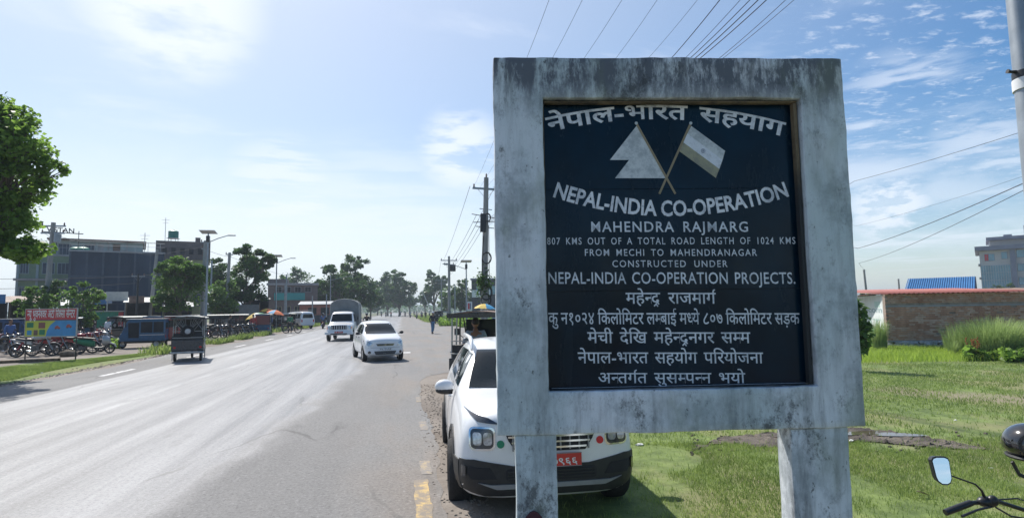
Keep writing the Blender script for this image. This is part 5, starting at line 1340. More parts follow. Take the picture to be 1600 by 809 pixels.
# motorbike standing at the right: its left grip, mirror and helmet reach into view
def near_bike():
    t = empty('motorcycle', 'black motorcycle at the bottom right corner with a helmet hung on it', 'motorcycle')
    K_ = M['black_metal']
    d = 3.05
    A = AT(1477, 800, d); B = AT(1517, 785, d + .02); C = AT(1560, 783, d + .08); D = AT(1600, 796, d + .14)
    base = AT(1765, 800, d + .2)
    wx = Vector((base.x, base.y, 0)); t.location = (wx.x, wx.y, gh(wx.x, wx.y))
    t.rotation_euler.z = -YAW
    bpy.context.view_layer.update(); iv = t.matrix_world.inverted(); f = lambda p_: iv @ p_
    MB().path([f(A), f(A.lerp(B, .5)), f(B)], [.0165, .0175, .0165], 12).build('grip', K_, t, 60)
    MB().path([f(B), f(B.lerp(C, .6)), f(C), f(D), f(AT(1690, 800, d + .2))], .0115, 10).build('handlebar', K_, t, 60)
    sw = MB(); sc0 = f(AT(1540, 783, d + .03)); sw.ball(sc0, (.045, .03, .028), 12, 8); sw.ball(sc0 + Vector((.03, -.01, .006)), (.03, .025, .03), 10, 6); sw.build('switch_housing', K_, t, 60)
    MB().path([f(AT(1552, 790, d + .02)), f(AT(1527, 796, d - .05)), f(AT(1503, 806, d - .08))], [.007, .006, .007], 8).build('clutch_lever', K_, t, 60)
    ms = MB().path([f(AT(1538, 776, d + .03)), f(AT(1534, 766, d + .02)), f(AT(1524, 756, d)), f(AT(1487, 743, d - .01))], [.008, .006, .005, .004], 8).build('mirror_stalk', K_, t, 60)
    outl = [(1459.5, 720), (1462, 716.5), (1467, 715), (1479, 715), (1484, 717), (1485.5, 721), (1484, 746), (1481, 752), (1476, 754.5), (1468, 754), (1463, 750), (1461, 744)]
    cen = f(AT(1472, 735, d)); tlt = Matrix.Rotation(R(-17), 3, 'X'); pts = [cen + tlt @ ((f(AT(a, b, d)) - cen) * 1.0) for a, b in outl]
    def slab(sc1, y0, y1, nm, m, par):
        mb = MB(); n = len(pts)
        mb.v = [tuple(cen + (q - cen) * sc1 + Vector((0, y0, 0))) for q in pts] + [tuple(cen + (q - cen) * sc1 * .93 + Vector((0, y1, 0))) for q in pts]
        mb.f = [tuple(range(n)), tuple(range(2 * n - 1, n - 1, -1))] + [(i, n + i, n + (i + 1) % n, (i + 1) % n) for i in range(n)]
        return mb.build(nm, m, par, 30)
    mh = slab(1.08, 0, .03, 'mirror_shell', K_, t); slab(.97, -.0025, .004, 'mirror_glass', M['mirror_glass'], mh)
    # the rest of the machine, out of frame: cables, clocks, tank, lamp, fork, wheel, engine, seat
    MB().path([f(AT(1556, 792, d)), f(AT(1580, 806, d)), f(AT(1620, 812, d + .1)), Vector((.02, .10, .85))], .005, 6).build('clutch_cable', K_, t)
    MB().path([f(AT(1560, 780, d + .05)), f(AT(1590, 778, d + .05)), f(AT(1625, 790, d + .1)), Vector((.0, .12, .88))], .004, 6).build('brake_cable', K_, t)
    MB().lathe([(.055, -.03), (.06, 0), (.05, .02)], 'Z', (.0, .06, 1.03), 18).build('speedometer', K_, t, 50)
    MB().lathe([(.09, 0), (.085, .05), (.03, .14)], 'Y', (.0, .13, .93), 18).build('headlight', K_, t, 50)
    for s in (-1, 1): MB().path([(s * .09, .12, .95), (s * .09, .36, .32)], .022, 8).build('fork', M['steel'], t)
    spoked(t, 0, .36, .30, .09); spoked(t, 0, -.95, .30, .10)
    def L2(nm, secs, m): 
        o = loft(nm, secs, m, t, 16); return o
    L2('fuel_tank', [(-.02, .84, .06, .06), (-.10, .88, .13, .10), (-.28, .89, .15, .12), (-.45, .84, .12, .09), (-.50, .80, .06, .05)], M['black_body'])
    L2('seat', [(-.46, .79, .08, .04), (-.62, .78, .13, .05), (-1.0, .82, .12, .05), (-1.15, .84, .06, .03)], M['seat_black'])
    L2('tail', [(-.6, .68, .10, .07), (-1.0, .74, .09, .06), (-1.25, .80, .04, .03)], M['black_body'])
    MB().cbox((0, -.22, .42), (.24, .36, .34)).build('engine', M['engine'], t, bevel=.04)
    MB().path([(0, .1, .9), (0, -.02, .6), (0, -.05, .3)], .03, 8).path([(0, -.2, .7), (0, -1.0, .7)], .025, 6).path([(.1, -.4, .35), (.1, -.95, .3)], .02, 6).path([(-.1, -.4, .35), (-.1, -.95, .3)], .02, 6).build('frame', K_, t)
    MB().path([(.13, 0, .4), (.14, -.1, .22), (.15, -.5, .26), (.16, -1.1, .36)], [.02, .02, .03, .045], 8).build('exhaust', M['chrome'], t, 50)
    MB().path([(-.12, -.4, .3), (-.25, -.45, .01)], .012, 6).build('side_stand', K_, t)
    return t
nb = near_bike()
hc = AT(1611, 694, 3.0)
he = empty('helmet', 'glossy black helmet hanging over the handlebar at the right edge', 'helmet', hc, -YAW)
hm = MB(); hm.ball((0, 0, 0), (.115, .135, .108), 24, 14); ho = hm.build('shell', M['helmet_black'], he, 60)
for v in ho.data.vertices:
    if v.co.z < -.03: v.co.x *= .93; v.co.z = -.03 + (v.co.z + .03) * .85
MB().path([(.094 * math.cos(a), .112 * math.sin(a), -.062) for a in np.linspace(0, 2 * PI, 24)], .010, 6).build('rim_trim', M['black_trim'], he)
MB().path([(-.09, .02, -.09), (-.05, .03, -.16), (.02, .03, -.19), (.09, .02, -.09)], .006, 5, flat=2).build('chin_strap', M['black_trim'], he)

# people standing about the rickshaw stand
for px, d, sh_, a_, lb in ((18, 29.5, 'blue_shirt', 60, 'person in blue shirt standing at the far left behind the motorcycles'), (170, 36, 'white_shirt', 150, 'person in white shirt standing near the green tarpaulin cart'), (306, 40, 'red_shirt', 200, 'person in red shirt standing behind the passing rickshaw'),
        (360, 43.5, 'dark_cloth', 120, 'person in dark clothes beside the parked rickshaws'), (396, 48, 'red_shirt', 30, 'person in red shirt under the yellow umbrella'), (424, 52, 'blue_shirt', -60, 'person in blue shirt right of the red and blue rickshaw'), (205, 46, 'grey_shirt', 100, 'person in grey shirt behind the blue three-wheeler')):
    q_ = person(lb, 'stand', sh_, 'dark_cloth'); q_.location = GD(px, d); q_.rotation_euler.z = R(a_)

for src, px, d, a_, lb in ((e1, 134, 41, 20, 'blue rickshaw with curtain just left of the green tarpaulin cart'), (er3, 208, 40, 160, 'black rickshaw behind the blue three-wheeler near the slanting pole'), (e1, 240, 41, 200, 'blue rickshaw with curtain behind the red three-wheeler'),
        (er, 100, 36, 110, 'black rickshaw behind the banner board'), (e1, 384, 56, 40, 'blue rickshaw with curtain behind the motorcycle nearest the umbrella'), (er3, 300, 47, 30, 'black rickshaw between the passing rickshaw and the round tree')):
    q_ = copy_tree(src); tag(q_, lb, 'rickshaw', GE); q_.location = GD(px, d); q_.rotation_euler.z = R(a_)

# ------------------------------------------------------------------ trees and plants
def mesh_np(name, V, F, m, smooth=False):
    """V (n,3), F (k,4) or (k,3) arrays -> mesh, fast"""
    me = bpy.data.meshes.new(name); k_ = F.shape[1]
    me.vertices.add(len(V)); me.vertices.foreach_set('co', V.astype(np.float32).ravel())
    me.loops.add(F.size); me.loops.foreach_set('vertex_index', F.astype(np.int32).ravel())
    me.polygons.add(len(F)); me.polygons.foreach_set('loop_start', (np.arange(len(F)) * k_).astype(np.int32))
    me.polygons.foreach_set('loop_total', np.full(len(F), k_, np.int32))
    me.update(calc_edges=True); me.validate(); me.materials.append(m)
    return me
def leaves(name, C, size, m, rs, up=.35, long=1.35, fold=True):
    """one small folded leaf at every centre: two quads bent along the midrib"""
    n = len(C); d = rs.normal(size=(n, 3)); d[:, 2] = d[:, 2] * .6 - up * .5; d /= np.linalg.norm(d, axis=1)[:, None]
    q = rs.normal(size=(n, 3)); q[:, 2] += up * 2; s = np.cross(d, q); s /= np.linalg.norm(s, axis=1)[:, None]
    u = np.cross(s, d); L_ = size * rs.uniform(.6, 1.3, n)[:, None] * long; w = L_ * .36
    base = C - d * L_ * .5; tip = C + d * L_ * .5; mid = C + u * L_ * -.04
    l = C - d * L_ * .12 + s * w + u * L_ * .10; r = C - d * L_ * .12 - s * w + u * L_ * .10
    V = np.stack([base, r, tip, l], 1).reshape(-1, 3); i = np.arange(n)[:, None] * 4
    return mesh_np(name, V, i + np.array([[0, 1, 2, 3]]), m)
def tree(label, loc, blobs, trunk_r, lm, nleaf, lsize, seed, cat='tree', name='tree', group=None, fork=.45, clump=.55, stem=None):
    """blobs: (dx, dy, z, rx, ry, rz, share) volumes that the limbs reach into; leaves sit in clumps round the twig ends"""
    rs = np.random.default_rng(seed); rr = random.Random(seed)
    t = empty(name, label, cat, loc, group=group); C = []; tr = MB()
    zmin = min(b[2] - b[5] for b in blobs); zf = stem if stem else max(.4, zmin * .9)
    top = Vector((rr.uniform(-.1, .1), rr.uniform(-.1, .1), zf))
    tr.path([(0, 0, -.1), (0, 0, .15), tuple(Vector((top.x * .5 + .04, top.y * .5, zf * .5))), tuple(top)], [trunk_r * 1.5, trunk_r * 1.15, trunk_r * .95, trunk_r * .8], 9)
    tot = sum(b[6] for b in blobs)
    for (dx, dy, z, rx, ry, rz, sh) in blobs:
        bc_ = Vector((dx, dy, z)); mid = top.lerp(bc_, .5) + Vector((rr.uniform(-.2, .2), rr.uniform(-.2, .2), rr.uniform(-.1, .3)))
        tr.path([tuple(top * .97), tuple(mid), tuple(bc_)], [trunk_r * .62, trunk_r * .42, trunk_r * .22], 7)
        nc = max(6, int(26 * sh / tot * len(blobs) * fork)); per = int(nleaf * sh / tot / nc)
        for k_ in range(nc):
            v = rs.normal(size=3); v /= np.linalg.norm(v); q = rs.uniform(.45, 1.0) ** .6
            e = np.array([dx + v[0] * rx * q, dy + v[1] * ry * q, z + v[2] * rz * q]); m_ = np.array(mid) * .25 + np.array(bc_) * .35 + e * .4
            tr.path([tuple(mid.lerp(bc_, rr.random())), tuple(m_), tuple(e)], [trunk_r * .2, trunk_r * .12, trunk_r * .04], 5)
            cr = clump * min(rx, ry, rz) * rs.uniform(.55, 1.25)
            g_ = rs.normal(size=(per, 3)); g_ /= np.linalg.norm(g_, axis=1)[:, None]; g_ *= (rs.uniform(0, 1, per) ** .45)[:, None] * cr; g_[:, 2] *= .72
            C.append(e + g_)
    tr.build('trunk', M['bark'], t, 50)
    o = bpy.data.objects.new('crown', leaves('crown', np.concatenate(C), lsize, M[lm], rs)); col.objects.link(o); o.parent = t
    return t
def autoblobs(h, r, z0, n, seed, tall=1.0):
    rr = random.Random(seed); zc = (h + z0) / 2; hz = (h - z0) / 2; out = [(0, 0, zc, r * .66, r * .66, hz * .7, 1.0)]
    for i in range(n):
        a = 2 * PI * i / n + rr.uniform(-.4, .4); z = zc + hz * rr.uniform(-.62, .62); k_ = math.sqrt(max(.1, 1 - ((z - zc) / hz) ** 2))
        q = rr.uniform(.42, .66); out.append((math.cos(a) * r * q * k_, math.sin(a) * r * q * k_, z, r * rr.uniform(.3, .46), r * rr.uniform(.3, .46), hz * rr.uniform(.22, .36), .55))
    out.append((rr.uniform(-.2, .2) * r, 0, h - hz * .3, r * .42, r * .42, hz * .3, .5)); return out

# broad leaved tree leaning in at the left edge
tl = GD(-70, 18.3)
tree('large broad leaved tree reaching in from the left edge of the picture', (tl.x, tl.y, .45),
     [(0, 0, 5.6, 1.5, 1.5, 1.5, 1), (.7, -.3, 7.1, 1.1, 1.1, .95, .8), (1.75, -.3, 7.0, .75, .9, .7, .6), (1.5, 0, 5.8, .95, 1.0, .7, .7), (1.1, .3, 4.6, .9, 1.0, .7, .6), (1.8, .1, 3.6, .5, .7, .4, .3), (1.2, .1, 3.7, .6, .7, .4, .3), (1.35, 0, 7.9, .5, .6, .4, .25), (-.9, .2, 6.5, 1.1, 1.1, 1.0, .6), (-.8, 0, 4.8, 1.1, 1.1, .9, .6), (.7, -.4, 8.2, .65, .7, .5, .35), (2.35, .2, 6.35, .4, .5, .3, .14)],
     .22, 'leaf_bright', 17000, .125, 5, clump=.62, fork=1.5, stem=3.2)
# left stand
def T(px, d, h, r, z0, lm, nl, ls, seed, label, tr_=.16, nb_=7, **kw):
    p = GD(px, d); return tree(label, (p.x, p.y, 0), autoblobs(h, r, z0, nb_, seed), tr_, lm, nl, ls, seed, **kw)
T(58, 38, 3.9, 1.3, .9, 'leaf_mid', 3600, .13, 21, 'small leafy tree left behind the red banner', .07, 5)
T(84, 40, 4.3, .9, 1.2, 'leaf_dark', 2400, .13, 22, 'narrow dark tree between the two small trees behind the banner', .07, 4)
T(124, 38, 3.95, 1.75, .8, 'leaf_mid', 5200, .13, 23, 'round small tree right behind the red banner', .09, 6)
T(280, 48, 6.9, 2.6, 1.3, 'leaf_mid', 13000, .16, 24, 'round dark green tree left of the solar street light', .16, 8)
T(347, 58, 5.8, 2.1, 1.2, 'leaf_mid', 6500, .16, 31, 'lower green tree right of the solar street light', .12, 6)
T(384, 64, 9.5, 3.6, 1.6, 'leaf_dark', 20000, .2, 25, 'tall dark tree with ragged crown behind the parked rickshaws', .22, 9, clump=.45)
T(345, 70, 8.6, 2.8, 2.0, 'leaf_dark', 9000, .2, 30, 'dark tree behind the lower green tree and street light', .18, 6, clump=.5)
T(463, 150, 13.5, 5.2, 4, 'leaf_dark', 5000, .42, 26, 'rounded tree rising behind the building with teal fascia', .3, 8)
T(524, 108, 10.5, 5.8, 1.0, 'leaf_dark', 12000, .32, 27, 'broad dark tree just behind the canvas covered pickup', .3, 8)
T(553, 118, 13.8, 5.2, 2.0, 'leaf_dark', 12000, .34, 78, 'tallest spreading tree left of the far road', .3, 9, clump=.45)
T(500, 112, 8.2, 4.2, 1.6, 'leaf_dark', 5000, .32, 38, 'low bushy tree behind the brick shed', .24, 6)
T(579, 140, 9.0, 3.4, 1.0, 'leaf_dark', 4000, .38, 29, 'low dark tree at the left of the far road', .2, 6)
GT = 'trees lining the far road'
T(606, 210, 15.5, 5.0, 2, 'leaf_dark', 6500, .55, 32, 'tall tree left of the far road where it meets the sky', .3, 7, group=GT)
T(624, 190, 15.2, 6.0, 2, 'leaf_dark', 8000, .5, 33, 'widest tree on the left of the far road gap', .32, 8, group=GT)
T(640, 240, 9.5, 4, 2, 'leaf_dark', 2400, .6, 34, 'low tree closing the left of the far road gap', .3, 6, group=GT)
T(678, 185, 14.8, 5.0, 3, 'leaf_dark', 7500, .48, 35, 'tall airy tree right of the far road gap', .3, 8, group=GT, clump=.42)
T(664, 260, 11, 4, 2, 'leaf_dark', 2200, .6, 36, 'small distant tree right of the far road gap', .3, 6, group=GT)
T(719, 128, 8.9, 2.9, 1.2, 'leaf_dark', 4600, .36, 37, 'compact dark tree between the two slim poles on the right', .25, 7)
T(700, 150, 7.5, 3.2, 1.0, 'leaf_mid', 2600, .4, 39, 'pale bushy tree behind the concrete pole on the right verge', .2, 6)
T(590, 260, 10, 6, 1, 'leaf_dark', 2600, .65, 40, 'distant tree left of the tall road trees', .3, 6, group=GT)
T(745, 170, 9, 5, 1, 'leaf_dark', 2600, .5, 41, 'dark tree far behind the big utility pole', .3, 6)
T(1335, 17, 2.0, .42, .35, 'leaf_mid', 700, .16, 42, 'leafy sapling just behind the right edge of the sign', .03, 5, clump=1.1)
T(1354, 90, 3.6, 2.5, .8, 'leaf_dark', 1500, .4, 43, 'low trees behind the end of the red roof', .2, 5)
T(1362, 60, 3.0, 1.0, .8, 'leaf_mid', 700, .3, 44, 'small bush showing above the red roof', .1, 4)
# distant woodland closing the plain on both sides: one mass
rs = np.random.default_rng(3); Cw = []
for px in np.arange(-200, 1900, 9):
    if 1000 < px < 1250: continue
    d = rs.uniform(480, 640); p = GD(float(px), float(d)); n_ = 60; hh = rs.uniform(4, 9)
    Cw.append(np.stack([p.x + rs.normal(0, 5, n_), p.y + rs.normal(0, 8, n_), rs.uniform(0, 1, n_) ** .7 * hh], 1))
o = bpy.data.objects.new('distant_woodland', leaves('distant_woodland', np.concatenate(Cw), 2.2, M['leaf_dark'], rs)); col.objects.link(o); tag(o, kind='stuff')

# grass: blades are single bent slivers, thick near the camera, in tufts farther off
from mathutils import noise as mnoise
def grass(name, pts, h, w, m, seed, lean=.5):
    rs = np.random.default_rng(seed); n = len(pts); a = rs.uniform(0, 2 * PI, n); hh = h * rs.uniform(.4, 1.25, n); ww = w * rs.uniform(.6, 1.3, n)
    P_ = np.array(pts); dx, dy = np.cos(a), np.sin(a); b = rs.uniform(0, 2 * PI, n); lx, ly = np.cos(b) * lean * hh, np.sin(b) * lean * hh
    p0 = P_ - np.stack([dx * ww, dy * ww, np.zeros(n)], 1) * .5; p1 = P_ + np.stack([dx * ww, dy * ww, np.zeros(n)], 1) * .5
    p2 = P_ + np.stack([lx * .35 + dx * ww * .35, ly * .35 + dy * ww * .35, hh * .62], 1); p2b = P_ + np.stack([lx * .35 - dx * ww * .35, ly * .35 - dy * ww * .35, hh * .62], 1)
    p3 = P_ + np.stack([lx, ly, hh], 1)
    V = np.stack([p0, p1, p2, p2b, p3], 1).reshape(-1, 3); i = np.arange(n)[:, None] * 5
    F = np.concatenate([i + np.array([[0, 1, 2]]), i + np.array([[0, 2, 3]]), i + np.array([[3, 2, 4]])])
    o = bpy.data.objects.new(name, mesh_np(name, V, F, m)); col.objects.link(o); tag(o, kind='stuff'); return o
mud_poly = [(p.x, p.y) for p in mudp] if hasattr(mudp[0], 'x') else mudp
def inpoly(x, y, poly):
    c = False; j = len(poly) - 1
    for i in range(len(poly)):
        xi, yi = poly[i]; xj, yj = poly[j]
        if (yi > y) != (yj > y) and x < (xj - xi) * (y - yi) / (yj - yi) + xi: c = not c
        j = i
    return c
sandp = G(1010, 715)
def bare(x, y):
    if inpoly(x, y, mud_poly): return .93
    if math.hypot(x - sandp.x, y - sandp.y) < .7: return .95
    v = mnoise.noise(Vector((x * .6, y * .45, 3))) + .6 * mnoise.noise(Vector((x * 2.2, y * 1.8, 9)))
    return .0 if v < .1 else (.45 if v < .28 else .85)
def scatter(n, d0, d1, px0, px1, pw_, seed, test):
    rs = np.random.default_rng(seed); out = []
    for _ in range(n):
        d = d0 + (d1 - d0) * rs.uniform() ** pw_; px = rs.uniform(px0, px1)
        lat = (px - 800) / FPX * d; p = yawed(lat, d); x, y = p.x, p.y
        if test(x, y) or (rs.uniform() < bare(x, y)): continue
        out.append((x, y, gh(x, y)))
    return out
no = lambda x, y: x < 1.2 or y > 18.4
def under_car(x, y):
    return x < 1.15 + .1 * math.sin(y * 3) or (y > 4.9 and y < 9.6 and x > .2 and x < 2.25 and random.random() < .45)
grass('grass_near', scatter(95000, 3.6, 8.5, 860, 1760, .62, 1, under_car), .055, .0065, M['grass_green'], 11)
grass('grass_middle', scatter(75000, 8.2, 19, 900, 1760, .75, 2, lambda x, y: x < 1.4 or y > 17.6), .06, .012, M['grass_green'], 12)
def lush(x, y): return y > 26 or y < 15.0 + .5 * math.sin(x * .8)
rs = np.random.default_rng(8); lp = []
for _ in range(62000):
    d = rs.uniform(19.2, 25.6); px = rs.uniform(1180, 1780); p = yawed((px - 800) / FPX * d, d)
    if d < 20.6 + .5 * math.sin(p.x * 1.1) and rs.uniform() < .6: continue
    if d > 24.4 + .6 * math.sin(p.x): continue
    lp.append((p.x, p.y, gh(p.x, p.y)))
grass('tall_lush_grass', lp, .24, .014, M['grass_lush'], 13)
rs = np.random.default_rng(9); lp = []
for _ in range(48000):
    px = rs.uniform(-60, 230); t_ = rs.uniform(); d0 = 15.8 + max(0, (px - 0)) * .045; d = d0 + t_ * 5.0 * max(.25, (1 - max(px, 0) / 260)); p = yawed((px - 800) / FPX * d, d)
    if mnoise.noise(Vector((p.x * .8, p.y * .5, 2))) > .3 or p.x > -10.55 + .25 * math.sin(p.y * 1.3): continue
    lp.append((p.x, p.y, .004))
grass('verge_grass', lp, .08, .014, M['grass_green'], 14)
rs = np.random.default_rng(10); lp = []
for _ in range(16000):
    d = rs.uniform(26, 120); x = -10.8 - rs.uniform(0, 1) ** 2 * (2.0 if d < 60 else 9)
    if mnoise.noise(Vector((x * .6, d * .35, 5))) < .08 and d < 75: continue
    lp.append((x, d, .004))
for _ in range(26000):
    y = rs.uniform(72, 190); x = 3.6 + max(0, 92 - y) * .22 + rs.uniform(0, 1) * 8; lp.append((x, y, 0))
grass('roadside_grass', lp, .35, .06, M['grass_green'], 15)
sheet('verge_turf', wobble_poly([(-10.9, 14), (-10.7, 22), (-10.9, 31), (-12.5, 31), (-17, 20), (-19, 14)], .4, .15, 3), .007, M['turf'])
sheet('verge_turf', wobble_poly([(8.8, 70), (5.8, 80), (3.9, 96), (3.8, 400), (60, 400), (60, 70), (12, 66)], 1.5, .3, 5), .006, M['turf'])
# leafy weeds on the right verge under the fence and beside the blue three-wheeler
def weeds(px0, px1, d0, d1, n, h, seed, label, name='weed_bush', lm='leaf_bright', ls=.11):
    rs = np.random.default_rng(seed); C_ = []
    cx_ = (px0 + px1) / 2; base = GD(cx_, (d0 + d1) / 2)
    for _ in range(n):
        d = rs.uniform(d0, d1); p = GD(rs.uniform(px0, px1), d); hh = h * (.4 + .6 * abs(mnoise.noise(Vector((p.x * 1.3, p.y * 1.3, seed))) * 2))
        C_.append((p.x - base.x, p.y - base.y, rs.uniform(.02, hh)))
    o = bpy.data.objects.new(name, leaves(name, np.array(C_), ls, M[lm], rs)); col.objects.link(o); o.location = base; tag(o, label, 'bush'); return o
weeds(686, 716, 66, 74, 1600, 1.1, 50, 'green weeds left of the concrete pole on the right verge', ls=.2)
weeds(716, 768, 60, 70, 2600, 1.2, 51, 'green weeds between the rickshaw roof and the blue fence', ls=.2)
weeds(176, 190, 32, 34, 500, .55, 52, 'bright weeds in front of the blue three-wheeler', ls=.12)
weeds(1560, 1660, 18.5, 20, 1500, .55, 53, 'broad leaved weeds at the foot of the right reed clump', ls=.16)
weeds(1500, 1560, 19.3, 20.4, 700, .4, 54, 'broad leaved weeds below the brown dock flowers', ls=.16)
# reeds: tall arching clumps by the wall
def reeds(label, px, d, rad, h, n, seed, m='reed_green', bend=.35, wid=.012):
    rs = np.random.default_rng(seed); b = GD(px, d); V = []; F = []
    for i in range(n):
        a = rs.uniform(0, 2 * PI); r_ = rad * math.sqrt(rs.uniform()) * .62; x0, y0 = math.cos(a) * r_, math.sin(a) * r_
        hh = h * rs.uniform(.45, 1.05) * (1 - .35 * (r_ / rad)); out = (r_ / rad + .25) * bend * hh * rs.uniform(.4, 1.4); b_ = a + rs.normal(0, .5)
        ww = wid * rs.uniform(.5, 1.2); c_, s_ = -math.sin(b_) * ww, math.cos(b_) * ww; o0 = len(V)
        for k_ in range(5):
            t_ = k_ / 4; q = t_ ** 2.2 * out; tap = 1 - t_ * .85; x = x0 + math.cos(b_) * q; y = y0 + math.sin(b_) * q; z = hh * (t_ - .12 * t_ ** 3)
            V += [(x - c_ * tap, y - s_ * tap, z), (x + c_ * tap, y + s_ * tap, z)]
        F += [(o0 + 2 * k_, o0 + 2 * k_ + 1, o0 + 2 * k_ + 3, o0 + 2 * k_ + 2) for k_ in range(4)]
    o = bpy.data.objects.new('reed_clump', mesh_np('reed_clump', np.array(V), np.array(F), M[m])); col.objects.link(o); o.location = b; tag(o, label, 'reeds'); return o
reeds('large arching reed clump in front of the brick wall', 1548, 20.6, 1.25, 1.75, 3600, 61, bend=.42)
reeds('pale thin reeds at the left of the large reed clump', 1495, 22, .8, 1.5, 700, 62, bend=.3)
reeds('reed clump cut by the right edge of the picture', 1625, 21.5, 1.1, 1.7, 2200, 63, bend=.42)
reeds('narrow reed tuft in front of the white painted wall', 1370, 23.5, .42, 1.75, 700, 64, bend=.22)
reeds('thin reeds beside the narrow tuft at the white wall', 1352, 25, .5, 1.3, 300, 65, bend=.3)
reeds('short grass tuft standing before the brick wall', 1484, 21.2, .25, .75, 240, 66, bend=.3)
# dock with rusty seed heads
dk = empty('dock_plant', 'dock plant with rusty brown seed heads before the large reed clump', 'plant', GD(1517, 19.6)); mb = MB(); sd_h = MB()
mk('rust_seed', (.32, .10, .04), .9, .3, 30)
for i in range(11):
    a = random.uniform(0, 6.28); r_ = random.uniform(.02, .22); h_ = random.uniform(.45, .8); x, y = math.cos(a) * r_, math.sin(a) * r_
    mb.path([(x * .3, y * .3, 0), (x, y, h_)], .006, 4)
    for k_ in range(9): sd_h.ball((x + random.uniform(-.03, .03), y + random.uniform(-.03, .03), h_ - k_ * .028), (.022, .022, .018), 5, 3, .3)
mb.build('stem', M['grass_lush'], dk); sd_h.build('seed_heads', M['rust_seed'], dk)['kind'] = 'stuff'
# rock on the left verge, dry leaf on the grass, litter
rk = MB(); rk.ball((0, 0, .13), (.36, .24, .19), 16, 10, .12); rr_ = rk.build('rock', M['bark'], None, 45); tag(rr_, 'rounded grey brown rock lying on the verge before the motorcycles', 'rock'); rr_.location = G(107, 557); rr_.rotation_euler.z = .5
lf = MB(); lf.v = [(0, -.05, 0), (.022, -.01, .012), (.018, .03, .02), (0, .06, .006), (-.02, .025, .018), (-.022, -.012, .012), (0, 0, .002)]; lf.f = [(0, 1, 6), (1, 2, 6), (2, 3, 6), (3, 4, 6), (4, 5, 6), (5, 0, 6)]
mk('dry_leaf', (.45, .36, .27), .8, .4, 40)
lo_ = lf.build('dry_leaf', M['dry_leaf']); tag(lo_, 'curled pale dry leaf lying on the grass left of the motorcycle mirror', 'leaf'); lo_.location = G(1443, 778) + Vector((0, 0, .045)); lo_.rotation_euler = (.2, .3, 1.0); lo_.scale = (1.1,) * 3
mk('litter_white', (.7, .7, .68), .7, .1)
for i, (px, py, w_, lb) in enumerate(((999, 696, .055, 'crumpled white paper on the sandy patch beside the suv'), (1548, 732, .03, 'small white scrap on the grass above the mirror'), (1330, 690, .05, 'white scrap beside the puddle'), (80, 577, .06, 'white scrap on the left verge edge'), (65, 583, .05, 'pale scrap at the road edge left'), (1493, 657, .03, 'pale pebble on the field track'))):
    b = MB(); b.ball((0, 0, .3 * w_), (w_, w_ * .7, w_ * .35), 8, 5, .35); o = b.build('litter', M['litter_white']); tag(o, lb, 'litter'); o.location = G(px, py)
# pebbles and crumbs of asphalt along the broken right edge
pb_ = MB()
for i in range(900):
    y = 3.8 + random.random() ** 1.6 * 11; x = random.gauss(.62, .16); s = random.uniform(.006, .02)
    if x < .3: continue
    pb_.ball((x, y, gh(x, y) + .006), (s, s * .8, s * .6), 5, 3, .3)
tag(pb_.build('road_edge_gravel', M['dirt']), kind='stuff')
pb_ = MB()
for i in range(500):
    y = random.uniform(13, 32); x = -10.5 - abs(random.gauss(0, .25)); s = random.uniform(.01, .035); pb_.ball((x, y, .01), (s, s * .8, s * .6), 5, 3, .3)
tag(pb_.build('verge_gravel', M['dirt']), kind='stuff')

# ------------------------------------------------------------------ poles, wires, street lights
def pole(label, px, d, h, r0, r1, name='utility_pole', arms=((.45, .75),), m='concrete_pole', lean=0.0, square=False, group=None, insul=True, arm_len=None, rot=.15):
    b = GD(px, d); t = empty(name, label, 'pole', b, group=group); t.rotation_euler = (0, lean, rot)
    MB().path([(0, 0, -.2), (0, 0, h * .5), (0, 0, h)], [r0, (r0 + r1) / 2, r1], 4 if square else 12).build('shaft', M[m], t, 40)
    for dz, L_ in arms:
        a = MB().box(-L_, L_, -.05, .05, h - dz - .05, h - dz + .05).build('crossarm', M['galv'], t)
        MB().path([(-L_ * .6, 0, h - dz - .05), (0, r1, h - dz - .5)], .012, 4).path([(L_ * .6, 0, h - dz - .05), (0, r1, h - dz - .5)], .012, 4).build('brace', M['galv'], a)
        if insul:
            for x in (-L_ * .9, L_ * .9): MB().lathe([(.04, 0), (.055, .04), (.03, .08), (.055, .11), (.02, .2)], 'Z', (x, 0, h - dz + .05), 8).build('insulator', M['tin_rust'], a)
    return t
bigp = pole('tall concrete pole loaded with cables and coils left of the sign', 755, 31, 9.05, .21, .13, arms=((.62, .75),), lean=R(1.6), rot=.05)
MB().lathe([(.04, 0), (.055, .05), (.03, .09), (.055, .13), (.02, .24)], 'Z', (0, 0, 9.05), 8).build('insulator', M['tin_rust'], bigp)
for z, ln, a in ((6.9, .9, .5), (6.6, .7, -.3), (7.3, .35, .1), (6.3, .55, .2)):
    MB().path([(-ln * math.cos(a), -ln * math.sin(a) * .3, z + .15 * a), (ln * math.cos(a), ln * math.sin(a) * .3, z - .15 * a)], .022, 5).build('bracket', M['black_metal'], bigp)
for z, r_, w in ((4.6, .28, .09), (2.75, .36, .10), (2.35, .30, .10), (6.8, .2, .12)):
    cb_ = MB()
    for k_ in range(4):
        rr_ = r_ * (1 + .05 * k_); cb_.path([(rr_ * math.cos(a) * .8 + .04, -.24 - w * .25 * k_, z + rr_ * math.sin(a)) for a in np.linspace(0, 2 * PI, 20)], .016, 5)
    cb_.build('cable_coil', M['wire'], bigp)
bx = MB(); bx.box(-.34, -.02, -.36, -.18, 6.0, 7.0); bx.build('splice_case', M['black_metal'], bigp, bevel=.03)
MB().path([(-.16, -.22, 3.0), (-.2, -.24, 4.5), (-.14, -.2, 5.8)], .03, 6).path([(.16, -.2, 2.2), (.2, -.24, 3.6), (.14, -.2, 6.4)], .02, 6).build('riser_cable', M['wire'], bigp)
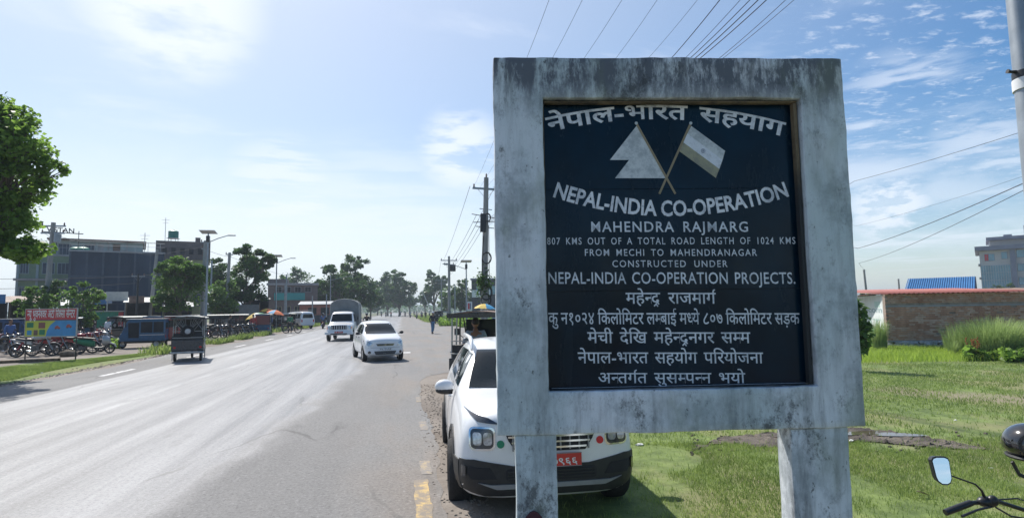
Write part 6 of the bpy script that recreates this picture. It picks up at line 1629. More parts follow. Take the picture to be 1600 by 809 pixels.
rs = np.random.default_rng(5)
vine = bpy.data.objects.new('vine_plant', leaves('vine_plant', np.stack([rs.normal(-.02, .22, 420), rs.normal(-.2, .16, 420), rs.normal(3.2, .35, 420)], 1), .11, M['leaf_dark'], rs)); col.objects.link(vine); vine.location = GD(755, 31); tag(vine, 'creeper leaves wrapped round the tall concrete pole', 'creeper')
P2 = pole('concrete pole with crossarm standing in the weeds right of the walker', 702, 68, 8.2, .2, .13, arms=((.5, 1.0), (1.0, .6)), rot=.1)
MB().box(.15, .75, -.3, .1, 6.4, 7.2).build('transformer_box', M['black_metal'], P2, bevel=.04)
P3 = pole('small pole with crossarm left of the concrete pole on the right verge', 690, 110, 8, .16, .12, arms=((.5, 1.2), (1.1, .8)))
PL = pole('tall pole with double crossarm before the green building', 70, 40, 8.4, .2, .14, arms=((.25, .95), (.75, .9)), lean=R(2.2), rot=-.3)
MB().lathe([(.01, -.28), (.22, -.28), (.22, .28), (.01, .28)], 'Z', (.42, 0, 7.3), 12).build('transformer', M['galv'], PL, 50)
pole('slanting concrete pole behind the blue three-wheeler', 233, 54, 8.0, .19, .13, arms=(), lean=R(3.5))
pole('thin dark pole beside the slanting pole at the shops', 214, 50, 5.4, .1, .08, arms=((.2, .5),), m='black_metal')
pole('weathered utility pole beside the solar street light', 316, 49, 8.1, .2, .15, arms=((.15, .35), (.7, .3)), lean=R(.8))
pole('grey concrete pole right of the solar street light', 353, 58, 8.0, .19, .13, arms=((.2, .35),), lean=R(1.5))
pole('thin pole standing in front of the tall dark tree', 329, 60, 7.4, .1, .08, arms=(), m='galv')
pole('thin pole beside the slim street light', 447, 78, 7.0, .1, .08, arms=(), m='galv')
pole('grey post in front of the teal fascia building', 445, 80, 5.6, .12, .1, arms=(), m='galv')
pole('slim pole at the edge of the spreading tree', 553, 112, 7.0, .12, .1, arms=(), m='galv')
pole('post at the left of the brick shed', 488, 84, 4.2, .09, .08, arms=(), m='galv')
pole('post at the right of the brick shed', 510, 84, 4.4, .09, .08, arms=(), m='galv')
pole('leaning whitish pole in front of the airy tree', 681, 92, 5.4, .09, .07, arms=(), m='pale_tarp', lean=R(-24))
pole('slim grey pole beside the compact dark tree', 711, 100, 6.3, .11, .09, arms=(), m='galv')
pr1 = pole('thin dark pole beyond the white painted wall', 1357, 62, 5.6, .14, .1, arms=(), m='concrete_pole', lean=R(-3))
pr2 = pole('short dark pole standing behind the red roof', 1407, 75, 5.1, .14, .1, arms=(), m='concrete_pole')
phid = pole('concrete pole with crossarm behind the sign board', 1288, 36, 8.8, .2, .13, arms=((.4, .8),))
def street_light(label, px, d, h, panel=True, side=1, arm=1.6, yaw_=.0):
    b = GD(px, d); t = empty('street_light', label, 'street light', b, yaw_)
    MB().path([(0, 0, 0), (0, 0, h * .5), (0, 0, h)], [.10, .08, .055], 8).build('shaft', M['galv'], t, 40)
    MB().box(-.16, .16, -.16, .16, 0, .5).build('plinth', M['concrete_pole'], t, bevel=.02)
    MB().path([(0, 0, h - .8), (side * arm * .5, 0, h - .45), (side * arm, 0, h - .2)], .035, 6).build('arm', M['galv'], t)
    MB().box(min(side * arm, side * (arm + .55)), max(side * arm, side * (arm + .55)), -.11, .11, h - .24, h - .15).build('lamp_head', M['galv'], t, bevel=.02)
    if panel:
        MB().box(-.12, .12, -.15, .10, h - .75, h - .25).build('battery_box', M['black_metal'], t, bevel=.01)
        pm = Matrix.Translation((0, 0, h + .06)) @ Matrix.Rotation(R(-12), 4, 'X')
        pn = MB().box(-.58, .58, -.42, .42, -.02, .02, pm).build('solar_panel', M['galv'], t); MB().box(-.55, .55, -.39, .39, .0215, .025, pm).build('solar_cells', M['solar'], pn); MB().box(-.56, .56, -.40, .40, -.026, -.0205, pm).build('panel_back', M['white_flat'], pn)
        # the underside reads pale: ribs of the panel frame
        MB().box(-.58, .58, -.03, .03, -.05, -.027, pm).build('panel_brace', M['steel'], pn)
    return t
street_light('solar street light with a wide panel nearest on the left', 322, 46, 8.35, True, 1, 1.5)
street_light('slim solar street light behind the umbrellas', 431, 66, 8.3, True, 1, 1.5)
street_light('street light with curved arm behind the pickup canopy', 516, 96, 7.9, False, 1, 3.0)
street_light('solar street light near the tall loaded pole', 729, 62, 7.0, True, -1, 2.0)
# lamp column at the top right corner, close to the camera
lc = empty('lamp_column', 'thick galvanised lamp column rising at the top right corner', 'pole')
a_ = AT(1592, 0, 5.2); b_ = AT(1612, 190, 5.05); dv = (b_ - a_).normalized()
k0 = (a_.z + .0) / -dv.z; foot = a_ + dv * ((a_.z + .12) / -dv.z); topc = a_ - dv * 1.6
lc.location = foot; f_ = lambda p_: tuple(p_ - foot)
MB().path([f_(foot), f_(a_.lerp(foot, .55)), f_(topc)], [.135, .105, .082], 20).build('shaft', M['galv'], lc, 60)
q = a_ + dv * ((b_ - a_).length * .60)
MB().path([f_(q + dv * .06), f_(q - dv * .0)], [.104, .104], 20).build('clamp_band', M['black_metal'], lc, 60)
q2 = a_ + dv * ((b_ - a_).length * .66)
MB().path([f_(q2 + dv * .10), f_(q2)], [.108, .108], 20).build('label_band', M['white_flat'], lc, 60)
MB().path([f_(q), f_(q - CR * .14), f_(q - CR * .17 + Vector((0, 0, .005)))], [.02, .014, .02], 8).build('bolt', M['black_metal'], lc)
MB().path([f_(topc), f_(topc + Vector((-.3, -.2, .25))), f_(topc + Vector((-1.2, -.9, .5)))], [.05, .04, .035], 10).build('arm', M['galv'], lc)
MB().cbox(Vector(f_(topc + Vector((-1.35, -1.0, .5)))), (.5, .25, .09)).build('lamp_head', M['galv'], lc, bevel=.02)

def wire(label, pts, r, group, name='overhead_wire'):
    """sags gently between its given points"""
    P_ = []
    for i in range(len(pts) - 1):
        a, b = Vector(pts[i]), Vector(pts[i + 1]); L_ = (b - a).length
        for k_ in range(8):
            t_ = k_ / 8; P_.append(a.lerp(b, t_) - Vector((0, 0, L_ * .012 * 4 * t_ * (1 - t_) * .6)))
    P_.append(Vector(pts[-1])); o0 = P_[0]
    o = MB().path([p_ - o0 for p_ in P_], r, 4).build(name, M['wire']); o.location = o0; tag(o, label, 'wire', group); return o
def ext(a, b, k_): return b + (b - a) * k_
GW = 'wires running from the tall loaded pole over the sign'
ptop = GD(755, 31)
tops = [((825, 86), (858, 0), 8.7, .006), ((866, 86), (910, 0), 8.7, .006), ((915, 88), (972, 0), 8.5, .006), ((965, 88), (1027, 0), 8.5, .006), ((1016, 88), (1090, 0), 8.4, .006),
        ((1052, 88), (1125, 0), 7.6, .013), ((1074, 88), (1157, 0), 7.4, .008), ((1082, 88), (1172, 0), 7.2, .012), ((1090, 88), (1185, 0), 7.1, .014), ((1098, 88), (1198, 0), 7.0, .013), ((1128, 88), (1228, 0), 6.9, .008), ((1134, 88), (1241, 0), 6.8, .007)]
wl = ['leftmost thin wire above the sign', 'second thin wire from the left above the sign', 'third thin wire from the left above the sign', 'fourth thin wire from the left above the sign', 'fifth thin wire from the left above the sign',
      'first dark cable left of the thick bundle above the sign', 'thin cable just left of the thick bundle', 'left cable of the thick bundle above the sign', 'thickest cable in the middle of the bundle', 'right cable of the thick bundle above the sign', 'inner thin wire right of the bundle', 'outermost wire above the right part of the sign']
for i, (a, b, z, r_) in enumerate(tops):
    A = AZ(*a, z); B = AZ(*b, z); st_ = Vector((ptop.x + .25 + (-.7 + .35 * i if i < 5 else 0), ptop.y, 8.5 if i < 5 else 7.0 - .06 * i))
    wire(wl[i], [st_, A, B, ext(A, B, 3.0)], r_ * .8, GW)
# the same line going on from the tall pole down the road
GW2 = 'wires going down the road from the tall loaded pole'
p2 = GD(702, 68)
for i, (x_, z_, z2) in enumerate(((-.65, 8.55, 7.7), (.7, 8.55, 7.7), (-.3, 7.0, 6.9), (-.2, 6.7, 6.6), (-.1, 6.4, 6.3), (0, 6.2, 5.9))):
    wire(['outer left top wire between the tall pole and the pole in the weeds', 'outer right top wire between the tall pole and the pole in the weeds', 'uppermost slack cable between the two right poles', 'second slack cable between the two right poles', 'third slack cable between the two right poles', 'lowest slack cable between the two right poles'][i], [Vector((ptop.x + x_, ptop.y, z_)), Vector((p2.x + x_, p2.y, z2))], .012, GW2)
p3 = GD(690, 110)
for i, x_ in enumerate((-.9, .9)):
    wire(['left wire beyond the pole in the weeds', 'right wire beyond the pole in the weeds'][i], [Vector((p2.x + x_, p2.y, 7.8)), Vector((p3.x + x_, p3.y, 7.6))], .012, GW2)
# wires on the right of the sign
GW3 = 'wires crossing the sky right of the sign'
c1_ = Vector((phid.location.x, phid.location.y, 8.45)); c2_ = Vector((pr1.location.x, pr1.location.y, 5.4))
for a, b, z, st_, r_, lb in (((1335, 283), (1600, 205), 7.6, c1_, .009, 'uppermost wire at the right of the sign'), ((1338, 353), (1600, 275), 6.3, None, .005, 'faint thin wire second from the top at right'), ((1340, 388), (1600, 286), 6.0, None, .017, 'thick dark cable at the right of the sign'), ((1342, 411), (1600, 297), 5.4, c2_, .012, 'lowest dark cable at the right of the sign')):
    A = AZ(*a, z); B = AZ(*b, z); S_ = st_ if st_ is not None else Vector((phid.location.x + (.5 if r_ < .01 else .2), phid.location.y + .2, 6.2 if r_ > .01 else 7.4))
    wire(lb, [S_, A, B, ext(A, B, .8)], r_, GW3)
# wires on the left stand
GW4 = 'wires strung along the left stand'
def gp(px, d, z): p_ = GD(px, d); return Vector((p_.x, p_.y, z))
for i, (a, b, lb) in enumerate(((gp(70, 40, 7.6), gp(233, 54, 7.4), 'wire from the tall left pole across the blank wall'), (gp(233, 54, 7.4), gp(316, 49, 7.6), 'wire from the slanting pole to the pole by the street light'), (gp(316, 49, 7.4), gp(353, 58, 7.6), 'short wire between the two poles by the street light'), (gp(-60, 38, 4.4), gp(214, 50, 5.2), 'low cable above the red banner ending at the thin dark pole'), (gp(-60, 38, 3.7), gp(214, 50, 4.6), 'lower cable just above the red banner'), (gp(214, 50, 5.2), gp(316, 49, 5.8), 'cable from the thin dark pole to the street light pole'), (gp(353, 58, 5.0), gp(447, 78, 5.0), 'low cable in front of the tall dark tree'), (gp(353, 58, 7.7), gp(447, 78, 6.8), 'upper wire from the grey pole to the thin pole'), (gp(488, 84, 4.2), gp(516, 96, 5.0), 'slack wire over the brick shed'), (gp(316, 49, 7.9), gp(-100, 42, 7.8), 'long upper wire behind the left tree'))):
    wire(lb, [a, b], .014, GW4)

# ------------------------------------------------------------------ buildings
mk('wall_green', (.20, .27, .18), .85, .12, 1.0, .2, 30)
mk('wall_pale', (.30, .37, .38), .85, .1, .8, .2, 30)
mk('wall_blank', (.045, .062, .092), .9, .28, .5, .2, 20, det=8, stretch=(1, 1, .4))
mk('wall_pillar', (.075, .095, .125), .9, .2, 1.5)
mk('wall_brown', (.15, .12, .115), .9, .2, 1.2, .2, 20)
mk('wall_yellow', (.36, .34, .17), .9, .12, 1.0, .2, 20)
mk('slab', (.32, .32, .33), .9, .15, 1.5)
mk('wall_cream', (.50, .48, .46), .8, .08, .6)
mk('slate_col', (.19, .20, .26), .7, .12, .8)
mk('shutter', (.05, .075, .11), .7, .2, 2)
mk('tank_green', (.02, .2, .15), .5, .1, 3)
mk('sheet_brown', (.13, .085, .065), .7, .3, 2)
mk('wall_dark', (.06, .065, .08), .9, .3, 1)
def block(name, label, px0, px1, d, h, depth, m, cat='building', dz=0):
    """a building standing square to the line of sight at its middle; local x to the right, y away, front face at y=0"""
    # the front stands square to the sight line at its end nearest the middle of the picture
    ref, oth = (px0, px1) if px0 > 800 else (px1, px0)
    a = GD(ref, d); n_ = Vector((a.x, a.y, 0)).normalized(); o_ = GD(oth, 10); rd_ = Vector((o_.x, o_.y, 0)); k_ = a.to_2d().dot(n_.to_2d()) / rd_.dot(n_); b = rd_ * k_; a = Vector((a.x, a.y, 0))
    if px0 <= 800: a, b = b, a
    v = (b - a); w = v.length
    t = empty(name, label, cat, (a.x, a.y, 0), math.atan2(v.y, v.x))
    if m: MB().box(0, w, 0, depth, 0, h).build('wall', M[m], t)
    t['w'] = w; return t, w
def win(t, x0, x1, z0, z1, frame='slab', glass='shutter', bars=1, y=0.0, nm='window'):
    f = MB(); e = .06
    for q in ((x0 - e, x1 + e, z0 - e, z0), (x0 - e, x1 + e, z1, z1 + e)): f.box(q[0], q[1], y - .06, y + .02, q[2], q[3])
    for q in ((x0 - e, x0, z0, z1), (x1, x1 + e, z0, z1)): f.box(q[0], q[1], y - .055, y + .02, q[2], q[3])
    for i in range(bars):
        x = x0 + (x1 - x0) * (i + 1) / (bars + 1); f.box(x - .02, x + .02, y - .035, y + .0, z0, z1)
    o = f.build(nm, M[frame], t); MB().box(x0, x1, y - .012, y + .01, z0, z1).build('pane', M[glass], o); return o
# green three storey house
t, w = block('house', 'green three storey house behind the left pole with flat roof', 22, 122, 66, 8.6, 9, 'wall_green')
sc_ = w / 100.
for zf in (3.1, 5.9): MB().box(-.2, w + .1, -.45, 0, zf - .12, zf + .12).build('floor_slab', M['slab'], t)
MB().box(-.1, w + .1, -.1, 9.1, 8.6, 8.8).build('roof_slab', M['slab'], t)
for x0, x1 in ((6, 18), (40, 58), (64, 82)):
    win(t, x0 * sc_, x1 * sc_, 3.9, 5.1, 'wall_pale', 'shutter', 2); win(t, x0 * sc_, x1 * sc_, 6.6, 7.8, 'wall_pale', 'shutter', 2); win(t, x0 * sc_, x1 * sc_, .9, 2.4, 'wall_pale', 'dark_inside', 2)
for x in (0, 30, 88): MB().box(x * sc_, (x + 4) * sc_, -.12, -.003, .0, 8.6).build('pilaster', M['wall_pale'], t)
rl = MB()
for x in np.arange(0, w, .9): rl.path([(x, .05, 8.8), (x, .05, 9.6)], .02, 4)
rl.path([(0, .05, 9.6), (w, .05, 9.6)], .025, 4); rl.build('roof_railing', M['steel'], t)
# top storey set back, pale, with overhanging roof
t, w = block('house', 'pale blue green top storey house with thin flat roof above the blank wall', 74, 220, 70, 10.55, 8, 'wall_pale')
MB().box(-.3, w + .3, -.7, 8.3, 10.55, 10.72).build('roof_slab', M['tin_rust'], t)
sc_ = w / 146.
for x0, x1 in ((12, 30), (52, 66)): win(t, x0 * sc_, x1 * sc_, 8.8, 10.1, 'slab', 'shutter', 2)
for x0, x1 in ((72, 82), (96, 108)): MB().box(x0 * sc_, x1 * sc_, -.03, .0, 8.0, 10.3).build('door', M['sheet_brown' if x0 > 90 else 'slab'], t)
for x in (66, 88, 118): MB().box(x * sc_, (x + 2) * sc_, -.10, -.003, 7.8, 10.5).build('pillar', M['slab'], t)
# blank cement wall block
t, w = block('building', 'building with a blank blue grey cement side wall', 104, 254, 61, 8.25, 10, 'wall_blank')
MB().box(-.08, w + .08, -.08, 10.1, 8.25, 8.42).build('roof_slab', M['slab'], t)
sc_ = w / 150.
for x in np.arange(0, w, w / 6.0): MB().box(x, x + .18, -.035, -.002, 0, 8.24).build('pillar', M['wall_pillar'], t)
for z in (2.9, 5.7): MB().box(0, w, -.025, -.001, z, z + .16).build('beam', M['wall_pillar'], t)
rl = MB()
for x in np.arange(0, w, 1.1): rl.path([(x, .1, 8.42), (x, .1, 9.35)], .02, 4)
rl.path([(0, .1, 9.35), (w, .1, 9.35)], .022, 4).path([(0, .1, 8.95), (w, .1, 8.95)], .016, 4); rl.build('roof_railing', M['steel'], t)
def tank(label, px, d, z, r, h, m, stand=0):
    b = GD(px, d); t = empty('water_tank', label, 'water tank', (b.x, b.y, z + stand))
    MB().lathe([(r * .97, 0), (r, .08), (r, h * .3), (r * .97, h * .33), (r, h * .36), (r, h * .62), (r * .97, h * .65), (r, h * .68), (r, h * .85), (r * .6, h * .97), (r * .25, h)], 'Z', n=18).build('drum', M[m], t, 40)
    MB().lathe([(r * .25, h), (r * .25, h + .07), (0, h + .08)], 'Z', n=12).build('lid', M['black_metal'], t)
    if stand:
        s_ = MB()
        for x in (-r * .7, r * .7):
            for y in (-r * .7, r * .7): s_.path([(x, y, -stand), (x, y, 0)], .04, 5)
        s_.box(-r, r, -r, r, -.06, -.004); s_.build('stand', M['steel'], t)
    return t
tank('left green water tank on the blank wall roof', 115, 63, 8.43, .62, .95, 'tank_green'); tank('right green water tank on the blank wall roof', 125, 63, 8.43, .62, .95, 'tank_green')
# house with brown parapet, tank and yellow wall
t, w = block('house', 'house with brown parapet and yellow green wall behind the round tree', 242, 324, 76, 10.0, 9, 'wall_yellow')
MB().box(-.15, w + .15, -.15, 9.1, 8.9, 11.3).build('parapet', M['wall_brown'], t)
sc_ = w / 82.
for x in (8, 22, 36, 50, 64): win(t, x * sc_, (x + 7) * sc_, 9.6, 10.4, 'wall_brown', 'dark_inside', 0, -.16)
for x in (10, 34, 58): win(t, x * sc_, (x + 12) * sc_, 6.2, 7.6, 'slab', 'shutter', 1); win(t, x * sc_, (x + 12) * sc_, 2.9, 4.4, 'slab', 'shutter', 1)
MB().box(w * .72, w * .82, 1, 3, 11.3, 12.0).build('stair_head', M['wall_brown'], t)
tank('dark green water tank on legs above the brown parapet', 267, 77, 11.3, .62, 1.1, 'tank_green', .75)
for px, h_, lb in ((254, 3.4, 'tall antenna mast left of the water tank on legs'), (222, 2.6, 'thin antenna mast at the edge of the blank wall roof')):
    b = GD(px, 76 if px > 230 else 64); z_ = 11.3 if px > 230 else 8.4
    m_ = empty('antenna_mast', lb, 'antenna', (b.x, b.y, z_)); MB().path([(0, 0, 0), (0, 0, h_)], .035, 5).build('mast', M['steel'], m_); MB().path([(-.5, 0, h_ - .3), (.5, 0, h_ - .3)], .02, 4).path([(-.35, 0, h_ - .7), (.35, 0, h_ - .7)], .02, 4).build('element', M['steel'], m_)
# rooftop sign letters on a rail beside the tall left pole
b = GD(83, 62); rg = empty('rooftop_sign', 'dark rooftop sign letters on a rail above the green house', 'sign', (b.x, b.y, 10.9), -YAW + R(40))
MB().path([(-1.2, 0, 0), (2.3, 0, 0)], .05, 5).path([(0, 0, -2.1), (0, 0, .3)], .04, 5).path([(1.9, 0, -2.1), (1.9, 0, .3)], .04, 5).build('frame', M['black_metal'], rg)
V_, F_, w_ = text2d('VISTAN', .02); mb = MB(); mb.v = [(-.9 + x * .72, -.06, .02 + y * .75) for x, y in V_]; mb.f = F_; mb.build('letters', M['black_metal'], rg)
# shop rows: dark open fronts under tin roofs
def shop(label, px0, px1, d, h, roof, wallm='wall_dark', rise=.5, over=1.0, board=None, counter=True, name='shop'):
    t, w = block(name, label, px0, px1, d, h, .1, None, 'shop')
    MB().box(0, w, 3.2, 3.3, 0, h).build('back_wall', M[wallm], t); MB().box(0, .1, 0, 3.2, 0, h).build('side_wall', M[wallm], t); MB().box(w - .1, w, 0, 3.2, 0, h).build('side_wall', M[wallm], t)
    MB().prism([(-over, h - .05), (3.5, h + rise), (3.5, h + rise + .04), (-over, h)], -.15, w + .15, 'X').build('roof', M[roof], t)
    for x in np.arange(.1, w, max(2.0, w / 3)): MB().path([(x, -over * .9, 0), (x, -over * .9, h - .03)], .04, 6).build('post', M['wood_old'], t)
    if counter: MB().box(w * .1, w * .9, -.1, .4, 0, .9).build('counter', M['wood_old'], t, bevel=.01)
    for k_ in range(int(w / .9)):
        x = .3 + k_ * .9; z_ = random.uniform(.9, 1.1); MB().cbox((x, .15, z_ + .12), (.35, .3, random.uniform(.15, .5))).build('goods', M[random.choice(['blue_tarp', 'tin_rust', 'white_flat', 'yellow_cloth', 'red_body', 'green_tarp'])], t, bevel=.02)
    if board:
        MB().box(w * board[0], w * board[1], -over - .05, -over, h - .1, h + .55).build('signboard', M[board[2]], t)
    return t
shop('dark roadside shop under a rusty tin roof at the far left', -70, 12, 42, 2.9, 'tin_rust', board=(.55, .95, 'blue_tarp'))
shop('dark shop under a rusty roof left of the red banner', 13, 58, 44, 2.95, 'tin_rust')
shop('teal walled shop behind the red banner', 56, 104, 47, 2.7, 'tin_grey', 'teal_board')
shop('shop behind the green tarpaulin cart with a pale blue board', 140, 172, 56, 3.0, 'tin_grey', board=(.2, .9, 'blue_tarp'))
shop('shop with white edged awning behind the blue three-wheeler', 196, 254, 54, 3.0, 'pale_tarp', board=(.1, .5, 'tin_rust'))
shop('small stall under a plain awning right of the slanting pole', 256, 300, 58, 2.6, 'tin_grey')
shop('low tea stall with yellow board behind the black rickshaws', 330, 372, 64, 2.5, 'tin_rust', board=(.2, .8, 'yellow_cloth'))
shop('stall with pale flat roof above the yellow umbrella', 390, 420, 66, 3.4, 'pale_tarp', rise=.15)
b_ = empty('hoarding', 'white hoarding panel above the shop awning', 'hoarding', (0, 0, 0)); p = GD(182, 53); b_.location = p; b_.rotation_euler.z = R(30)
MB().box(-.85, .85, -.04, .04, 3.15, 4.0).build('panel', M['pale_tarp'], b_); MB().path([(-.7, .06, 0), (-.7, .06, 3.2)], .05, 5).build('leg', M['steel'], b_); MB().path([(.7, .06, 0), (.7, .06, 3.2)], .05, 5).build('leg', M['steel'], b_)
# blue grey tarpaulin stall left of the umbrellas
t, w = block('tarpaulin_booth', 'blue grey tarpaulin booth behind the black rickshaws', 366, 406, 60, 2.7, 2.5, None, 'booth')
MB().box(0, w, 0, .05, .5, 2.7).build('front_sheet', M['grey_tarp'], t); MB().box(-.02, w + .02, .06, 2.5, 2.66, 2.72).build('roof_sheet', M['grey_tarp'], t)
for x in (0.02, w - .02): MB().path([(x, -.03, 0), (x, -.03, 2.9)], .04, 5).build('post', M['wood_old'], t)
# green cart with tarpaulin
t, w = block('tarpaulin_cart', 'cart closed with bright green tarpaulin and a white roof edge', 146, 192, 49, 2.0, 1.6, None, 'cart')
cv = MB(); n_ = 14
for i in range(n_):
    x = w * i / (n_ - 1); cv.v += [(x, -.02 + .05 * math.sin(i * 1.7), .85), (x, .0 + .03 * math.sin(i * 2.3), 1.5), (x, .02, 2.15)]
cv.f = [(i * 3 + j, i * 3 + 3 + j, i * 3 + 4 + j, i * 3 + 1 + j) for i in range(n_ - 1) for j in range(2)]; cv.build('tarpaulin', M['green_tarp'], t, 60)
MB().box(-.1, w + .1, -.15, 1.7, 2.16, 2.22).build('roof', M['pale_tarp'], t); MB().box(0, w, .1, 1.5, .55, .7).build('bed', M['wood_old'], t)
MB().box(w * .86, w + .06, -.10, -.05, .9, 2.1).build('hung_cloth', M['red_shirt'], t)
for x in (.4, w - .4): wheel(t, x, .1, .33, .07, 8, 'steel', 1).rotation_euler.z = PI / 2
for x in (.05, w - .05):
    for y in (.05, 1.5): MB().path([(x, y, .6), (x, y, 2.18)], .03, 5).build('post', M['wood_old'], t)
# pale concrete strip behind the first row
sheet('concrete_strip', [tuple(GD(120, 41).xy), tuple(GD(205, 44).xy), tuple(GD(205, 47).xy), tuple(GD(120, 44).xy)], .012, M['slab'])
# teal fascia building and brick shed farther along
t, w = block('building', 'low brown building with a long teal fascia board', 418, 496, 98, 6.4, 8, 'wall_brown')
sc_ = w / 78.
MB().box(10 * sc_, 58 * sc_, -.5, -.35, 3.9, 5.1).build('fascia_board', M['teal_board'], t)
MB().box(-.2, w + .2, -.35, 8.2, 6.4, 6.75).build('parapet', M['slab'], t)
for x in (12, 26, 42, 58): win(t, x * sc_, (x + 9) * sc_, .9, 2.8, 'wall_yellow', 'dark_inside', 1); win(t, x * sc_, (x + 9) * sc_, 5.25, 6.1, 'slab', 'dark_inside', 1)
MB().box(-.1, 30 * sc_, 1, 6, 6.75, 7.5).build('stair_head', M['wall_brown'], t)
t, w = block('brick_shed', 'long low red brick shed with a pale roof edge behind the pickup', 468, 534, 88, 2.9, 5, 'tin_red', 'shed')
MB().prism([(-.6, 2.95), (5.4, 3.5), (5.4, 3.56), (-.6, 3.02)], -.2, w + .2, 'X').build('roof', M['tin_grey'], t); MB().box(0, w, -.02, .0, 0, 1.4).build('lower_wall', M['wall_dark'], t)
for x in (w * .2, w * .5, w * .8): MB().box(x, x + 1.2, -.03, -.001, 1.5, 2.5).build('opening', M['dark_inside'], t)
t, w = block('building', 'dark two storey building behind the tall loaded pole', 737, 800, 112, 7.6, 8, 'wall_dark')
MB().box(-.2, w + .2, -.3, 8.2, 7.6, 7.9).build('roof_slab', M['slate_col'], t)
for x in (1, 3.4, 5.8): win(t, x, x + 1.5, 4.8, 6.3, 'wall_pale', 'win_blue', 1)
MB().box(.1, 3.6, -.4, -.3, 4.2, 5.6).build('hoarding', M['white_flat'], t); MB().box(.9, 3.0, -.42, -.405, 4.7, 4.9).build('hoarding_print', M['black_metal'], t)
# blue mesh fence on the right verge, post by post
t = empty('fence', 'low blue mesh fence behind the weeds on the right verge', 'fence', GD(712, 76)); fx = t.location
a = GD(692, 80) - fx; b = GD(775, 66) - fx
for i in range(12):
    q = a.lerp(b, i / 11); MB().path([(q.x, q.y, 0), (q.x, q.y, 1.7)], .035, 5).build('post', M['galv'], t)
for z in (.45, .85, 1.25, 1.6): MB().path([(a.x, a.y, z), (b.x, b.y, z)], .02, 4).build('rail', M['blue_tarp'], t)
nn = MB()
for i in range(120):
    q = a.lerp(b, i / 119); nn.path([(q.x, q.y, .3), (q.x, q.y, 1.6)], .012, 3)
nn.build('mesh_wires', M['blue_tarp'], t)['kind'] = 'stuff'
# small red and white sign on a post
p = GD(733, 66); t = empty('road_sign', 'small white sign with a red and dark mark on a post', 'sign', p, -YAW); MB().path([(0, 0, 0), (0, 0, 2.2)], .03, 6).build('post', M['galv'], t); MB().box(-.36, .36, -.05, -.03, 1.75, 2.75).build('plate', M['white_flat'], t); MB().box(-.12, .06, -.058, -.052, 1.9, 2.6).build('mark', M['red_sticker'], t); MB().box(.10, .2, -.058, -.052, 1.9, 2.6).build('mark', M['blue_body'], t)

# ------------------------------------------------------------------ umbrellas
def umbrella(label, px, d, h, r, mats, tilt=0, name='umbrella'):
    b = GD(px, d); t = empty(name, label, 'umbrella', b); MB().path([(0, 0, 0), (0, 0, h)], .022, 6).build('pole', M['steel'], t)
    tm = Matrix.Translation((0, 0, h)) @ Matrix.Rotation(R(tilt), 4, 'Y')
    n_ = 8
    for i in range(n_):
        mb = MB(); a0, a1 = 2 * PI * i / n_, 2 * PI * (i + 1) / n_; rows = []
        for k_ in range(6):
            q = k_ / 5; rr_ = r * q; z_ = -.42 * r * q ** 1.9
            rows.append([tm @ Vector((rr_ * math.cos(lerp(a0, a1, s_)), rr_ * math.sin(lerp(a0, a1, s_)), z_ - (.05 * r * q * math.sin(PI * s_)))) for s_ in (0, .5, 1)])
        mb.v = [tuple(v) for r_ in rows for v in r_]; mb.f = [(k_ * 3 + j, k_ * 3 + j + 1, k_ * 3 + 4 + j, k_ * 3 + 3 + j) for k_ in range(5) for j in range(2)]
        mb.build('canopy_panel', M[mats[i % len(mats)]], t, 60)
        MB().path([tuple(tm @ Vector((0, 0, -.02))), tuple(tm @ Vector((r * math.cos(a0) * .5, r * math.sin(a0) * .5, -.14 * r))), tuple(tm @ Vector((r * math.cos(a0), r * math.sin(a0), -.43 * r)))], .006, 3).build('rib', M['steel'], t)
    return t
umbrella('yellow and pale green market umbrella tilted over the stand', 399, 52, 1.85, .95, ['yellow_cloth', 'yellow_cloth', 'pale_tarp', 'green_cloth'], -14)
umbrella('orange umbrella behind the red and blue rickshaw', 432, 58, 2.1, .85, ['orange_cloth', 'orange_cloth', 'blue_cloth'], 12)
umbrella('orange and yellow umbrella between the stall and the rickshaw', 419, 60, 2.3, .8, ['orange_cloth', 'yellow_cloth'], 5)
umbrella('bright blue and yellow umbrella above the rickshaw roof beside the sign', 758, 22, 2.06, .42, ['yellow_cloth', 'yellow_cloth', 'blue_cloth', 'blue_cloth'], 4)

# ------------------------------------------------------------------ red banner board on the verge
p0 = G(36, 563); p1 = G(121, 556); p1 = GD(121, (p0 - CAM).dot(CF) / 1.0 * .985)
v = p1 - p0; wB = v.length
bn = empty('banner_board', 'red, yellow and blue advertising board on posts before the motorcycles', 'sign', (p0.x, p0.y, 0), math.atan2(v.y, v.x))
zb = AT(36, 526, (p0 - CAM).dot(CF)).z; zt = AT(36, 483, (p0 - CAM).dot(CF)).z; zm = lerp(zt, zb, .40)
MB().box(0, wB, 0, .03, zb, zt).build('backing', M['steel'], bn)
def bpanel(name, x0, x1, z0, z1, m, y=-.004, par=bn): return MB().box(x0, x1, y, y + .0035 if y > -.006 else y + .002, z0, z1).build(name, M[m], par)
mk('banner_red', (.5, .02, .03), .5, .08, 2); mk('banner_yellow', (.5, .52, .05), .5, .1, 2); mk('banner_blue', (.03, .25, .55), .5, .15, 2)
bpanel('printed_panel', .02, wB - .02, zm, zt - .015, 'banner_red'); bpanel('printed_panel', .02, wB - .02, zb + .015, zm - .002, 'banner_yellow')
bpanel('printed_stripe', .02, wB - .02, zm - .03, zm + .005, 'blue_dark', -.008)
cv = [(wB * .42 + .0, zb + .02), (wB * .44, lerp(zb, zm, .35)), (wB * .50, lerp(zb, zm, .7)), (wB * .60, zm - .035), (wB - .022, zm - .035), (wB - .022, zb + .02)]
MB().prism(cv, -.0085, -.0065, 'Y').build('printed_panel', M['banner_blue'], bn)
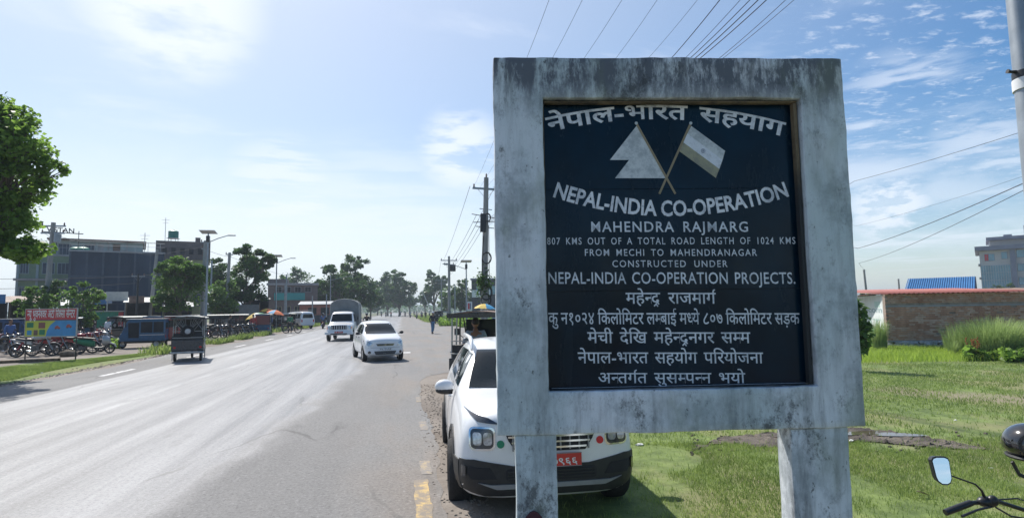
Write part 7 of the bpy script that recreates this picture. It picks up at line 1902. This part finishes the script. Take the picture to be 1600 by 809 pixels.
V_, F_, w_ = text2d('न्यू भुवनेश्वर अटो रिक्सा सेन्टर'.replace('न्यू', 'न~यू').replace('श्व', 'श~व').replace('रिक्सा', 'रिक~सा').replace('सेन्ट', 'सेन~ट'), .016)
x0_, x1_ = min(q[0] for q in V_), max(q[0] for q in V_)
mb = MB(); mb.v = [(.10 + (wB - .2) * (x - x0_) / (x1_ - x0_), -.0095, lerp(zt, zm, .80) + y * .30 / .62) for x, y in V_]; mb.f = F_; mb.build('printed_text', M['white_flat'], bn)
for i, (fx0, fx1, fz0, fz1, m_) in enumerate(((.04, .17, .55, .85, 'green_cloth'), (.27, .40, .50, .85, 'maroon_body'), (.05, .14, .10, .38, 'blue_cloth'), (.18, .26, .08, .40, 'sheet_brown'), (.29, .40, .10, .42, 'green_cloth'))):
    MB().box(wB * fx0, wB * fx1, -.0092, -.0072, lerp(zb, zm, fz0), lerp(zb, zm, fz1)).build('printed_picture', M[m_], bn)
for (cx_, cz_) in ((.64, .55), (.86, .62)):      # two small printed vehicles on the blue side
    pts_ = [(-.14, -.06), (.14, -.06), (.15, .0), (.07, .02), (.04, .07), (-.08, .07), (-.12, .01), (-.15, .0)]
    MB().prism([(wB * cx_ + a, lerp(zb, zm, cz_) + b) for a, b in pts_], -.0105, -.009, 'Y').build('printed_picture', M['red_body'], bn)
    for s in (-.08, .08): MB().lathe([(.001, -.0115), (.028, -.0115), (.028, -.0107)], 'Y', (wB * cx_ + s, 0, lerp(zb, zm, cz_) - .06), 10).build('printed_picture', M['black_metal'], bn)
for x in (.03, wB - .03): MB().path([(x, .05, 0), (x, .05, zt + .02)], .028, 6).build('post', M['black_metal'], bn)
for z in (zb, zt): MB().box(-.02, wB + .02, -.012, .036, z - .014, z + .014).build('frame_rail', M['steel'], bn)
for x in (0, wB): MB().box(x - .014, x + .014, -.0125, .0365, zb + .0145, zt - .0145).build('frame_rail', M['steel'], bn)
pk_ = MB().box(-1.2, 1.2, -.12, .12, 0, .12).build('timber_beam', M['wood_old'], bevel=.02); tag(pk_, 'old dark timber lying in the grass below the banner post', 'timber'); pk_.location = G(36, 566); pk_.rotation_euler.z = R(20)

# ------------------------------------------------------------------ brick walled shed with red roof on the right
DW = 24.6
ca = GD(1393, DW); cb2 = GD(1760, 23.4); cc_ = GD(1336, 32.5)
gz_ = -.12
v = cb2 - ca; wl_ = v.length; shed = empty('brick_shed', 'unplastered red brick shed with white painted end wall and red tin roof', 'shed', (ca.x, ca.y, gz_), math.atan2(v.y, v.x))
HW = 2.33; SB = .32
mk('brick', (.50, .23, .15), .9, .3, 1.6, .3, 40, c2=(.62, .35, .24))
mk('brick_b', (.58, .34, .24), .9, .25, 2.2, .3, 40, c2=(.64, .44, .35))
mk('mortar', (.32, .25, .21), .95, .25, 3, .5, 30)
mk('stone', (.40, .40, .40), .9, .35, 2.5, .4, 20)
MB().box(-.235, wl_, .02, .24, SB, HW).build('mortar_core', M['mortar'], shed)
bA, bB = MB(), MB(); rr_ = random.Random(4); z = SB + .07; row = 0
while z < HW - .06:
    x = (row % 2) * .12 - .25; beam = abs(z - 1.83) < .05
    while x < wl_ - .05:
        L_ = .225 + rr_.uniform(-.012, .012); j = rr_.uniform(-.008, .010)
        hole = rr_.random() < .012
        if not hole and not beam:
            (bA if rr_.random() < .62 else bB).box(x + .006, x + L_ - .006, -.012 + j, .02, z + .006 + rr_.uniform(-.003, .003), z + .068)
        x += L_
    z += .078; row += 1
bA.build('bricks', M['brick'], shed)['kind'] = 'stuff'; bB.build('bricks', M['brick_b'], shed)['kind'] = 'stuff'
MB().box(-.24, wl_, -.010, .018, 1.80, 1.855).build('cement_band', M['slab'], shed)
MB().box(-.25, wl_, -.03, .26, SB, SB + .062).build('plinth_beam', M['slab'], shed)
st = MB()
for i in range(620):
    x = rr_.uniform(-.25, wl_); z_ = rr_.uniform(.0, SB); s = rr_.uniform(.05, .12); st.ball((x, rr_.uniform(-.09, .0), z_), (s, s * .7, s * .7), 6, 4, .25)
for i in range(160):
    x = rr_.uniform(0, wl_); s = rr_.uniform(.04, .10); st.ball((x, rr_.uniform(-.35, -.1), .03), (s, s * .7, s * .7), 6, 4, .3)
st.build('foundation_stones', M['stone'], shed)['kind'] = 'stuff'
# end wall, plastered white with a green dado and faded green print
iv = Matrix.Rotation(-shed.rotation_euler.z, 4, 'Z') @ Matrix.Translation(-shed.location); e = iv @ Vector((cc_.x, cc_.y, gz_)); ev = Vector((e.x, e.y)); le = ev.length; ang = math.atan2(e.y, e.x)
em = Matrix.Rotation(ang, 4, 'Z')
k = nodes_mat('white_plaster')
n1 = k.noise(1.6, 6); n2 = k.noise(6, 6, (1, 1, .25)); k.color(k.mix(k.map(n2, .45, .75, 0, .6), k.mix(n1, (.60, .66, .66), (.78, .80, .80)), (.34, .38, .36))); k.b.inputs['Roughness'].default_value = .85; M['white_plaster'] = k.m
mk('print_green', (.10, .38, .30), .8, .15, 4); mk('print_grey', (.30, .40, .42), .8, .1, 4); mk('print_pale', (.45, .60, .56), .8, .1, 4)
MB().box(.26, le, 0, .22, .0, HW, em).build('end_wall', M['white_plaster'], shed)
# which side faces the camera?
side = -1 if (em.inverted() @ (iv @ CAM)).y < 0 else 1
yf = -.004 if side < 0 else .224
def eprint(name, x0, x1, z0, z1, m, d=0): MB().box(x0, x1, yf - .003 - d if side < 0 else yf - .001, yf + .001 if side < 0 else yf + .003 + d, z0, z1, em).build(name, M[m], shed)
eprint('painted_dado', .27, le - .01, .12, .78, 'print_green')
lx_ = le * .78
mbp = MB(); pl_ = [(lx_ - .55, 1.35), (lx_ + .55, 1.35), (lx_ + .62, 1.62), (lx_ + .30, 1.78), (lx_, 2.12), (lx_ - .3, 1.78), (lx_ - .62, 1.62)]
mbp.prism(pl_, yf - .003 if side < 0 else yf - .001, yf + .001 if side < 0 else yf + .003, 'Y', em); mbp.build('painted_emblem', M['print_green'], shed)
V_, F_, w_ = text2d('elecom', .01)
def etext(s_, xa, xb, z0_, hh, m_):
    V_, F_, w_ = text2d(s_, .012); a0, a1 = min(q[0] for q in V_), max(q[0] for q in V_)
    mb = MB(); mb.v = [tuple(em @ Vector((xb + (xa - xb) * (x - a0) / (a1 - a0), yf + (-.005 if side < 0 else .005), z0_ + y * hh / .7))) for x, y in V_]; mb.f = F_; mb.build('painted_text', M[m_], shed)
etext('elecom', le * .08, le * .66, 1.55, .26, 'print_grey'); etext('IT', le * .12, le * .40, .95, .30, 'print_pale'); eprint('painted_emblem', le * .12, le * .25, 1.78, 2.05, 'print_pale')
# corrugated red roof rising away from the wall
def tin(name, x0, x1, y0, z0_, y1, z1_, m_, par, pitch=.19, amp=.022):
    mb = MB(); xs_ = np.arange(x0, x1 + 1e-6, pitch / 4)
    for i, x in enumerate(xs_):
        q = amp * math.sin(2 * PI * x / pitch); mb.v += [(x, y0, z0_ + q), (x, y1, z1_ + q)]
    n_ = len(xs_); mb.f = [(2 * i, 2 * i + 2, 2 * i + 3, 2 * i + 1) for i in range(n_ - 1)]; o = mb.build(name, M[m_], par, 60); md = o.modifiers.new('s', 'SOLIDIFY'); md.thickness = .004; return o
tin('roof', -1.0 if e.x < 0 else -.25, 6.2, -.22, HW + .03, 6.5, HW + .35, 'tin_red', shed); tin('roof', 6.3, wl_ + .2, -.20, HW + .02, 6.4, HW + .30, 'tin_rust', shed)
wedge = MB().prism([(-.1, HW), (5.2, HW), (5.2, HW + .25)], .02, .2, 'X', em @ Matrix.Identity(4)) if False else None
# gable extension of the roof over the far end of the white wall
ex = MB(); n_ = 30
for i in range(n_ + 1):
    f2 = i / n_; q = .02 * math.sin(f2 * 60); a0 = em @ Vector((le * f2, -.15 if side < 0 else .35, HW + .03 + q + .01 * f2)); 
    ex.v += [tuple(a0), (max(a0.x + .6, 2.5 + 2.0 * f2), max(a0.y, 3.2) + 1.2, HW + .22 + q)]
ex.f = [(2 * i, 2 * i + 2, 2 * i + 3, 2 * i + 1) for i in range(n_)]; ex.build('roof', M['tin_red'], shed, 60)
# rest of the shed's walls
MB().box(wl_ - .22, wl_, .25, 6.2, 0, HW).build('side_wall', M['mortar'], shed); MB().box(le * .3, wl_ - .25, 6.2, 6.4, 0, HW + .2).build('back_wall', M['mortar'], shed)
# blue ribbed roof house behind
t, w = block('blue_roof_house', 'house with a ribbed bright blue tin roof behind the brick shed', 1424, 1534, 48, 2.4, 5, 'wall_cream', 'house')
z_e = AT(1470, 457, 48).z; z_r = AT(1470, 435, 51).z
rf = MB(); nr = 30
for i in range(nr):
    x = w * i / nr; dx_ = w / nr
    rf.add([(x - .35, -.4, z_e), (x + dx_ * .78 - .35, -.4, z_e), (x + dx_ * .78 + .0, 3.0, z_r), (x, 3.0, z_r)], [(0, 1, 2, 3)])
    rf.box(x - .0, x + .0001, 0, .0001, z_e, z_e + .0001) if False else None
rf.build('roof', M['tin_blue'], t)['kind'] = 'stuff'
mk('tin_blue_shaded', (.02, .09, .24), .45, .1)  # darker copy of the blue tin: shade between lit ribs painted in
MB().add([(-.36, -.42, z_e - .03), (w - .34, -.42, z_e - .03), (w + .02, 3.0, z_r - .03), (0, 3.0, z_r - .03)], [(0, 1, 2, 3)]).build('roof_channel', M['tin_blue_shaded'], t)
for i in range(nr + 1):
    x = w * i / nr - .06; MB().path([(x - .35, -.4, z_e + .02), (x, 3.0, z_r + .02)], .035, 4).build('roof_rib', M['tin_blue'], t)
MB().add([(w - .34, -.4, z_e), (w + .02, 3.0, z_r), (w + .3, 6.4, z_e)], [(0, 1, 2)]).build('gable', M['wall_dark'], t); MB().add([(0, 3.0, z_r), (w + .02, 3.0, z_r), (w + .3, 6.4, z_e), (0, 6.4, z_e)], [(0, 1, 2, 3)]).build('rear_roof', M['tin_blue_shaded'], t)
# lower dark sheds between
t, w = block('low_shed', 'low shed with rusty roof between the blue roof and tall building', 1542, 1680, 42, 2.2, 5, 'wall_dark', 'shed')
MB().prism([(-.5, 2.25), (5.4, 2.75), (5.4, 2.8), (-.5, 2.3)], -.2, w + .2, 'X').build('roof', M['tin_rust'], t)
if False: t, w = block('low_shed', 'small grey shed under a thin roof just behind the red roof', 1486, 1530, 34, 2.5, 3, 'slab', 'shed')
if False: MB().prism([(-.4, 2.55), (3.2, 2.85), (3.2, 2.9), (-.4, 2.6)], -.2, w + .2, 'X').build('roof', M['tin_grey'], t)
# office block at the far right
t, w = block('office_building', 'modern office block with slate columns and blue glass at the right edge', 1537, 1680, 118, 12.2, 16, 'wall_cream')
s_ = w / 143.; zz = lambda y: AT(1560, y, 118).z
glz0, glz1 = zz(450), zz(415)
gl = empty('x') if False else None
cwall = MB().box(1 * s_, 50 * s_, -.25, -.005, 0, glz1).build('curtain_wall', M['win_blue'], t)
for i in range(13):
    x = (1 + 49 * i / 12) * s_; MB().box(x - .04, x + .04, -.30, -.252, 0, glz1).build('mullion', M['slab'], cwall)
for z_ in np.arange(1.5, glz1, 1.55): MB().box(1 * s_, 50 * s_, -.29, -.251, z_ - .035, z_ + .035).build('transom', M['slab'], cwall)
for x0, x1, py0, py1, g_ in ((9, 15, 407, 397, 'red_sticker'), (15.6, 25, 407, 397, 'win_blue'), (37, 46, 405, 395, 'win_blue'), (62, 80, 404, 393, 'win_blue'), (62, 80, 425, 414, 'win_blue'), (62, 80, 446, 435, 'win_blue'), (88, 106, 404, 393, 'win_blue'), (88, 106, 425, 414, 'win_blue'), (88, 106, 446, 435, 'win_blue'), (112, 130, 404, 393, 'win_blue'), (112, 130, 425, 414, 'win_blue')):
    win(t, x0 * s_, x1 * s_, zz(py0), zz(py1), 'slate_col', g_, 1)
for x in (50.5, 82, 107): MB().box(x * s_, (x + 9 * (x < 60) + 3.5 * (x > 60)) * s_, -.6, -.004, 0, zz(391)).build('column', M['slate_col'], t)
MB().box(-7 * s_, w + 1, -1.1, 16.5, zz(391), zz(384.5)).build('roof_slab', M['slate_col'], t)
for z_ in (zz(413), zz(434)): MB().box(-3 * s_, .5 * s_, -.4, 3, z_ - .2, z_ + .2).build('ledge', M['slab'], t)
MB().box(20 * s_, w - 2, 3, 14, zz(384.5), zz(374)).build('penthouse', M['wall_cream'], t)
MB().box(14 * s_, w, 1.5, 15, zz(374), zz(369.5)).build('penthouse_roof', M['slate_col'], t); MB().box(44 * s_, 58 * s_, 3, 10, zz(369.5), zz(366)).build('lift_head', M['slate_col'], t)
MB().box(18 * s_, 19.5 * s_, 2, 2.6, zz(384.5), zz(374)).build('column', M['wall_cream'], t)
MB().path([(80 * s_, 5, zz(369)), (80 * s_, 5, zz(352))], .12, 6).build('mast', M['steel'], t)
# green row of potted trees at the foot of the glass
for i, (px, h_) in enumerate(((1545, 4.3), (1558, 5.0), (1571, 4.6), (1583, 5.3))):
    T(px, 112, h_, 1.3, .8, 'leaf_dark', 450, .4, 80 + i, ['leftmost tree before the office glass', 'second tree before the office glass', 'third tree before the office glass', 'rightmost tree before the office glass'][i], .1, 4, group='trees before the office block')
# hills beyond the haze
hl = MB(); n_ = 160
for i in range(n_ + 1):
    px = -200 + 2000 * i / n_; p_ = GD(px, 1050); h_ = 9 + 11 * abs(mnoise.noise(Vector((i * .07, 2, 0)))) + 5 * abs(mnoise.noise(Vector((i * .3, 5, 0))))
    if px > 1100: h_ *= 1.8
    q_ = GD(px, 1200); hl.v += [(p_.x, p_.y, -2), (lerp(p_.x, q_.x, .5), lerp(p_.y, q_.y, .5), h_), (q_.x, q_.y, -2)]
hl.f = [(i * 3 + j, i * 3 + 3 + j, i * 3 + 4 + j, i * 3 + 1 + j) for i in range(n_) for j in range(2)]
struct(hl.build('hills', M['far_ground'], smooth=60))

# ------------------------------------------------------------------ haze: one even box of air
hz = MB().box(-2700, 2700, -1900, 2500, -3.2, 40).build('haze', None); hm_ = bpy.data.materials.new('haze_air'); hm_.use_nodes = True; nt = hm_.node_tree; nt.nodes.clear()
ou = nt.nodes.new('ShaderNodeOutputMaterial'); pv = nt.nodes.new('ShaderNodeVolumePrincipled'); pv.inputs['Density'].default_value = .00065; pv.inputs['Color'].default_value = (.74, .86, .98, 1); pv.inputs['Anisotropy'].default_value = .1
nt.links.new(pv.outputs[0], ou.inputs['Volume']); hz.data.materials.append(hm_); tag(hz, kind='stuff')
bpy.data.objects.remove(tobj)
